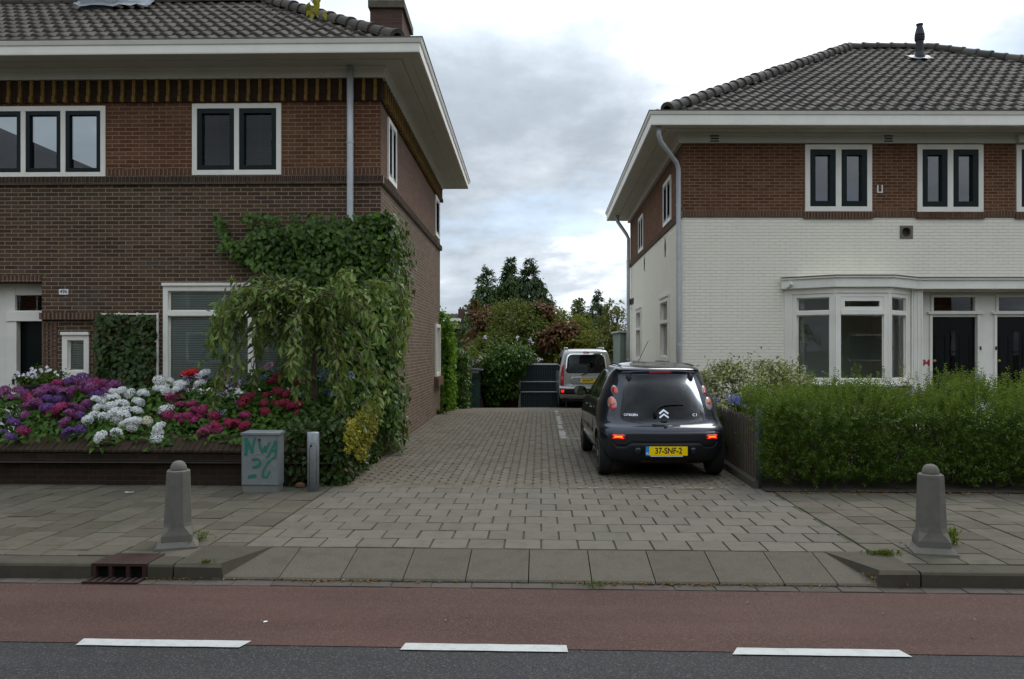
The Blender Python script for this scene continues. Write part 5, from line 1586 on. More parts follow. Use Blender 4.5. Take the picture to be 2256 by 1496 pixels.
# ---- silver van further back
vn = thing('van', 'silver grey panel van parked by the steel gate at the end of the drive', 'van', (0, 0, 0))
sv = Shape(
    w=[(.28, .78), (.40, .82), (.60, .835), (.95, .835), (1.05, .825), (1.35, .765), (1.60, .705), (1.70, .675), (1.76, .62), (1.785, .55)],
    yr=[(.28, .10), (.36, .02), (.45, .0), (.60, .0), (.64, .03), (.67, .08), (.9, .10), (1.10, .12), (1.5, .21), (1.68, .27), (1.74, .33), (1.785, .5)],
    yf=[(.28, 3.85), (.5, 3.98), (.75, 3.9), (.95, 3.5), (1.02, 3.1), (1.5, 2.5), (1.68, 2.2), (1.785, 1.9)],
    Rr=[(.28, .22), (1.0, .2), (1.7, .2), (1.785, .2)], Rf=[(.28, .6), (1.0, .6), (1.785, .3)], p=3.4)
zsv = [.28, .30, .33, .38, .43, .48, .54, .59, .615, .64, .655, .67, .70, .76, .84, .92, 1.0, 1.06, 1.12, 1.2, 1.3, 1.4, 1.5, 1.58, 1.64, 1.68, 1.705, 1.725, 1.745, 1.765, 1.785]
cabv = MB(); cr = [[(p[0], min(max(p[1], .45), 3.0), p[2]) for p in sv.ringpts(z, .09)] for z in (.62, .9, 1.1, 1.4, 1.66)]
cabv.grid(cr, closed=True, cap0=True, cap1=True)
gin = rounded([(-.57, 1.11), (.57, 1.11), (.52, 1.60), (-.52, 1.60)], .12)
wsv = rounded([(-.6, 1.1), (.6, 1.1), (.56, 1.55), (-.56, 1.55)], .08)
svw = rounded([(.5, 1.12), (1.4, 1.12), (1.4, 1.55), (.55, 1.55)], .06); svw2 = rounded([(1.6, 1.1), (2.7, 1.1), (2.25, 1.55), (1.6, 1.55)], .06)
cut = [cyl_x(-1, -.6, .75, .31, .36), cyl_x(.6, 1, .75, .31, .36), cyl_x(-1, -.6, 3.2, .31, .36), cyl_x(.6, 1, 3.2, .31, .36), cabv, prism(gin, 'y', -.3, .8), prism(wsv, 'y', 2.2, 4.0)]
for w_ in (svw, svw2): cut += [prism(w_, 'x', -1, -.4), prism(w_, 'x', .4, 1)]
body_mesh(sv, zsv, 'body', M['car_silver'], vn, cut)
mb = MB(); patch(mb, rounded([(-.64, 1.06), (.64, 1.06), (.585, 1.655), (-.585, 1.655)], [.12, .12, .16, .16]), sv.rp, .005, 8); mb.build('rear_window', M['car_glass'], vn, smooth=True)
mb = MB(); patch(mb, wsv, sv.fp, 0, 5, 0); mb.build('windscreen', M['car_glass'], vn, smooth=True)
for sg in (-1, 1):
    mb = MB()
    for w_ in (svw, svw2): patch(mb, w_, lambda y, z, o, sg=sg: sv.sp(y, z, o, sg), .003, 5)
    mb.build('side_window', M['car_glass'], vn, smooth=True)
    tl_ = [(.695, .685), (.79, .685), (.785, 1.0), (.745, 1.28), (.70, 1.36), (.672, 1.30), (.69, 1.05)]
    mb = MB(); patch(mb, rounded([(sg * a, b) for a, b in tl_], .03), sv.rp, .008, 4); tl2 = mb.build('tail_light', M['lens_red'], vn, smooth=True)
    mb = MB(); patch(mb, rounded([(sg * .70, .86), (sg * .775, .86), (sg * .77, .95), (sg * .705, .95)], .02), sv.rp, .011, 3); mb.build('lens', M['lens_orange'], tl2, smooth=True)
    mb = MB(); patch(mb, rounded([(sg * .66, .455), (sg * .79, .455), (sg * .79, .565), (sg * .66, .565)], .03), sv.rp, .016, 3); fo = mb.build('fog_light', plain('van dark red lens', (.18, .008, .01), .15, coat=1.0), vn, smooth=True)
    if sg < 0:
        mb = MB(); patch(mb, ellipse(sg * .728, .515, .042, .038), sv.rp, .021, 3); mb.build('glow', M['lamp_on'], fo, smooth=True)
    mb = MB(); mb.tube([(sg * .56, .45, 1.78), (sg * .56, .5, 1.83), (sg * .56, 1.9, 1.83), (sg * .55, 2.0, 1.76)], .02, 8); mb.build('roof_rail', M['zinc'], vn, smooth=True)
    mm = MB(); c = Vector((sg * .94, 2.75, 1.02)); mm.grid([[c + Vector((.085 * math.cos(t) * f, dy, .13 * math.sin(t) * f)) for t in [2 * math.pi * k / 16 for k in range(16)]] for dy, f in ((-.03, .2), (-.03, .95), (0, 1), (.08, .8), (.11, .3))], closed=True, cap0=True, cap1=True); mm.tube([c, c + Vector((-sg * .15, .05, -.06))], .03, 6); mm.build('mirror', M['car_silver'], vn, smooth=True)
mb = MB(); strip(mb, [-.80 + 1.6 * k / 40 for k in range(41)], lambda x: .43, lambda x: .595, sv.rp, .012, 4); mb.build('bumper_strip', M['car_plastic'], vn, smooth=True)
mb = MB(); patch(mb, rounded([(-.50, .735), (.46, .735), (.46, .955), (-.50, .955)], .11), sv.rp, .012, 3, .012); pr_ = mb.build('plate_recess', M['car_silver'], vn, smooth=True)
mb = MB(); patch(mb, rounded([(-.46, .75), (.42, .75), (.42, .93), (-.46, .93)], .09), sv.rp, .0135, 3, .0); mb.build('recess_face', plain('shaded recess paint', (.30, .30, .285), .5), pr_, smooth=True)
number_plate(vn, '49-PN-PT', .075, .835, xc=.02, ts=.095, sx=.85)
mb = MB(); patch(mb, rounded([(-.095, 1.685), (.095, 1.685), (.095, 1.722), (-.095, 1.722)], .015), sv.rp, .01, 3); mb.build('brake_light', M['lens_red'], vn, smooth=True)
mb = MB(); mb.tube([sv.rp(.35, 1.10, .02), sv.rp(.26, 1.16, .035), sv.rp(.02, 1.07, .035), sv.rp(-.15, 1.0, .02)], [.02, .016, .014, .012], 8); mb.build('wiper', M['rubber'], vn, smooth=True)
mb = MB(); b0 = text_polys('KANGOO', .05, .002, .001); mb.v = [sv.rp(-.54 + p.x, .70 + p.y, .006 + p.z) for p in b0[0]]; mb.f = [list(f) for f in b0[1]]; mb.build('lettering', M['chrome'], vn)
for sx_ in (-1, 1):
    for yy in (.75, 3.2): wheel_part(vn, sx_ * .735, yy, .30, .18, sx_)
mb = MB(); mb.box(-.6, .6, .2, 3.6, .22, .32); mb.box(-.72, .72, .12, .4, .20, .30); mb.build('underbody', M['rubber'], vn)
for sx_ in (-.34, .34):
    mb = MB(); mb.box(sx_ - .2, sx_ + .2, 2.0, 2.15, .6, 1.15); mb.box(sx_ - .11, sx_ + .11, 2.02, 2.12, 1.16, 1.34); mb.build('seat', M['car_cabin'], vn)
vn.location = (2.27, 23.55, -0.178)

# ------------------------------------------------------------------ street furniture and walls
def local_at(p, ang=-RA):
    return Matrix.Translation(p) @ Matrix.Rotation(ang, 4, 'Z')


def place(root, p, ang=-RA):
    root.location = p; root.rotation_euler = (0, 0, ang)


# bollards
def octo(a, c, z, cx_=0.0, cy_=0.0):
    return [(cx_ + x, cy_ + y, z) for x, y in ((-a, -a + c), (-a + c, -a), (a - c, -a), (a, -a + c), (a, a - c), (a - c, a), (-a + c, a), (-a, a - c))]


def make_bollard():
    root = thing('bollard', 'octagonal grey concrete bollard on the pavement left of the drive', 'bollard', (0, 0, 0), 'concrete bollards at the kerb')
    mb = MB()
    rows = [octo(.120, .010, .045), octo(.120, .012, .10), octo(.112, .030, .135), octo(.107, .052, .165), octo(.106, .060, .20), octo(.091, .052, .605), octo(.089, .051, .622), octo(.078, .045, .630)]
    mb.grid(rows, closed=True, cap0=True, cap1=True)
    mb.build('shaft', M['concrete'], root)
    mb = MB(); mb.lathe([(.064, .628), (.067, .634), (.066, .645), (.060, .668), (.047, .690), (.028, .703), (.008, .707)], 24); mb.build('dome', M['concrete'], root, smooth=True)
    mb = MB(); mb.grid([octo(.165, .004, -.02), octo(.163, .004, .012), octo(.125, .006, .048)], closed=True, cap1=True); mb.build('base', M['concrete'], root)
    return root


def dup(root, label):
    r = root.copy(); COL.objects.link(r); r['label'] = label
    for ch in list(root.children):
        c = ch.copy(); COL.objects.link(c); c.parent = r
        for g_ in ch.children:
            d = g_.copy(); COL.objects.link(d); d.parent = c
    return r


b1 = make_bollard()
b2 = dup(b1, 'octagonal grey concrete bollard standing in front of the green hedge')
p = PG(388, 1203); b1.location = (p.x, p.y + 0.03, 0.004); b1.rotation_euler = (0, R(0.6), R(20))
p = PG(2055, 1216); b2.location = (p.x, p.y + 0.02, 0.004); b2.rotation_euler = (R(-.3), R(-0.5), R(-14))

# utility cabinet
p = PG(572.5, 1085); ub = thing('utility_box', 'small grey metal utility cabinet sprayed with green graffiti in front of the garden wall', 'utility box', (0, 0, 0))
bw, bh, bd = 0.425, 0.69, 0.20
mb = MB(); mb.box(-bw / 2, bw / 2, 0, bd, 0.085, bh - 0.03); mb.build('cabinet', M['grey_box'], ub)
mb = MB(); mb.box(-bw / 2 + .008, bw / 2 - .008, .008, bd - .01, -.02, .084); mb.build('plinth', plain('cabinet plinth', (.16, .16, .145), .8, var=.2), ub)
mb = MB(); o_ = .012
mb.grid([[(-bw / 2 - o_, -o_, bh - .03), (bw / 2 + o_, -o_, bh - .03), (bw / 2 + o_, bd + o_, bh - .03), (-bw / 2 - o_, bd + o_, bh - .03)], [(-bw / 2 - o_, -o_, bh - .008), (bw / 2 + o_, -o_, bh - .008), (bw / 2 + o_, bd + o_, bh - .004), (-bw / 2 - o_, bd + o_, bh - .004)], [(-bw / 2 + .02, .01, bh), (bw / 2 - .02, .01, bh), (bw / 2 - .02, bd - .01, bh + .006), (-bw / 2 + .02, bd - .01, bh + .006)]], closed=True, cap0=True, cap1=True)
mb.build('lid', M['grey_box'], ub)
mb = MB(); ring(mb, -bw / 2 + .004, bw / 2 - .004, .09, bh - .035, .006, -.004, -.001); mb.M = Matrix.Identity(4); dp = mb.build('door', M['grey_box'], ub)


def ribbon(mb, pts, wd, off, plane='xz'):
    pts = [Vector(p_) for p_ in pts]
    # smooth the polyline
    for _ in range(2):
        q = [pts[0]]
        for a, b in zip(pts, pts[1:]): q += [a.lerp(b, .25), a.lerp(b, .75)]
        q.append(pts[-1]); pts = q
    rows = []
    for i, a in enumerate(pts):
        d = pts[min(i + 1, len(pts) - 1)] - pts[max(i - 1, 0)]
        nn = Vector((-d.y, d.x)).normalized() if d.length else Vector((0, 1)); w_ = wd * random.uniform(.75, 1.15) * (0.6 if i in (0, len(pts) - 1) else 1)
        a1, a2 = a + nn * w_ / 2, a - nn * w_ / 2
        rows.append([(a1.x, off, a1.y), (a2.x, off, a2.y)])
    mb.grid(rows)


g2 = lambda x, y: ((x - 182) / 288 * bw - bw / 2, bh - .03 - (y - 205) / 405 * (bh - .115))
mb = MB()
for st, w_ in (([(214, 372), (222, 300), (216, 228)], .024), ([(218, 228), (245, 290), (268, 352)], .020), ([(266, 352), (272, 290), (290, 226)], .016),
               ([(320, 245), (328, 300), (348, 356)], .016), ([(348, 356), (362, 310), (368, 290), (372, 345)], .014), ([(372, 345), (385, 300), (404, 262)], .013),
               ([(384, 388), (420, 320), (452, 248)], .016), ([(452, 248), (455, 300), (446, 398)], .014), ([(408, 335), (458, 325)], .018),
               ([(262, 404), (312, 398), (334, 425), (310, 458), (268, 468)], .018), ([(268, 468), (320, 462)], .014),
               ([(442, 384), (400, 415), (365, 470), (345, 520), (360, 552), (395, 535), (402, 495)], .015), ([(234, 548), (262, 536), (298, 534)], .026)):
    ribbon(mb, [g2(*q) for q in st], w_ * 1.5, -.0052 - random.uniform(0, .0006))
mb.build('graffiti', M['green_spray'], ub)
mb = MB()
for st, w_ in (([(262, 370), (330, 345), (400, 380), (450, 470)], .014), ([(370, 440), (410, 500), (400, 560)], .012)):
    ribbon(mb, [g2(*q) for q in st], w_, -.0046)
mb.build('old_graffiti', M['faint_spray'], ub)
mb = MB(); mb.tube([(.0 - .005, -.002, bh - .085), (-.005, -.010, bh - .085)], .013, 12); mb.build('lock', M['black_metal'], ub)
place(ub, Vector((p.x, p.y, 0)))
# steel post
p = PG(687, 1084); sp_ = thing('steel_post', 'short round galvanised steel post beside the ivy covered wall end', 'post', (0, 0, 0))
mb = MB(); mb.lathe([(.068, -.05), (.068, .674), (.064, .682), (.002, .684)], 28); mb.build('tube', M['galv'], sp_, smooth=True)
mb = MB(); rr = .0685
A_ = lambda a, z: (rr * math.sin(a), -rr * math.cos(a), z)
arc = [A_(-.55, .08), A_(-.55, .40), A_(-.55, .50), A_(-.45, .545), A_(-.15, .565), A_(.25, .56), A_(.55, .53), A_(.62, .48), A_(.62, .08)]
mb.tube(arc, .0025, 5); hd = mb.build('hatch_seam', M['black_metal'], sp_)
mb = MB(); mb.tube([A_(-.25, .53), (math.sin(-.25) * .075, -math.cos(-.25) * .075, .53)], .012, 10); mb.build('hatch_lock', M['black_metal'], sp_)
bm_ = sp_.children[0].data
sp_.children[0].data.set_sharp_from_angle(angle=R(40))
place(sp_, Vector((p.x, p.y + .06, 0)), R(10))
# drain in the kerb
dr = thing('drain_grate', 'rusty cast iron kerb drain with three openings', 'drain', (0, 0, 0))
mb = MB(); wd = .43
mb.box(-wd / 2, wd / 2, .0, .30, -.018, .003); mb.box(-wd / 2, -wd / 2 + .035, .0, .05, -.125, -.0185); mb.box(wd / 2 - .035, wd / 2, .0, .05, -.125, -.0185)
for x in (-.068, .068): mb.box(x - .014, x + .014, .0, .04, -.125, -.0185)
mb.build('frame', M['rust'], dr)
mb = MB(); mb.box(-wd / 2, wd / 2, .055, .30, -.2, -.02); mb.build('pit', M['hole'], dr)
mb = MB(); mb.box(-wd / 2, wd / 2, -.13, -.005, -.13, -.106)
for k in range(7): pass
mb.build('grate', M['hole'], dr)
mb = MB()
for k in range(8):
    x = -wd / 2 + .02 + k * (wd - .04) / 7
    mb.box(x - .014, x + .014, -.13, -.003, -.1055, -.0985)
mb.box(-wd / 2, wd / 2, -.135, -.125, -.1055, -.0985)
mb.build('grate_bar', M['rust'], dr)
place(dr, rp(-3.018, -.004, 0.0))
# low front garden wall
gw = thing('garden_wall', 'low old brick garden wall with sloping brick coping in front of the hydrangeas', 'garden wall', rp(-5, 3.36))
mb = MB(); A, B = rp(-9, 3.37), rp(-2.62, 3.37); C_, D_ = rp(-2.62, 3.62), rp(-9, 3.62)
mb.grid([[A, B, C_, D_], [p + Vector((0, 0, .405)) for p in (A, B, C_, D_)]], closed=True); mb.build('wall', M['brick_wall'], gw)
mb = MB(); s = -9.0
while s < -2.63:
    a, b = s + .0025, s + .0695; j = random.uniform(-.003, .003)
    pr = [(3.335, .40), (3.335, .425), (3.35, .436), (3.60, .575), (3.64, .565), (3.65, .40)]
    mb.grid([[rp(a, n, z + j) for n, z in pr], [rp(b, n, z + j + random.uniform(-.002, .002)) for n, z in pr]], closed=True, cap0=True, cap1=True); s += .072
mb.build('coping', M['brick_coping'], gw)
# picket fence along the alley
pf_ = thing('picket_fence', 'weathered wooden picket fence running back from the hedge beside the dark hatchback', 'fence', (2.92, 9.2, 0))
FA, FB = Vector((2.93, 9.25, 0)), Vector((3.16, 15.2, 0)); fd = (FB - FA).normalized(); fn_ = Vector((fd.y, -fd.x, 0)); Lf = (FB - FA).length
mb = MB(); s = .05
while s < Lf:
    h = .82 + random.uniform(-.03, .025); w_ = .068; t_ = .018; tl = random.uniform(-.01, .01)
    q = lambda a, e, z: FA + fd * (s + a + tl * z) - fn_ * (e) + Vector((0, 0, z))
    prof = [(0, .10), (w_, .10), (w_, h - .04), (w_ / 2, h), (0, h - .04)]
    mb.grid([[q(a, 0, z) for a, z in prof], [q(a, t_, z) for a, z in prof]], closed=True, cap0=True, cap1=True); s += .115
mb.build('pickets', M['wood_old'], pf_)
for z in (.28, .66):
    mb = MB(); mb.grid([[FA - fn_ * -.005 + Vector((0, 0, z)), FA + fn_ * .04 + Vector((0, 0, z)), FA + fn_ * .04 + Vector((0, 0, z + .07)), FA + fn_ * .005 + Vector((0, 0, z + .07))], [FB + fn_ * .005 + Vector((0, 0, z)), FB + fn_ * .04 + Vector((0, 0, z)), FB + fn_ * .04 + Vector((0, 0, z + .07)), FB + fn_ * .005 + Vector((0, 0, z + .07))]], closed=True, cap0=True, cap1=True); mb.build('rail', M['wood_old'], pf_)
mb = MB(); mb.tube([FA + fd * -.07 + Vector((-.01, 0, -.05)), FA + fd * -.07 + Vector((-.01, 0, .92))], .036, 14); mb.build('post', plain('green grey steel post', (.04, .06, .052), .6, .1, var=.25), pf_, smooth=True)
mb = MB(); a0 = FA + Vector((-.09, -.1, 0)); b0 = FB + Vector((-.09, 0, 0))
mb.grid([[a0 + Vector((0, 0, -.1)), a0 + Vector((0, 0, .085)), a0 + Vector((.012, 0, .095)), a0 + Vector((.07, 0, .095)), a0 + Vector((.08, 0, -.1))], [b0 + Vector((0, 0, -.1)), b0 + Vector((0, 0, .085)), b0 + Vector((.012, 0, .095)), b0 + Vector((.07, 0, .095)), b0 + Vector((.08, 0, -.1))]], closed=True, cap0=True, cap1=True)
mb.build('edging', M['kerb'], pf_)

# ------------------------------------------------------------------ end of the drive
sd_ = thing('shed', 'small faded green wooden shed with a sloping grey roof at the end of the drive', 'shed', P(1040, 900, 24.6))
a, b = P(1024, 815, 24.6), P(1056.5, 818, 24.6)
mb = MB(); n = 6
for k in range(n): mb.box(a.x + (b.x - a.x) * k / n + .006, a.x + (b.x - a.x) * (k + 1) / n - .003, 24.6, 24.63, -.45, a.z - .12 + .003 * (k % 2))
mb.build('door', M['shed_green'], sd_)
mb = MB(); mb.box(a.x - .6, b.x + .02, 24.64, 26.4, -.5, a.z - .02); mb.box(a.x, b.x, 24.585, 24.60, a.z - .30, a.z - .22); mb.build('wall', plain('dark shed boards', (.03, .035, .03), .85, var=.3), sd_)
mb = MB(); mb.box(a.x - .02, b.x - .02, 24.57, 24.635, a.z - .10, a.z + .03); mb.build('fascia', M['cream_paint'], sd_)
mb = MB(); mb.poly([(a.x - .6, 24.45, a.z + .14), (b.x + .12, 24.45, a.z + .015), (b.x + .12, 26.5, a.z + .02), (a.x - .6, 26.5, a.z + .15)]); mb.poly([(a.x - .6, 24.45, a.z + .14), (b.x + .12, 24.45, a.z + .015), (b.x + .12, 24.45, a.z - .03), (a.x - .6, 24.45, a.z + .08)]); mb.build('roof', plain('grey felt roof', (.13, .14, .145), .8), sd_)
yw = thing('yard_wall', 'dark brick yard wall between the green shed and the steel gate', 'wall', (-.3, 25.9, -.3))
mb = MB(); mb.box(-1.0, .22, 25.9, 26.1, -.5, 1.25); mb.build('wall', M['brick_wall'], yw)
gt = thing('steel_gate', 'galvanised steel gate with wire mesh at the end of the drive left of the van', 'gate', P(1145, 900, 25.6))
gx0, gx1 = P(1145, 0, 25.6).x, 3.3
zt_ = P(0, 803, 25.6).z; zb_ = P(0, 901, 25.6).z
mb = MB()
for x in (gx0, 1.78, gx1): mb.tube([(x, 25.6, zb_ - .1), (x, 25.6, zt_)], .028, 8)
for y in (803, 841, 863.5, 899): mb.tube([(gx0, 25.6, P(0, y, 25.6).z), (gx1, 25.6, P(0, y, 25.6).z)], .024, 8)
mb.build('gate_frame', M['mesh_steel'], gt)
mb = MB(); x = gx0
while x < gx1: mb.box(x - .004, x + .004, 25.585, 25.592, zb_, zt_); x += .075
z = zb_
while z < zt_: mb.box(gx0, gx1, 25.578, 25.584, z - .004, z + .004); z += .075
mb.build('wire_mesh', M['mesh_wire'], gt)
mb = MB(); mb.quad((gx0, 25.66, zb_ - .05), (gx1, 25.66, zb_ - .05), (gx1, 25.66, zt_ - .03), (gx0, 25.66, zt_ - .03)); mb.build('screen_cloth', M['netting'], gt)
rs = thing('garden_shed', 'grey green slatted garden shed behind the far corner of the white house', 'shed', (3.9, 25.7, -.3))
mb = MB(); x0 = P(1366, 0, 25.7).x; zt2 = P(0, 733, 25.7).z
for k in range(10): mb.box(x0 + k * .16 + .006, x0 + k * .16 + .15, 25.7, 25.74 - .015 * (k % 2), -.5, zt2)
mb.box(x0 + .01, x0 + 1.6, 25.75, 27.5, -.5, zt2 - .02); mb.build('wall', M['grey_green'], rs)
mb = MB(); mb.box(x0 - .06, x0 + 1.7, 25.6, 27.6, zt2 + .002, zt2 + .06); mb.build('roof', M['zinc'], rs)
# far house
fh_ = thing('far_house', 'house far behind the shrubs with a dark tiled roof and brick chimney', 'house', (-4.2, 52, 0))
Yh = 50.0
mb = MB(); mb.box(-14, .5, Yh + .5, Yh + 7, -.6, 2.9); mb.build('wall', M['brick_chimney'], fh_)
zr = P(0, 693, Yh).z; ze = 2.85
mb = MB(); yr_ = Yh + 3.6
zr = H + (CY - 693) * yr_ / F
V, Q = tile_field((-14.4, Yh, ze), (.9, Yh, ze), (0, 1), (zr - ze) / 3.6, lambda v: -1, lambda v: 99, math.hypot(3.6, zr - ze), tw=.3, th=.4, amp=.05, ns=5)
rf = rowmesh('roof', V, Q, M['tile_l'], fh_)
mb.poly([(-14.4, Yh, ze - .05), (.9, Yh, ze - .05), (.9, yr_, zr - .05), (-14.4, yr_, zr - .05)]); mb.poly([(-14.4, yr_, zr - .05), (.9, yr_, zr - .05), (.9, Yh + 7.4, ze), (-14.4, Yh + 7.4, ze)]); mb.build('roof_deck', M['tile_bed'], rf)
mb = MB(); a, b = P(1010, 681, yr_ - .6), P(1024, 702, yr_ - .6); mb.box(a.x, b.x, yr_ - .9, yr_ - .2, b.z - .6, a.z)
for k in (.12, .3): mb.lathe([(.06, 0), (.06, .14)], 10, (a.x + k, yr_ - .5, a.z + .001))
ch_ = mb.build('chimney', M['brick_chimney'], fh_)
mb = MB(); mb.box(a.x - .12, b.x + .12, yr_ - 1.02, yr_ - .905, b.z - .42, b.z - .05); mb.build('lead_flashing', M['lead'], ch_)
dm = MB(); a, b = P(978, 703, Yh + .2), P(1003, 728, Yh + .2); dm.box(a.x, b.x, Yh + .2, Yh + 2.5, b.z, a.z - .15); dm.build('dormer', M['soffit_paint'], fh_)
dm = MB(); dm.box(a.x - .15, b.x + .25, Yh - .1, Yh + 2.8, a.z - .14, a.z + .05); dm.build('dormer_roof', M['white_paint'], fh_)
dm = MB(); dm.box(a.x + .18, a.x + .42, Yh + .16, Yh + .195, b.z + .08, a.z - .22); dm.build('window', M['dark_room'], fh_)

# ------------------------------------------------------------------ plants
def in_poly(x, y, poly):
    c = False; n = len(poly)
    for i in range(n):
        x1, y1 = poly[i]; x2, y2 = poly[(i + 1) % n]
        if (y1 > y) != (y2 > y) and x < (x2 - x1) * (y - y1) / (y2 - y1) + x1: c = not c
    return c


def sample_poly(poly, n):
    xs = [p[0] for p in poly]; ys = [p[1] for p in poly]; out = []
    while len(out) < n:
        x = random.uniform(min(xs), max(xs)); y = random.uniform(min(ys), max(ys))
        if in_poly(x, y, poly): out.append((x, y))
    return out


def wall_leaves(fr, pts, size, wmin=.02, wmax=.2, down=.6):
    C, D, Nn = [], [], []
    t, n = np.array(fr.t), np.array(fr.n)
    for (x, y) in pts:
        u, z = fr.px(x, y); w_ = wmin + (wmax - wmin) * random.random() ** 1.3 * (0.55 + .9 * (mnoise.noise((u * 2.5, z * 2.5, 3.0)) + .5))
        C.append(tuple(fr.pt(u, w_, z)))
        a = random.gauss(-math.pi / 2, 1.0)
        D.append(t * math.cos(a) + np.array([0, 0, 1]) * math.sin(a) * 1.0 + n * random.uniform(.1, .6))
        Nn.append(n * 1.0 + np.array([0, 0, .5]) + rng.normal(0, .4, 3))
    C, D, Nn = map(np.array, (C, D, Nn))
    return leaf_arrays(C, D, size * rng.uniform(.65, 1.2, len(C)), aspect=.85, nrm=Nn, fold=.10, droop=.12)


def blob_leaves(blobs, n, size, aspect=.5, clump=.22, nclump=40, shell=.55, up=.25, droop=.15, out=.8):
    """leaf clumps spread through ellipsoids, denser towards the surface"""
    parts = []; tot = sum(b[3] * b[4] * b[5] for b in blobs) ; C, D, Nn = [], [], []
    for (x, y, z, rx, ry, rz) in blobs:
        k = max(6, int(nclump * (rx * ry * rz / tot) ** .7)); m = int(n * (rx * ry * rz / tot) / k) + 1
        dirs = unit(rng.normal(size=(k, 3))); rad = shell + (1 - shell) * rng.random(k) ** .6
        cc = dirs * rad[:, None] * np.array([rx, ry, rz])
        cs_ = clump * rng.uniform(.6, 1.4, k) * (rx + ry + rz) / 3
        for i in range(k):
            pts = cc[i] + rng.normal(0, 1, (m, 3)) * cs_[i] * np.array([1, 1, .75])
            C.append(pts + np.array([x, y, z]))
            o = unit(pts / np.array([rx, ry, rz]) ** 1.0)
            D.append(o * out + rng.normal(0, .6, (m, 3)) + np.array([0, 0, -.25]))
            Nn.append(o * .6 + np.array([0, 0, up + .4]) + rng.normal(0, .45, (m, 3)))
    C = np.concatenate(C); D = np.concatenate(D); Nn = np.concatenate(Nn)
    return leaf_arrays(C, D, size * rng.uniform(.6, 1.25, len(C)), aspect=aspect, nrm=Nn, droop=droop)


def trunk_mesh(base, top, r0, limbs=(), name='trunk', mat='bark', parent=None):
    mb = MB(); b = Vector(base); t = Vector(top)
    pts = [b.lerp(t, k / 6) + Vector((random.uniform(-.04, .04), random.uniform(-.04, .04), 0)) * (0 if k == 0 else 1) * (t - b).length * .3 for k in range(7)]
    mb.tube(pts, [r0 * (1 - .6 * k / 6) for k in range(7)], 9)
    for l in limbs:
        s_ = pts[3].lerp(pts[5], random.random()); e_ = Vector(l); m_ = s_.lerp(e_, .5) + Vector((0, 0, (e_ - s_).length * .1))
        mb.tube([s_, m_, e_], [r0 * .45, r0 * .3, r0 * .1], 6)
    return mb.build(name, M[mat], parent, smooth=True)


def shrub(name, label, cat, base, blobs, n, size, mat, group=None, trunk=True, **k):
    base = Vector(base); root = thing(name, label, cat, base, group)
    if trunk:
        top = Vector((sum(b[0] for b in blobs) / len(blobs), sum(b[1] for b in blobs) / len(blobs), sum(b[2] for b in blobs) / len(blobs)))
        trunk_mesh(base, top, .05 + .025 * (top - base).length, [b[:3] for b in blobs][:6], 'trunk', 'bark', root)
    V, T = blob_leaves(blobs, n, size, **k)
    rowmesh('crown', V, T, M[mat], root)
    return root


def pxblob(px, py, rx, ry, Y, d=None):
    c = P(px, py, Y); s_ = Y / F
    return (c.x, c.y, c.z, rx * s_, d or rx * s_ * .9, ry * s_)


# --- ivy on the brick house corner
iv = thing('ivy', 'dark green ivy climbing the corner of the brick house around the downpipe', 'ivy', (-2.4, 11.7, .3))
poly_f = [(556, 520), (600, 500), (640, 506), (690, 488), (740, 494), (790, 480), (838, 478), (838, 1000), (690, 1000), (672, 830), (682, 700), (668, 655), (640, 615), (560, 592), (520, 562)]
ptsf = sample_poly(poly_f, 7600)
ptsf += [(x + random.gauss(0, 3), y + random.gauss(0, 3)) for (x, y) in [(490 + 4 * k / 30 + 24 * (k / 30) ** 2, 478 + 60 * k / 30) for k in range(30)] for _ in range(2)]
ptsf += [(x + random.gauss(0, 5), y + random.gauss(0, 5)) for (x, y) in [(494 + 50 * k / 20, 543 + 8 * math.sin(k)) for k in range(20)] for _ in range(3)]
ptsf += [(random.uniform(528, 560), random.uniform(548, 585)) for _ in range(14)]
for x0 in (558, 585, 612, 655, 700, 736, 778, 820):
    ptsf += [(x0 + random.gauss(0, 7), random.uniform(474, 505)) for _ in range(26)]
poly_s = [(838, 480), (866, 488), (880, 520), (882, 590), (872, 640), (874, 690), (862, 750), (866, 830), (872, 910), (870, 960), (838, 1000)]
V1 = wall_leaves(LF, ptsf, .084, .03, .30)
V2 = wall_leaves(LS, sample_poly(poly_s, 2300), .095, .03, .26)
# corner wrap
C = []; 
for _ in range(1300):
    z = random.uniform(.4, 3.72); a = random.uniform(0, math.pi / 2); r_ = random.uniform(.03, .26)
    C.append((LP[1][0] + math.cos(a) * r_, LP[1][1] - math.sin(a) * r_, z))
C = np.array(C); o = unit(C - np.array([LP[1][0], LP[1][1], 0])[None] * np.array([1, 1, 0]) - np.array([0, 0, 1]) * C[:, 2:3])
V3 = leaf_arrays(C, o * .4 + rng.normal(0, .5, C.shape) + np.array([0, 0, -.7]), .095 * rng.uniform(.65, 1.2, len(C)), aspect=.85, nrm=o + rng.normal(0, .4, C.shape) + np.array([0, 0, .4]), fold=.1, droop=.12)
V, T = merge([V1, V2, V3]); rowmesh('leaves', V, T, M['ivy_leaf'], iv)
mb = MB()
for _ in range(22):
    x = random.uniform(690, 830); q = [LF.pt(LF.px(x + random.gauss(0, 8) + (k * random.uniform(-14, 6)), 990 - k * 60)[0], .02, max(.3, LF.px(x, 990 - k * 60)[1])) for k in range(8)]
    mb.tube(q, [.02 - .002 * k for k in range(8)], 5)
mb.tube([LF.pt(LF.px(x, y)[0], .02, LF.px(x, y)[1]) for x, y in ((650, 600), (600, 590), (545, 560), (515, 525), (500, 495), (490, 475))], [.015, .013, .01, .008, .006, .004], 5)
mb.build('stem', M['bark'], iv)
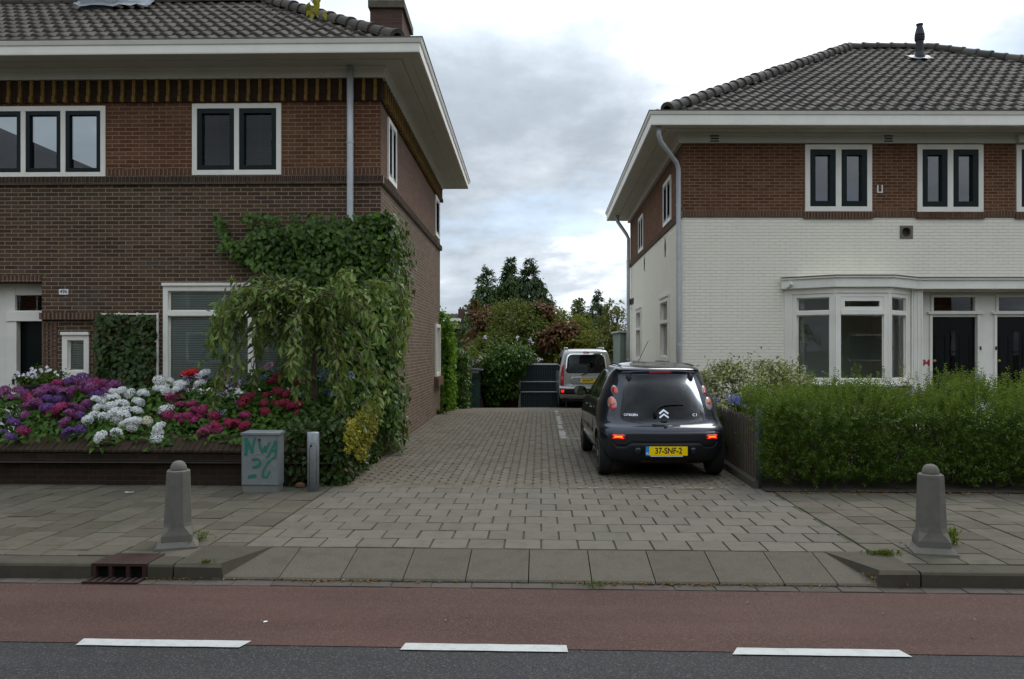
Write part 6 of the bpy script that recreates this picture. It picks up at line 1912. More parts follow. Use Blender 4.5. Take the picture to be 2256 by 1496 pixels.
# ivy panel on its trellis
ip = thing('trellis_ivy', 'square panel of ivy on a white trellis beside the small window', 'ivy', LF.pt(LF.px(287, 860)[0], 0, .3))
V, T = wall_leaves(LF, sample_poly([(224, 692), (345, 694), (346, 900), (222, 900)], 1900) + [(226 + random.gauss(0, 3), random.uniform(700, 880)) for _ in range(60)], .085, .03, .15)
rowmesh('leaves', V, T, M['ivy_dark'], ip)
mb = MB(LF.M); ux = [LF.px(x, 800)[0] for x in (226, 266, 306, 350)]; zz = LF.px(300, 692)[1]
for u in ux: mb.box(u - .012, u + .012, .03, .055, .3, zz + .02)
for z in np.linspace(.5, zz, 5): mb.box(ux[0], ux[-1], .056, .068, z - .01, z + .01)
mb.build('trellis', M['white_paint'], ip)
# ivy hedge over the end of the garden wall
ih = thing('ivy_hedge', 'ivy covered hedge over the end of the garden wall behind the steel post', 'ivy hedge', (-2.3, 10, 0))
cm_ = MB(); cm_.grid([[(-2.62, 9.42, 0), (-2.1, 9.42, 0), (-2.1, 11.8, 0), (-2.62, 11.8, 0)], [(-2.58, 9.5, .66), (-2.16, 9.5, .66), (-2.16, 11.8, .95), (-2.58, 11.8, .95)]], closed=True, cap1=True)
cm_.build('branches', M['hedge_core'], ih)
C, o = [], []
for _ in range(5200):
    y = random.uniform(9.36, 11.85); h = .74 + .25 * (y - 9.36) / 2.4 + .08 * mnoise.noise((y * 3, 0, 0)); k = random.random()
    if k < .5: C.append((-2.06 + random.uniform(-.07, .08) + .06 * mnoise.noise((y * 2, 5, random.random())), y, random.uniform(.0, h))); o.append((1, 0, .25))
    elif k < .78: C.append((random.uniform(-2.72, -2.05), 9.36 + random.uniform(-.06, .12), random.uniform(0, .76))); o.append((0, -1, .25))
    else: C.append((random.uniform(-2.7, -2.05), y, h + random.uniform(-.08, .06))); o.append((.2, -.3, 1))
C = np.array(C); o = np.array(o, float)
V, T = leaf_arrays(C, o * .3 + rng.normal(0, .55, C.shape) + np.array([0, 0, -.5]), .075 * rng.uniform(.6, 1.25, len(C)), aspect=.8, nrm=o + rng.normal(0, .4, C.shape), fold=.1, droop=.1)
rowmesh('leaves', V, T, M['ivy_dark'], ih)
ye = thing('variegated_shrub', 'yellow variegated climber spilling down the ivy hedge beside the alley', 'shrub', (-1.95, 10.3, 0))
C = []
for (x, y) in sample_poly([(763, 1000), (757, 960), (762, 930), (785, 912), (800, 890), (826, 884), (832, 905), (830, 940), (822, 970), (806, 1000), (797, 1016), (783, 1010), (775, 985)], 1700):
    xx = -1.985 + random.uniform(-.06, .10); Y = xx * F / (x - CX); C.append((xx, Y, H - (y - CY) * Y / F))
C = np.array(C); V, T = leaf_arrays(C, rng.normal(0, .6, C.shape) + np.array([.3, -.1, -.4]), .05 * rng.uniform(.6, 1.2, len(C)), aspect=.55, nrm=np.array([1, -.4, .5]) + rng.normal(0, .5, C.shape))
rowmesh('leaves', V, T, M['euo_yellow'], ye)
mb = MB()
for k in range(6): mb.tube([(-2.03, 9.8 + k * .25, .05), (-1.99, 9.8 + k * .22, .4), (-1.97, 9.85 + k * .2, .75)], [.008, .006, .003], 5)
mb.build('stem', M['twig'], ye)

# --- weeping tree
wt = thing('weeping_tree', 'small weeping tree with long drooping leaves in front of the wide window', 'tree', P(693, 975, 10.35))
T0 = P(692, 985, 10.35); T0.z = .28
tpts = [T0, P(694, 900, 10.34), P(690, 830, 10.37), P(696, 770, 10.35), P(690, 725, 10.36)]
mb = MB(); mb.tube(tpts, [.058, .048, .042, .036, .028], 10)
branches = [
    [(690, 725), (640, 655), (575, 640), (500, 672), (470, 715), (462, 760)], [(690, 725), (620, 668), (545, 690), (505, 760), (480, 840), (468, 930)],
    [(690, 725), (660, 640), (600, 615), (545, 632), (515, 670)], [(690, 725), (705, 652), (760, 655), (815, 690), (835, 730)],
    [(690, 740), (740, 690), (800, 745), (828, 830), (830, 900)], [(690, 725), (765, 650), (776, 610), (760, 612), (748, 640)],
    [(690, 725), (790, 645), (850, 618), (890, 640), (898, 700), (886, 760)], [(690, 730), (650, 700), (590, 740), (560, 800), (556, 850)],
    [(692, 745), (725, 745), (765, 820), (772, 900), (764, 950)], [(692, 735), (660, 735), (628, 790), (616, 830)],
    [(692, 765), (738, 790), (725, 880), (712, 960), (690, 985)], [(692, 750), (770, 770), (830, 800), (858, 860)],
    [(690, 725), (650, 640), (620, 640), (590, 690), (570, 740)], [(692, 730), (735, 660), (800, 650), (850, 655), (880, 690)],
    [(690, 725), (640, 690), (575, 700), (530, 760), (520, 820)], [(692, 745), (745, 720), (790, 790), (805, 870), (790, 940)],
    [(690, 725), (680, 650), (645, 640), (630, 690), (625, 740)], [(692, 740), (710, 700), (735, 740), (745, 820), (750, 880)],
    [(690, 725), (655, 655), (590, 638), (530, 652), (485, 695)], [(690, 730), (670, 665), (630, 652), (585, 680), (555, 745)], [(690, 735), (690, 668), (662, 685), (650, 750), (645, 815)],
    [(692, 735), (712, 668), (722, 700), (714, 790)], [(692, 740), (700, 695), (682, 755), (674, 850)], [(690, 725), (640, 650), (565, 648), (510, 690), (490, 740)], [(690, 725), (668, 640), (640, 628), (600, 650), (575, 700)]]
C, D = [], []
for bi, br in enumerate(branches):
    for rep in range(3 if bi not in (1, 4, 7, 8, 9, 11, 13, 14, 15) else (2 if bi in (4, 13) else 1)):
        dY = random.uniform(-.75, .7) if bi < 18 else random.uniform(-.8, -.1); jx, jy = (random.gauss(0, 14), random.gauss(0, 12)) if rep else (0, 0)
        pts = []
        for k, (x, y) in enumerate(br):
            f = k / (len(br) - 1); pts.append(P(x + jx * f, y + jy * f, 10.36 + dY * f))
        sm = []
        for k in range(len(pts) - 1):
            p0_, p1_, p2_, p3_ = pts[max(k - 1, 0)], pts[k], pts[k + 1], pts[min(k + 2, len(pts) - 1)]
            for q in range(6):
                t = q / 6; sm.append(.5 * ((2 * p1_) + (p2_ - p0_) * t + (2 * p0_ - 5 * p1_ + 4 * p2_ - p3_) * t * t + (3 * p1_ - p0_ - 3 * p2_ + p3_) * t ** 3))
        sm.append(pts[-1])
        n = len(sm); mb.tube(sm, [(.014 if rep == 0 else .007) * (1 - .85 * k / n) + .002 for k in range(n)], 5)
        for k in range(int(n * .22), n):
            d = (sm[min(k + 1, n - 1)] - sm[max(k - 1, 0)]).normalized()
            for _ in range(3 if rep == 0 else 2):
                C.append(tuple(sm[k] + Vector((random.gauss(0, .045), random.gauss(0, .05), random.gauss(0, .04))))); D.append((d.x * .5 + random.gauss(0, .6), d.y * .5 + random.gauss(0, .6), d.z * .3 - .45 + random.gauss(0, .4)))
            if random.random() < .42:   # short hanging twigs
                L_ = random.uniform(.08, .26); q0 = sm[k]; q1 = q0 + Vector((random.gauss(0, .06), random.gauss(0, .06), -L_)); mb.tube([q0, q0.lerp(q1, .5) + Vector((random.gauss(0, .015), 0, .01)), q1], [.004, .003, .0015], 4)
                for j in range(int(L_ / .03)):
                    C.append(tuple(q0.lerp(q1, random.random()) + Vector((random.gauss(0, .012), random.gauss(0, .012), 0)))); D.append((random.gauss(0, .5), random.gauss(0, .5), -.8 + random.gauss(0, .25)))
mb.build('trunk', M['bark'], wt, smooth=True)
C = np.array(C); V, T = leaf_arrays(C, D, .118 * rng.uniform(.55, 1.25, len(C)), aspect=.40, fold=.10, droop=.2); rowmesh('crown', V, T, M['cherry'], wt)

# --- hydrangeas in the front garden
def head_mesh(name, mat, r=.082, flat=.75, lace=False):
    C, D, Nn, Sz = [], [], [], []
    nfl = 26 if lace else 74
    for k in range(nfl):
        ph = k * 2.399963
        if lace:
            rr = r * (.78 + .25 * random.random()) if k < 14 else r * .55 * math.sqrt((k - 14) / 12)
            c = np.array([rr * math.cos(ph), rr * math.sin(ph), .01 * random.random() + .015 * (1 - (rr / r) ** 2)]); n = np.array([c[0] * 3, c[1] * 3, 1.0]); sz = .020 if k < 14 else .007
        else:
            z = 1 - 1.45 * (k + .5) / nfl; s_ = math.sqrt(max(0, 1 - z * z)); n = np.array([s_ * math.cos(ph), s_ * math.sin(ph), z]); c = n * r * np.array([1, 1, flat]) * random.uniform(.9, 1.06); sz = .0185
        n = n / np.linalg.norm(n); n = n + rng.normal(0, .22, 3); n /= np.linalg.norm(n)
        a = np.cross(n, [0.3, 0.2, 0.9]); a /= np.linalg.norm(a); b = np.cross(n, a); th0 = random.random() * 1.57
        for q in range(4):
            t = th0 + q * math.pi / 2; C.append(c); D.append(a * math.cos(t) + b * math.sin(t) + n * .15); Nn.append(n); Sz.append(sz * random.uniform(.85, 1.15))
    V, T = leaf_arrays(np.array(C), np.array(D), np.array(Sz), aspect=.95, nrm=np.array(Nn), fold=.12, droop=.05)
    me_o = rowmesh(name, V, T, M[mat]); me = me_o.data; bpy.data.objects.remove(me_o); return me


HM = {}
for nm, mt, lc in (('purple', 'pet_purple', 0), ('violet', 'pet_violet', 0), ('magenta', 'pet_magenta', 0), ('red', 'pet_red', 0), ('white', 'pet_white', 0), ('cream', 'pet_cream', 0), ('lilac', 'pet_lilac', 1), ('blue', 'pet_blue', 1), ('pink', 'pet_pink', 1), ('scarlet', 'pet_scarlet', 0)):
    HM[nm] = [head_mesh('flower_head', mt, lace=bool(lc)) for _ in range(2)]


def gardenY(py): return 9.46 + max(-.06, min(1.75, (965 - py) / 140 * 1.35))


def hydrangea(label, heads, foliage_px, nleaf, base_px, group='hydrangea bushes behind the garden wall', hsz=1.0, leafsz=.105):
    bx = base_px; b = P(bx, 900, 10.2); root = thing('hydrangea', label, 'hydrangea', (b.x, 10.2, .28), group)
    stems = MB()
    C, D, Nn = [], [], []
    for (x, y, col) in heads:
        Y = gardenY(y) + random.uniform(-.12, .10); c = P(x, y, Y)
        o = bpy.data.objects.new('flower_head', random.choice(HM[col])); COL.objects.link(o); o.parent = root; o.location = c - root.location
        s_ = hsz * random.uniform(.76, 1.2); o.scale = (s_, s_, s_ * random.uniform(.85, 1.05)); o.rotation_euler = (R(28 + random.gauss(0, 14)), random.gauss(0, .25), random.uniform(0, 6.28))
        q = Vector((b.x + (c.x - b.x) * .55, 10.2 + (c.y - 10.2) * .55 + .1, .3)); stems.tube([q, q.lerp(c, .6) + Vector((0, .03, .02)), c + Vector((0, .02, -.03))], [.007, .006, .005], 5)
        for _ in range(5):
            C.append(tuple(c + Vector((random.gauss(0, .07), random.uniform(.0, .09), -random.uniform(.04, .14))))); D.append((random.gauss(0, .8), random.gauss(-.4, .5), random.gauss(-.1, .35))); Nn.append((random.gauss(0, .3), -.5, 1))
    for (x, y) in sample_poly(foliage_px, nleaf):
        Y = gardenY(y) + random.uniform(.0, .28); c = P(x, y, Y)
        if c.z < .3: continue
        C.append(tuple(c)); D.append((random.gauss(0, .8), random.gauss(-.4, .5), random.gauss(-.2, .4))); Nn.append((random.gauss(0, .35), -.6, .9))
    V, T = leaf_arrays(np.array(C), np.array(D), leafsz * rng.uniform(.65, 1.25, len(C)), aspect=.6, nrm=np.array(Nn) + rng.normal(0, .25, (len(C), 3)), fold=.14, droop=.16)
    rowmesh('foliage', V, T, M['hyd_leaf'], root); stems.build('stem', M['twig'], root)
    return root


z3 = lambda L, c: [(x / 2.4125, 480 + y / 2.4125, c) for x, y in L]
z4 = lambda L, c: [(460 + x / 2.337, 460 + y / 2.337, c) for x, y in L]
hydrangea('large hydrangea bush with purple and violet mophead flowers under the flower pot', z3([(30, 915), (100, 915), (65, 965), (130, 935), (145, 1000), (190, 985), (245, 905), (350, 1010), (325, 1015), (390, 875), (450, 910), (385, 910), (350, 935), (320, 920), (470, 880), (545, 885), (560, 920), (620, 885), (600, 892), (460, 985), (395, 1005), (430, 1015), (380, 1045), (345, 1088), (130, 1050), (20, 940), (210, 930), (280, 912), (5, 940), (240, 930), (590, 915), (170, 1005), (485, 905)], 'purple') + z3([(310, 965), (255, 965), (332, 966), (255, 1015), (440, 850), (395, 857), (500, 935), (425, 1055), (430, 1125), (370, 1145), (75, 1090), (40, 1065), (365, 870), (525, 940), (480, 1000), (15, 1150), (60, 1165)], 'violet') + z3([(305, 885), (125, 1130), (275, 1030), (520, 882), (320, 1010), (160, 960)], 'magenta'),
          [(-20, 880), (60, 865), (160, 835), (275, 850), (290, 900), (215, 960), (0, 975), (-20, 960)], 900, 110)
hydrangea('hydrangea bush with white mophead flowers hanging over the garden wall', z3([(850, 865), (905, 870), (955, 890), (845, 910), (880, 920), (755, 930), (645, 920), (605, 925), (685, 940), (560, 955), (510, 965), (545, 985), (605, 965), (735, 980), (645, 995), (590, 1005), (520, 1010), (730, 1025), (625, 1030), (660, 1030), (655, 1055), (500, 1050), (465, 1075), (555, 1060), (590, 1055), (625, 1075), (720, 1080), (690, 1095), (705, 1110), (620, 1145), (535, 1165), (845, 1115), (840, 1145), (835, 1175), (885, 1020), (940, 910), (970, 900), (1085, 830), (1060, 885), (770, 935), (600, 1050)], 'white') + z3([(785, 1080), (655, 1103)], 'cream'),
          [(205, 885), (310, 855), (390, 850), (380, 940), (375, 985), (330, 1000), (205, 990), (195, 930)], 560, 290)
hydrangea('hydrangea bush with magenta flowers between the white and the crimson hydrangeas', z3([(910, 955), (970, 945), (960, 995), (1020, 995), (895, 1048), (945, 1062), (995, 1055), (970, 1078), (1025, 1075), (1075, 1060), (1035, 1025), (1080, 1020), (1140, 1055), (1110, 1125), (1150, 1110), (1080, 1145), (1155, 1128), (1220, 1090), (1260, 1088), (1305, 1110), (1300, 1050), (1060, 1028), (1010, 1060)], 'magenta'),
          [(350, 880), (420, 860), (560, 880), (600, 960), (540, 975), (385, 970)], 620, 470, hsz=.9)
hydrangea('hydrangea bush with pale lilac lacecap flowers under the weeping tree', z3([(985, 855), (1005, 862), (985, 915), (1080, 935), (1070, 850), (1040, 970), (1180, 935), (1190, 845), (1240, 880), (1310, 880), (1250, 985), (1180, 1035), (1280, 930), (1215, 850), (1330, 885), (1120, 845), (1170, 1030)], 'lilac') + z3([(1210, 838), (1180, 850)], 'pink'),
          [(390, 845), (480, 830), (560, 835), (590, 900), (480, 930), (400, 900)], 420, 500)
hydrangea('hydrangea bush with crimson mophead flowers beside the weeping tree trunk', z4([(330, 885), (385, 855), (350, 858), (470, 890), (295, 965), (355, 940), (400, 955), (285, 1000), (350, 1005), (390, 1003), (430, 1020), (465, 1005), (290, 1045), (458, 1055), (215, 965), (185, 985), (165, 1005), (190, 1065), (105, 1105), (140, 1105), (185, 1120), (30, 1070), (40, 1120), (385, 870), (320, 890)], 'red'),
          [(540, 850), (620, 820), (690, 840), (700, 960), (640, 985), (560, 980)], 780, 610, hsz=.85)
hydrangea('hydrangea bush with blue and pink lacecap flowers below the wide window', z4([(250, 825), (340, 830), (380, 828), (430, 840), (470, 835), (280, 880), (310, 870), (330, 860), (600, 860), (640, 840), (720, 860), (650, 880), (620, 950), (640, 945), (580, 845), (500, 970), (455, 1160), (410, 832), (610, 885), (700, 845)], 'blue') + z4([(310, 808), (405, 825), (180, 815), (420, 828)], 'pink'),
          [(560, 815), (660, 810), (780, 820), (780, 930), (700, 950), (600, 900)], 520, 660)
ge = hydrangea('scarlet geranium in flower in front of the wide window', z3([(985, 835), (1030, 830), (1008, 826)], 'scarlet'), [(398, 830), (440, 822), (450, 850), (400, 855)], 50, 420, group=None, leafsz=.06)
ge.name = 'geranium'; ge['category'] = 'geranium'
# planter with pansies before the door
pl_ = thing('planter', 'dark planter with white pansies in front of the porch', 'planter', (P(95, 850, 11.35).x, 11.35, .3))
c = pl_.location
mb = MB(); mb.lathe([(.17, .0), (.19, .1), (.255, .80), (.27, .82), (.27, .85), (.24, .85)], 24, (c.x, c.y, .28)); mb.build('pot', M['pot'], pl_)
top = .28 + .85
V, T = blob_leaves([(c.x, c.y, top + .07, .29, .25, .12)], 1500, .05, clump=.2, nclump=26); rowmesh('foliage', V, T, M['privet'], pl_)
C, D, Nn = [], [], []
for k in range(46):
    q = np.array([c.x + random.gauss(0, .16), c.y - .08 + random.gauss(0, .1), top + .10 + abs(random.gauss(0, .07))]); n = np.array([random.gauss(0, .4), -1, .5])
    a = np.cross(n, [0, 0, 1]); a /= np.linalg.norm(a); b = np.cross(n / np.linalg.norm(n), a)
    for j in range(5): t = j * 1.257; C.append(q); D.append(a * math.cos(t) + b * math.sin(t)); Nn.append(n)
V, T = leaf_arrays(np.array(C), np.array(D), .03, aspect=1.0, nrm=np.array(Nn), fold=.05); rowmesh('blossoms', V, T, M['pet_hem'], pl_)

# --- privet hedge on the right
hg = thing('privet_hedge', 'long shaggy green privet hedge along the right pavement', 'hedge', (5.5, 9.4, 0))
mb = MB(); rows = []
for k in range(150):   # woody stems inside
    x = random.uniform(3.05, 8.5); y = random.uniform(9.25, 10.1); mb.tube([(x, y, 0), (x + random.gauss(0, .06), y + random.gauss(0, .05), .45), (x + random.gauss(0, .12), y + random.gauss(0, .1), .9)], [.012, .009, .004], 5)
mb.build('stem', M['bark'], hg)
n_ = 20000
Ci = np.stack([rng.uniform(3.08, 8.6, n_), rng.uniform(9.34, 10.25, n_), .02 + .80 * rng.random(n_) ** .9], 1)
V, T = leaf_arrays(Ci, rng.normal(0, .6, Ci.shape) + np.array([0, -.2, .5]), .055 * rng.uniform(.7, 1.2, n_), aspect=.6, droop=.1); rowmesh('inner_leaves', V, T, M['privet'], hg)
C, D, S_, tipC, tipD = [], [], [], [], []
def shoot(b, d, L_, sz, tip=False):
    d = d.normalized(); n = max(4, int(L_ / .024)); ph = random.random() * 6.28; a = d.orthogonal().normalized(); bb = d.cross(a)
    for k in range(n):
        p = b + d * L_ * (k + .5) / n + Vector((0, 0, -.10 * L_ * (k / n) ** 2 * (1 - abs(d.z)))); t = ph + k * 1.57
        for sg in (0, math.pi):
            o = a * math.cos(t + sg) + bb * math.sin(t + sg)
            (tipC if tip else C).append(tuple(p)); (tipD if tip else D).append(tuple(o + d * .75))
            if not tip: S_.append(sz * (1 - .35 * k / n))
for _ in range(6200):
    x = 2.98 + 5.6 * random.random(); k = random.random(); f = .16 * mnoise.noise((x * 1.5, 3, random.random() * .4)) - .012 * (x - 3)
    if k < .52:
        z = random.uniform(.04, .90) ** 1.0; b = Vector((x, 9.06 + f + (.10 if z < .12 else 0) + .14 * max(0, z - .55) + .22 * random.random() ** 2, z)); d = Vector((random.gauss(0, .4), -.75 + random.gauss(0, .3), .55 + random.gauss(0, .35))); L_ = random.uniform(.09, .20)
    elif k < .95:
        y = random.uniform(9.15, 10.3); z = .82 + .14 * (y - 9.2) + .28 * mnoise.noise((x * 1.3, y * 1.3, 7)); b = Vector((x, y, z)); d = Vector((random.gauss(0, .3), random.gauss(-.15, .3), 1.0)); L_ = random.uniform(.12, .34)
    else:
        b = Vector((3.06 + random.uniform(-.05, .10), random.uniform(9.02, 10.2), random.uniform(.1, 1.0))); d = Vector((-.8, random.gauss(0, .3), .6)); L_ = random.uniform(.08, .16)
    if k < .52 and mnoise.noise((x * 2.2, b.z * 2.4, 11)) < -.12 and random.random() < .75: continue
    shoot(b, d, L_, .046 if k < .52 else .040, k >= .52 and random.random() < .45)
for _ in range(70):
    b = Vector((2.95 + random.gauss(0, .05), 9.06 + random.uniform(-.06, .1), random.uniform(.15, 1.0))); shoot(b, Vector((random.gauss(-.3, .4), -.5, .5)), random.uniform(.08, .18), .042)
for _ in range(230):   # upright young shoots above the top
    x = 3.2 + 5.4 * random.random() ** .75; y = random.uniform(9.3, 10.3); b = Vector((x, y, .88 + .10 * (y - 9.2))); shoot(b, Vector((random.gauss(0, .12), random.gauss(0, .1), 1)), random.uniform(.18, .50), .034, True)
V, T = leaf_arrays(np.array(C), np.array(D), np.array(S_) * rng.uniform(.8, 1.25, len(C)), aspect=.45, fold=.12, droop=.08); rowmesh('leaves', V, T, M['privet'], hg)
V, T = leaf_arrays(np.array(tipC), np.array(tipD), .036 * rng.uniform(.7, 1.2, len(tipC)), aspect=.42, fold=.12); rowmesh('young_shoots', V, T, M['privet_tip'], hg)
# --- variegated bush, perennials
shrub('variegated_bush', 'rounded cream and green variegated bush against the white house', 'bush', (3.95, 12.8, 0), [(3.95, 12.7, .70, .95, .8, .70), (3.42, 12.6, .74, .52, .6, .62), (4.55, 12.8, .66, .58, .6, .64)], 17000, .068, 'euo_pale', clump=.13, nclump=170, shell=.8)
def perennial(name, label, cat, base, n, h, mat, flower=None, spread=.25, leafsz=.12, aspect=.25, nfl=6):
    base = Vector(base); root = thing(name, label, cat, base)
    C = np.array([base + Vector((random.gauss(0, spread), random.gauss(0, spread * .6), random.uniform(.1, h * .75))) for _ in range(n)]); D = rng.normal(0, .5, C.shape) + np.array([0, -.1, .6])
    V, T = leaf_arrays(C, D, leafsz * rng.uniform(.6, 1.3, n), aspect=aspect, droop=.25); rowmesh('foliage', V, T, M[mat], root)
    st = MB(); C, D, Nn = [], [], []
    for k in range(nfl):
        q = base + Vector((random.gauss(0, spread), random.gauss(0, spread * .5), h + random.gauss(0, .06))); st.tube([base + Vector((q.x - base.x, q.y - base.y, 0)) * .4, q], .005, 5)
        if flower:
            for _ in range(34):
                v = unit(rng.normal(size=(1, 3)))[0]; C.append(np.array(q) + v * .035 * np.array([1.5, 1.5, .7])); D.append(v); Nn.append(rng.normal(size=3))
    st.build('stem', M['privet_tip'], root)
    if flower: V, T = leaf_arrays(np.array(C), np.array(D), .035, aspect=.5, nrm=np.array(Nn)); rowmesh('blossoms', V, T, M[flower], root)
    return root
perennial('agapanthus', 'blue agapanthus flowers leaning over the picket fence', 'flowers', (3.27, 11.0, 0), 200, .93, 'privet', 'pet_blue', .18, .25, .12, 9)
perennial('garden_plant', 'yellow green leafy plant behind the left end of the hedge', 'plant', (4.0, 10.75, 0), 500, 1.05, 'privet_tip', None, .32, .11, .4, 8)
perennial('garden_plant', 'small plant with blue flowers behind the hedge under the bay window', 'plant', (5.55, 11.6, 0), 200, .95, 'grey_leaf', 'pet_blue', .2, .08, .35, 4)
perennial('garden_plant', 'pinkish flowering plant under the right part of the bay window', 'plant', (6.2, 11.6, 0), 260, .92, 'privet', 'pet_purple', .3, .08, .35, 7)

# --- end of the drive: climbers, shrubs and trees
def leafy_block(name, label, cat, x0, x1, y0, y1, z1a, z1b, n, size, mat, slope=0):
    root = thing(name, label, cat, ((x0 + x1) / 2, y0, -.1))
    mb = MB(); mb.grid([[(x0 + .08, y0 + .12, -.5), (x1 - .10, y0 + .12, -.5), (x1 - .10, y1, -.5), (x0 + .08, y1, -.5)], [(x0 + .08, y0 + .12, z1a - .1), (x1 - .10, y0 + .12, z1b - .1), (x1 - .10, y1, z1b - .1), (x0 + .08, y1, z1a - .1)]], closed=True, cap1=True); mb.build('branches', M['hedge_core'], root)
    C, o = [], []
    for _ in range(n):
        k = random.random()
        if k < .55: x = random.uniform(x0, x1); zz_ = z1a + (z1b - z1a) * (x - x0) / (x1 - x0); C.append((x, y0 + random.uniform(-.08, .15), random.uniform(-.3, zz_ + .05))); o.append((0, -1, .3))
        elif k < .8: C.append((x1 + random.uniform(-.14, .06), random.uniform(y0, y1), random.uniform(-.3, z1b))); o.append((1, 0, .3))
        else: x = random.uniform(x0, x1); zz_ = z1a + (z1b - z1a) * (x - x0) / (x1 - x0); C.append((x, random.uniform(y0, y1), zz_ + random.uniform(-.1, .1))); o.append((0, -.3, 1))
    C = np.array(C); o = np.array(o, float); V, T = leaf_arrays(C, o * .3 + rng.normal(0, .5, C.shape) + np.array([0, 0, -.6]), size * rng.uniform(.6, 1.25, len(C)), aspect=.8, nrm=o + rng.normal(0, .35, C.shape), droop=.1)
    rowmesh('leaves', V, T, M[mat], root); return root
leafy_block('climber_wall', 'bright green climber covering the wall right behind the brick house', 'climber', -2.5, -1.60, 20.6, 21.6, 1.9, 1.85, 2600, .10, 'ivy_green')
leafy_block('climber_wall', 'darker green climber covered wall beside the green shed', 'climber', -2.5, -1.33, 22.3, 24.4, 1.95, 1.42, 3200, .10, 'ivy_leaf')
vi = thing('vine', 'vine hanging around the far corner of the brick house', 'vine', (-1.9, 20.4, 1.6))
V, T = blob_leaves([(-1.86, 20.35, 2.3, .18, .2, .42), (-1.72, 20.5, 1.95, .22, .25, .3)], 900, .11, aspect=.7, nclump=24, clump=.3); rowmesh('leaves', V, T, M['ivy_green'], vi)
mb = MB(); mb.tube([(-1.83, 20.3, 0), (-1.84, 20.32, 1.2), (-1.86, 20.33, 2.5)], .015, 6); mb.build('stem', M['bark'], vi)
gshr = 'shrubs and small trees behind the gate'
shrub('glossy_shrub', 'dark glossy shrub hanging over the brick yard wall left of the gate', 'shrub', (-.35, 26.1, -.4), [pxblob(1110, 800, 44, 42, 25.6, .5), pxblob(1138, 790, 30, 26, 25.5, .45), pxblob(1088, 845, 24, 40, 25.55, .3), pxblob(1120, 850, 22, 28, 25.6, .3)], 5200, .13, 'laurel', gshr, clump=.2, nclump=90, shell=.6, aspect=.6)
shrub('plum_tree', 'purple leaved plum tree to the left behind the green shed', 'tree', (-1.5, 33, -.4), [pxblob(1072, 750, 38, 40, 33), pxblob(1090, 710, 40, 36, 32.5), pxblob(1042, 672, 8, 14, 33, .4), pxblob(1050, 700, 10, 16, 33, .4), pxblob(1048, 780, 36, 26, 32)], 5200, .17, 'purple_leaf', gshr, clump=.2, nclump=110, aspect=.7)
shrub('mixed_shrub', 'large feathery green shrub behind the yard wall in the middle', 'shrub', (.2, 30.5, -.4), [pxblob(1130, 715, 52, 48, 30.5), pxblob(1165, 745, 50, 45, 30), pxblob(1098, 765, 52, 32, 29.5), pxblob(1170, 700, 40, 30, 31)], 7200, .15, 'green_mix', gshr, clump=.17, nclump=150, aspect=.4)
shrub('plum_tree', 'purple leaved tree rising above the shrubs behind the gate', 'tree', (2.0, 30.2, -.4), [pxblob(1192, 693, 30, 20, 31), pxblob(1238, 735, 32, 22, 29.6), pxblob(1208, 752, 26, 18, 29.4)], 3600, .17, 'purple_leaf', gshr, clump=.2, nclump=90, aspect=.7)
shrub('golden_shrub', 'yellow green shrub above the gate left of the van', 'shrub', (1.9, 31.5, -.4), [pxblob(1222, 705, 30, 24, 31.5), pxblob(1260, 730, 46, 34, 31), pxblob(1215, 780, 40, 30, 30.5)], 4600, .14, 'olive', gshr, clump=.2, nclump=120, aspect=.55)
shrub('golden_shrub', 'yellow green shrub directly behind the roof of the van', 'shrub', (3.0, 29.5, -.4), [pxblob(1300, 765, 52, 36, 29.5), pxblob(1265, 785, 40, 36, 29), pxblob(1320, 800, 40, 40, 29)], 4600, .13, 'olive', gshr, clump=.2, nclump=120, aspect=.55)
shrub('tall_shrub', 'thin grey green shrub with bare tips beside the white house corner', 'shrub', (3.8, 28.6, -.4), [pxblob(1348, 770, 36, 52, 28.6), pxblob(1352, 715, 26, 36, 29), pxblob(1345, 682, 12, 16, 29, .3), pxblob(1365, 676, 9, 10, 29, .3)], 3400, .13, 'grey_leaf', gshr, clump=.2, nclump=90, aspect=.5)
shrub('rose_bush', 'climbing rose with a few pale pink blooms above the green shed', 'shrub', (-1.0, 25.4, -.4), [pxblob(1045, 790, 24, 18, 25.2, .4)], 420, .12, 'green_mix', gshr, clump=.3, nclump=16, aspect=.6)
C = []
for (x, y) in ((1040, 798), (1046, 801), (1052, 794), (1058, 788), (1071, 743), (1168, 749), (1172, 756), (1140, 744), (1185, 790), (1190, 792), (1036, 806)):
    q = P(x, y, 25.0 if x < 1065 else 28.2); C += [np.array(q) + rng.normal(0, .03, 3) for _ in range(9)]
V, T = leaf_arrays(np.array(C), rng.normal(size=(len(C), 3)), .075, aspect=.9); bl = rowmesh('blossoms', V, T, M['pet_hem'], [o for o in bpy.data.objects if o.name.startswith('rose_bush')][0])


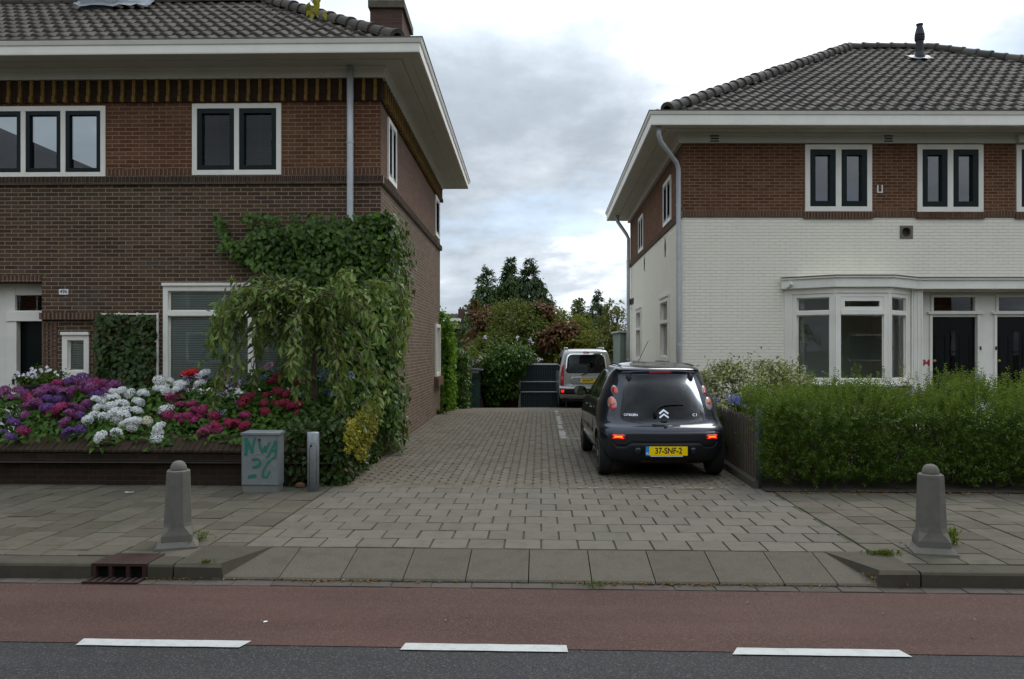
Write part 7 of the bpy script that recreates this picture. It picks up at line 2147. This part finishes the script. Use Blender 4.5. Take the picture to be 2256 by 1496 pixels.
def conifer(label, px, ytop, Y, hw_px, ybase, n, mat, size=.26, lean=0.0, group='conifers behind the shrubs', power=.85):
    top = P(px, ytop, Y); base = P(px, ybase, Y); base.z = -.5; Hh = top.z - base.z; Rm = hw_px * Y / F * Hh / (H + (CY - ytop) * Y / F - 1.66 + (ybase - CY) * Y / F + 1e-6)
    root = thing('conifer', label, 'conifer', base, group)
    mb = MB(); mb.tube([base, base.lerp(top, .5), top], [.2, .11, .015], 7); mb.build('trunk', M['bark'], root)
    C, D, Nn = [], [], []
    nb = n // 16
    for k in range(nb):
        f = 1 - random.random() ** .6 * .8; f = min(max(f, .2), .997); a = random.random() * 6.283
        rl = Rm * max(0, 1 - f) ** power * (.8 + .3 * random.random()) * (1 + .3 * mnoise.noise((math.cos(a) * 1.3, math.sin(a) * 1.3, f * 9 + px))) + .03
        o = np.array([math.cos(a), math.sin(a), 0]); c0 = np.array([base.x + lean * f ** 3, base.y, base.z + Hh * f])
        for j in range(16):
            s_ = random.random() ** .55; sag = -.25 * rl * s_ ** 1.6 + .12 * s_
            C.append(c0 + o * rl * s_ + np.array([0, 0, sag]) + rng.normal(0, .07, 3)); D.append(o * .7 + rng.normal(0, .35, 3) + np.array([0, 0, -.55 if f < .86 else .5])); Nn.append(np.array([0, 0, 1]) + rng.normal(0, .5, 3))
    C, D, Nn = map(np.array, (C, D, Nn)); V, T = leaf_arrays(C, D, size * rng.uniform(.5, 1.2, len(C)), aspect=.32, nrm=Nn, droop=.2); rowmesh('crown', V, T, M[mat], root)
conifer('leftmost conifer of the dark clump behind the shrubs, with a blunt top', 1073, 590, 44, 100, 800, 8000, 'conifer', power=.95)
conifer('tallest dark green conifer in the clump behind the shrubs', 1119, 568, 45, 118, 800, 11000, 'conifer', lean=.2, power=1.15)
conifer('small slim conifer top squeezed between the two tallest conifers', 1143, 606, 47, 48, 800, 3600, 'conifer', power=.95)
conifer('blue green conifer with a bent tip at the right of the dark clump', 1176, 574, 43, 130, 800, 12000, 'conifer_b', lean=-.3, power=1.15)
conifer('lone narrow conifer far off beside the poplar', 1318, 645, 62, 58, 800, 5600, 'conifer_b', size=.34, power=.95)
po = shrub('poplar', 'pale green columnar poplar far off to the left of the lone conifer', 'tree', (P(1278, 800, 78).x, 78, -.5), [pxblob(1278, 690, 11, 30, 78, .7), pxblob(1282, 725, 15, 34, 78, .8), pxblob(1276, 668, 6, 10, 78, .4)], 2600, .32, 'poplar', clump=.25, nclump=60, aspect=.6)
fw = MB(); 
V, T = blob_leaves([(x, 120 + random.uniform(-6, 6), 1.0 + random.uniform(0, 1.0), random.uniform(6, 9), 4, random.uniform(2.2, 3.6)) for x in range(-130, 140, 9)], 9000, .8, aspect=.7, nclump=700, clump=.25)
tag(rowmesh('distant_trees', V, T, M['green_mix']), 'low distant wood along the horizon behind everything', 'trees', kind='stuff')

# --- street side behind the camera: seen only mirrored in the panes
st_ = thing('street_tree', 'street tree with yellowing leaves, one branch tip hanging in front of the left roof', 'tree', (-5.6, -1.6, -.12))
mb = MB(); mb.tube([(-5.6, -1.6, -.15), (-5.55, -1.55, 1.6), (-5.4, -1.4, 3.6), (-5.2, -1.2, 5.6)], [.19, .16, .14, .09], 12)
mb.tube([(-5.45, -1.45, 3.5), (-4.2, .8, 5.1), (-2.6, 4.2, 5.4), (-1.62, 6.0, 4.75), (-1.55, 6.15, 4.4)], [.08, .06, .035, .012, .004], 8)
mb.tube([(-5.4, -1.4, 3.8), (-6.5, .5, 5.4), (-7.5, 1.4, 6.2)], [.07, .05, .02], 8); mb.tube([(-5.4, -1.4, 4.2), (-4.0, -3.0, 5.8), (-3.4, -4, 6.4)], [.07, .05, .02], 8)
mb.build('trunk', M['bark'], st_, smooth=True)
V1 = blob_leaves([(-5.4, -1.6, 6.6, 2.2, 2.2, 1.3), (-6.8, .2, 6.3, 1.4, 1.5, .9), (-4.0, -3.2, 6.5, 1.4, 1.4, .9)], 4200, .16, aspect=.55, nclump=90)
C = np.array([P(random.gauss(697, 6.5), random.uniform(-35, 28) , 6.05 + random.gauss(0, .06)) for _ in range(46)] + [P(random.gauss(683, 3), random.uniform(-30, 18), 6.0) for _ in range(10)])
V2 = leaf_arrays(C, rng.normal(0, .4, C.shape) + np.array([0, 0, -.7]), .055 * rng.uniform(.7, 1.2, len(C)), aspect=.6, droop=.2)
V, T = merge([V1, V2]); rowmesh('crown', V, T, M['autumn'], st_)
opp = thing('terraced_house', 'long brick terrace across the street, mirrored in the window panes', 'house', (0, -14, 0))
mb = MB(); wall_zone(mb, Fr((26, -14), (-26, -14)), 0, 52, -.2, 5.4, []); mb.build('wall', M['brick_red'], opp)
mb = MB(); mb.poly([(-27, -13.4, 5.4), (27, -13.4, 5.4), (27, -18, 8.2), (-27, -18, 8.2)]); mb.poly([(-27, -13.4, 5.38), (27, -13.4, 5.38), (27, -14, 5.38), (-27, -14, 5.38)]); mb.build('roof', M['tile_l'], opp)
of = Fr((26, -14), (-26, -14))
for k in range(13):
    for z in (.9, 3.4):
        mb = MB(of.M); ring(mb, 1.2 + k * 4, 3.2 + k * 4, z, z + 1.5, .09, 0, .05); w_ = mb.build('window', M['white_paint'], opp); mb = MB(of.M); mb.box(1.29 + k * 4, 3.11 + k * 4, 0.002, .02, z + .09, z + 1.41); mb.build('pane', M['dark_room'], w_)
for i, (x, y) in enumerate(((9.5, -10.5), (15, -11), (4.6, -11.2), (0.2, -11.5), (-4.6, -11), (-9.5, -11.3))):
    shrub('street_tree', 'leafy tree across the street, mirrored in the window panes', 'tree', (x, y, -.15), [(x, y, 4.4, 2.3, 2, 1.9), (x + 1, y, 2.6, 2.0, 1.5, 1.9), (x - 1, y, 2.4, 2.0, 1.5, 1.9), (x, y - .4, 1.0, 2.4, 1.2, 1.1)], 4200, .24, 'laurel', 'trees across the street', nclump=120)

# --- weeds, litter
def tuft(name, label, p, n, h, spread, mat='grass', leafy=False):
    root = thing(name, label, 'weed', p)
    C = np.array([Vector(p) + Vector((random.gauss(0, spread), random.gauss(0, spread * .5), random.uniform(0, h * .7) if leafy else .0)) for _ in range(n)])
    D = rng.normal(0, .45, C.shape) + np.array([0, 0, .55 if leafy else 1.0]); V, T = leaf_arrays(C, D, (h * .4 if leafy else h) * rng.uniform(.5, 1.2, n), aspect=.3 if leafy else .09, droop=.15); rowmesh('leaves', V, T, M[mat], root)
    mb = MB()
    for k in range(5): a = Vector(p) + Vector((random.gauss(0, spread * .5), random.gauss(0, spread * .3), -.005)); mb.tube([a, a + Vector((random.gauss(0, .02), 0, h * .8))], .0018, 4)
    mb.build('stem', M['grass'], root)
tuft('weed', 'feathery green weed growing at the right foot of the left bollard', PG(441, 1192), 70, .10, .045, 'privet_tip', True)
tuft('weed', 'small weed in front of the left bollard base', PG(412, 1207), 40, .07, .04, 'privet_tip', True)
tuft('weed', 'thin upright weed at the right side of the bollard by the hedge', PG(2098, 1200), 46, .17, .022, 'privet_tip', True)
tuft('grass_tuft', 'low grass tuft at the back of the splayed kerb end on the right', PG(1945, 1222), 150, .055, .06)
tuft('grass_tuft', 'grass tuft at the foot of the brick house side wall', PG(962, 912), 160, .16, .10)
tuft('grass_tuft', 'small grass tuft in the kerb joint right of the drain', PG(455, 1240, .0), 50, .04, .03)
tuft('grass_tuft', 'scrap of grass in the gutter below the driveway ramp', PG(1310, 1291, -.10), 60, .04, .06)
mb = MB(); p = PG(285, 1086); mb.grid([[p + Vector((-.05 + .033 * i, -.02 + .02 * j, .006 + .006 * random.random())) for i in range(4)] for j in range(3)]); tag(mb.build('paper_scrap', M['paper']), 'flat white paper scrap on the pavement before the garden wall', 'litter')
mb = MB(); p = PG(585, 1371, -.115); mb.grid([[p + Vector((-.012 + .008 * i, -.01 + .01 * j, .004 + .004 * random.random())) for i in range(4)] for j in range(3)]); tag(mb.build('paper_scrap', M['paper']), 'tiny white scrap on the red cycle lane', 'litter')
mb = MB(); p = PG(656, 1078); mb.lathe([(.03, -.01), (.06, .015), (.055, .045), (.03, .06), (.003, .062)], 9, (p.x, p.y + .1, 0)); tag(mb.build('stone', M['stone_brown']), 'round brown stone on the soil between utility box and steel post', 'stone')
# dry leaf debris along the kerb and hedge foot
C, D = [], []
for _ in range(420):
    s = random.choice((random.gauss(-1.3, .25), random.gauss(1.6, .5), random.uniform(-3, 3), random.gauss(.9, .25))); n = -.015 + random.gauss(0, .014); q = rp(s, n - .012, -.104); C.append(tuple(q)); D.append((random.gauss(0, 1), random.gauss(0, .5), random.uniform(0, .25)))
for _ in range(700):
    x = random.uniform(2.95, 8.6); q = Vector((x, 8.95 - .012 * (x - 3) - abs(random.gauss(0, .10)), .008)); C.append(tuple(q)); D.append((random.gauss(0, 1), random.gauss(0, 1), random.uniform(0, .3)))
for _ in range(120):
    q = PG(1918 + random.gauss(0, 8), 1262 + random.gauss(0, 10), -.06); q.z += .01; C.append(tuple(q)); D.append((random.gauss(0, 1), random.gauss(0, 1), random.uniform(0, .5)))
for _ in range(160):
    y = random.uniform(9.3, 14); q = Vector((-1.98 + abs(random.gauss(0, .07)), y, .008)); C.append(tuple(q)); D.append((random.gauss(0, 1), random.gauss(0, 1), random.uniform(0, .3)))
for _ in range(90):
    q = rp(random.uniform(-6, 6), random.uniform(-1.1, 3.2), .006); 
    if q.y < 5.8: q.z = -.108
    elif q.y < 6.5: continue
    C.append(tuple(q)); D.append((random.gauss(0, 1), random.gauss(0, 1), random.uniform(0, .2)))
V, T = leaf_arrays(np.array(C), np.array(D), .030 * rng.uniform(.4, 1.3, len(C)), aspect=.4, nrm=np.tile(np.array([0, 0, 1.0]), (len(C), 1)) + rng.normal(0, .3, (len(C), 3)))
lt = rowmesh('leaf_litter', V, T, foliage('dry leaf litter', [(.12, .05, .025), (.20, .10, .05), (.09, .06, .03), (.26, .20, .10)], .8, .1)); tag(lt, 'scattered brown leaf litter along the kerb and hedge foot', 'leaf litter', kind='stuff')
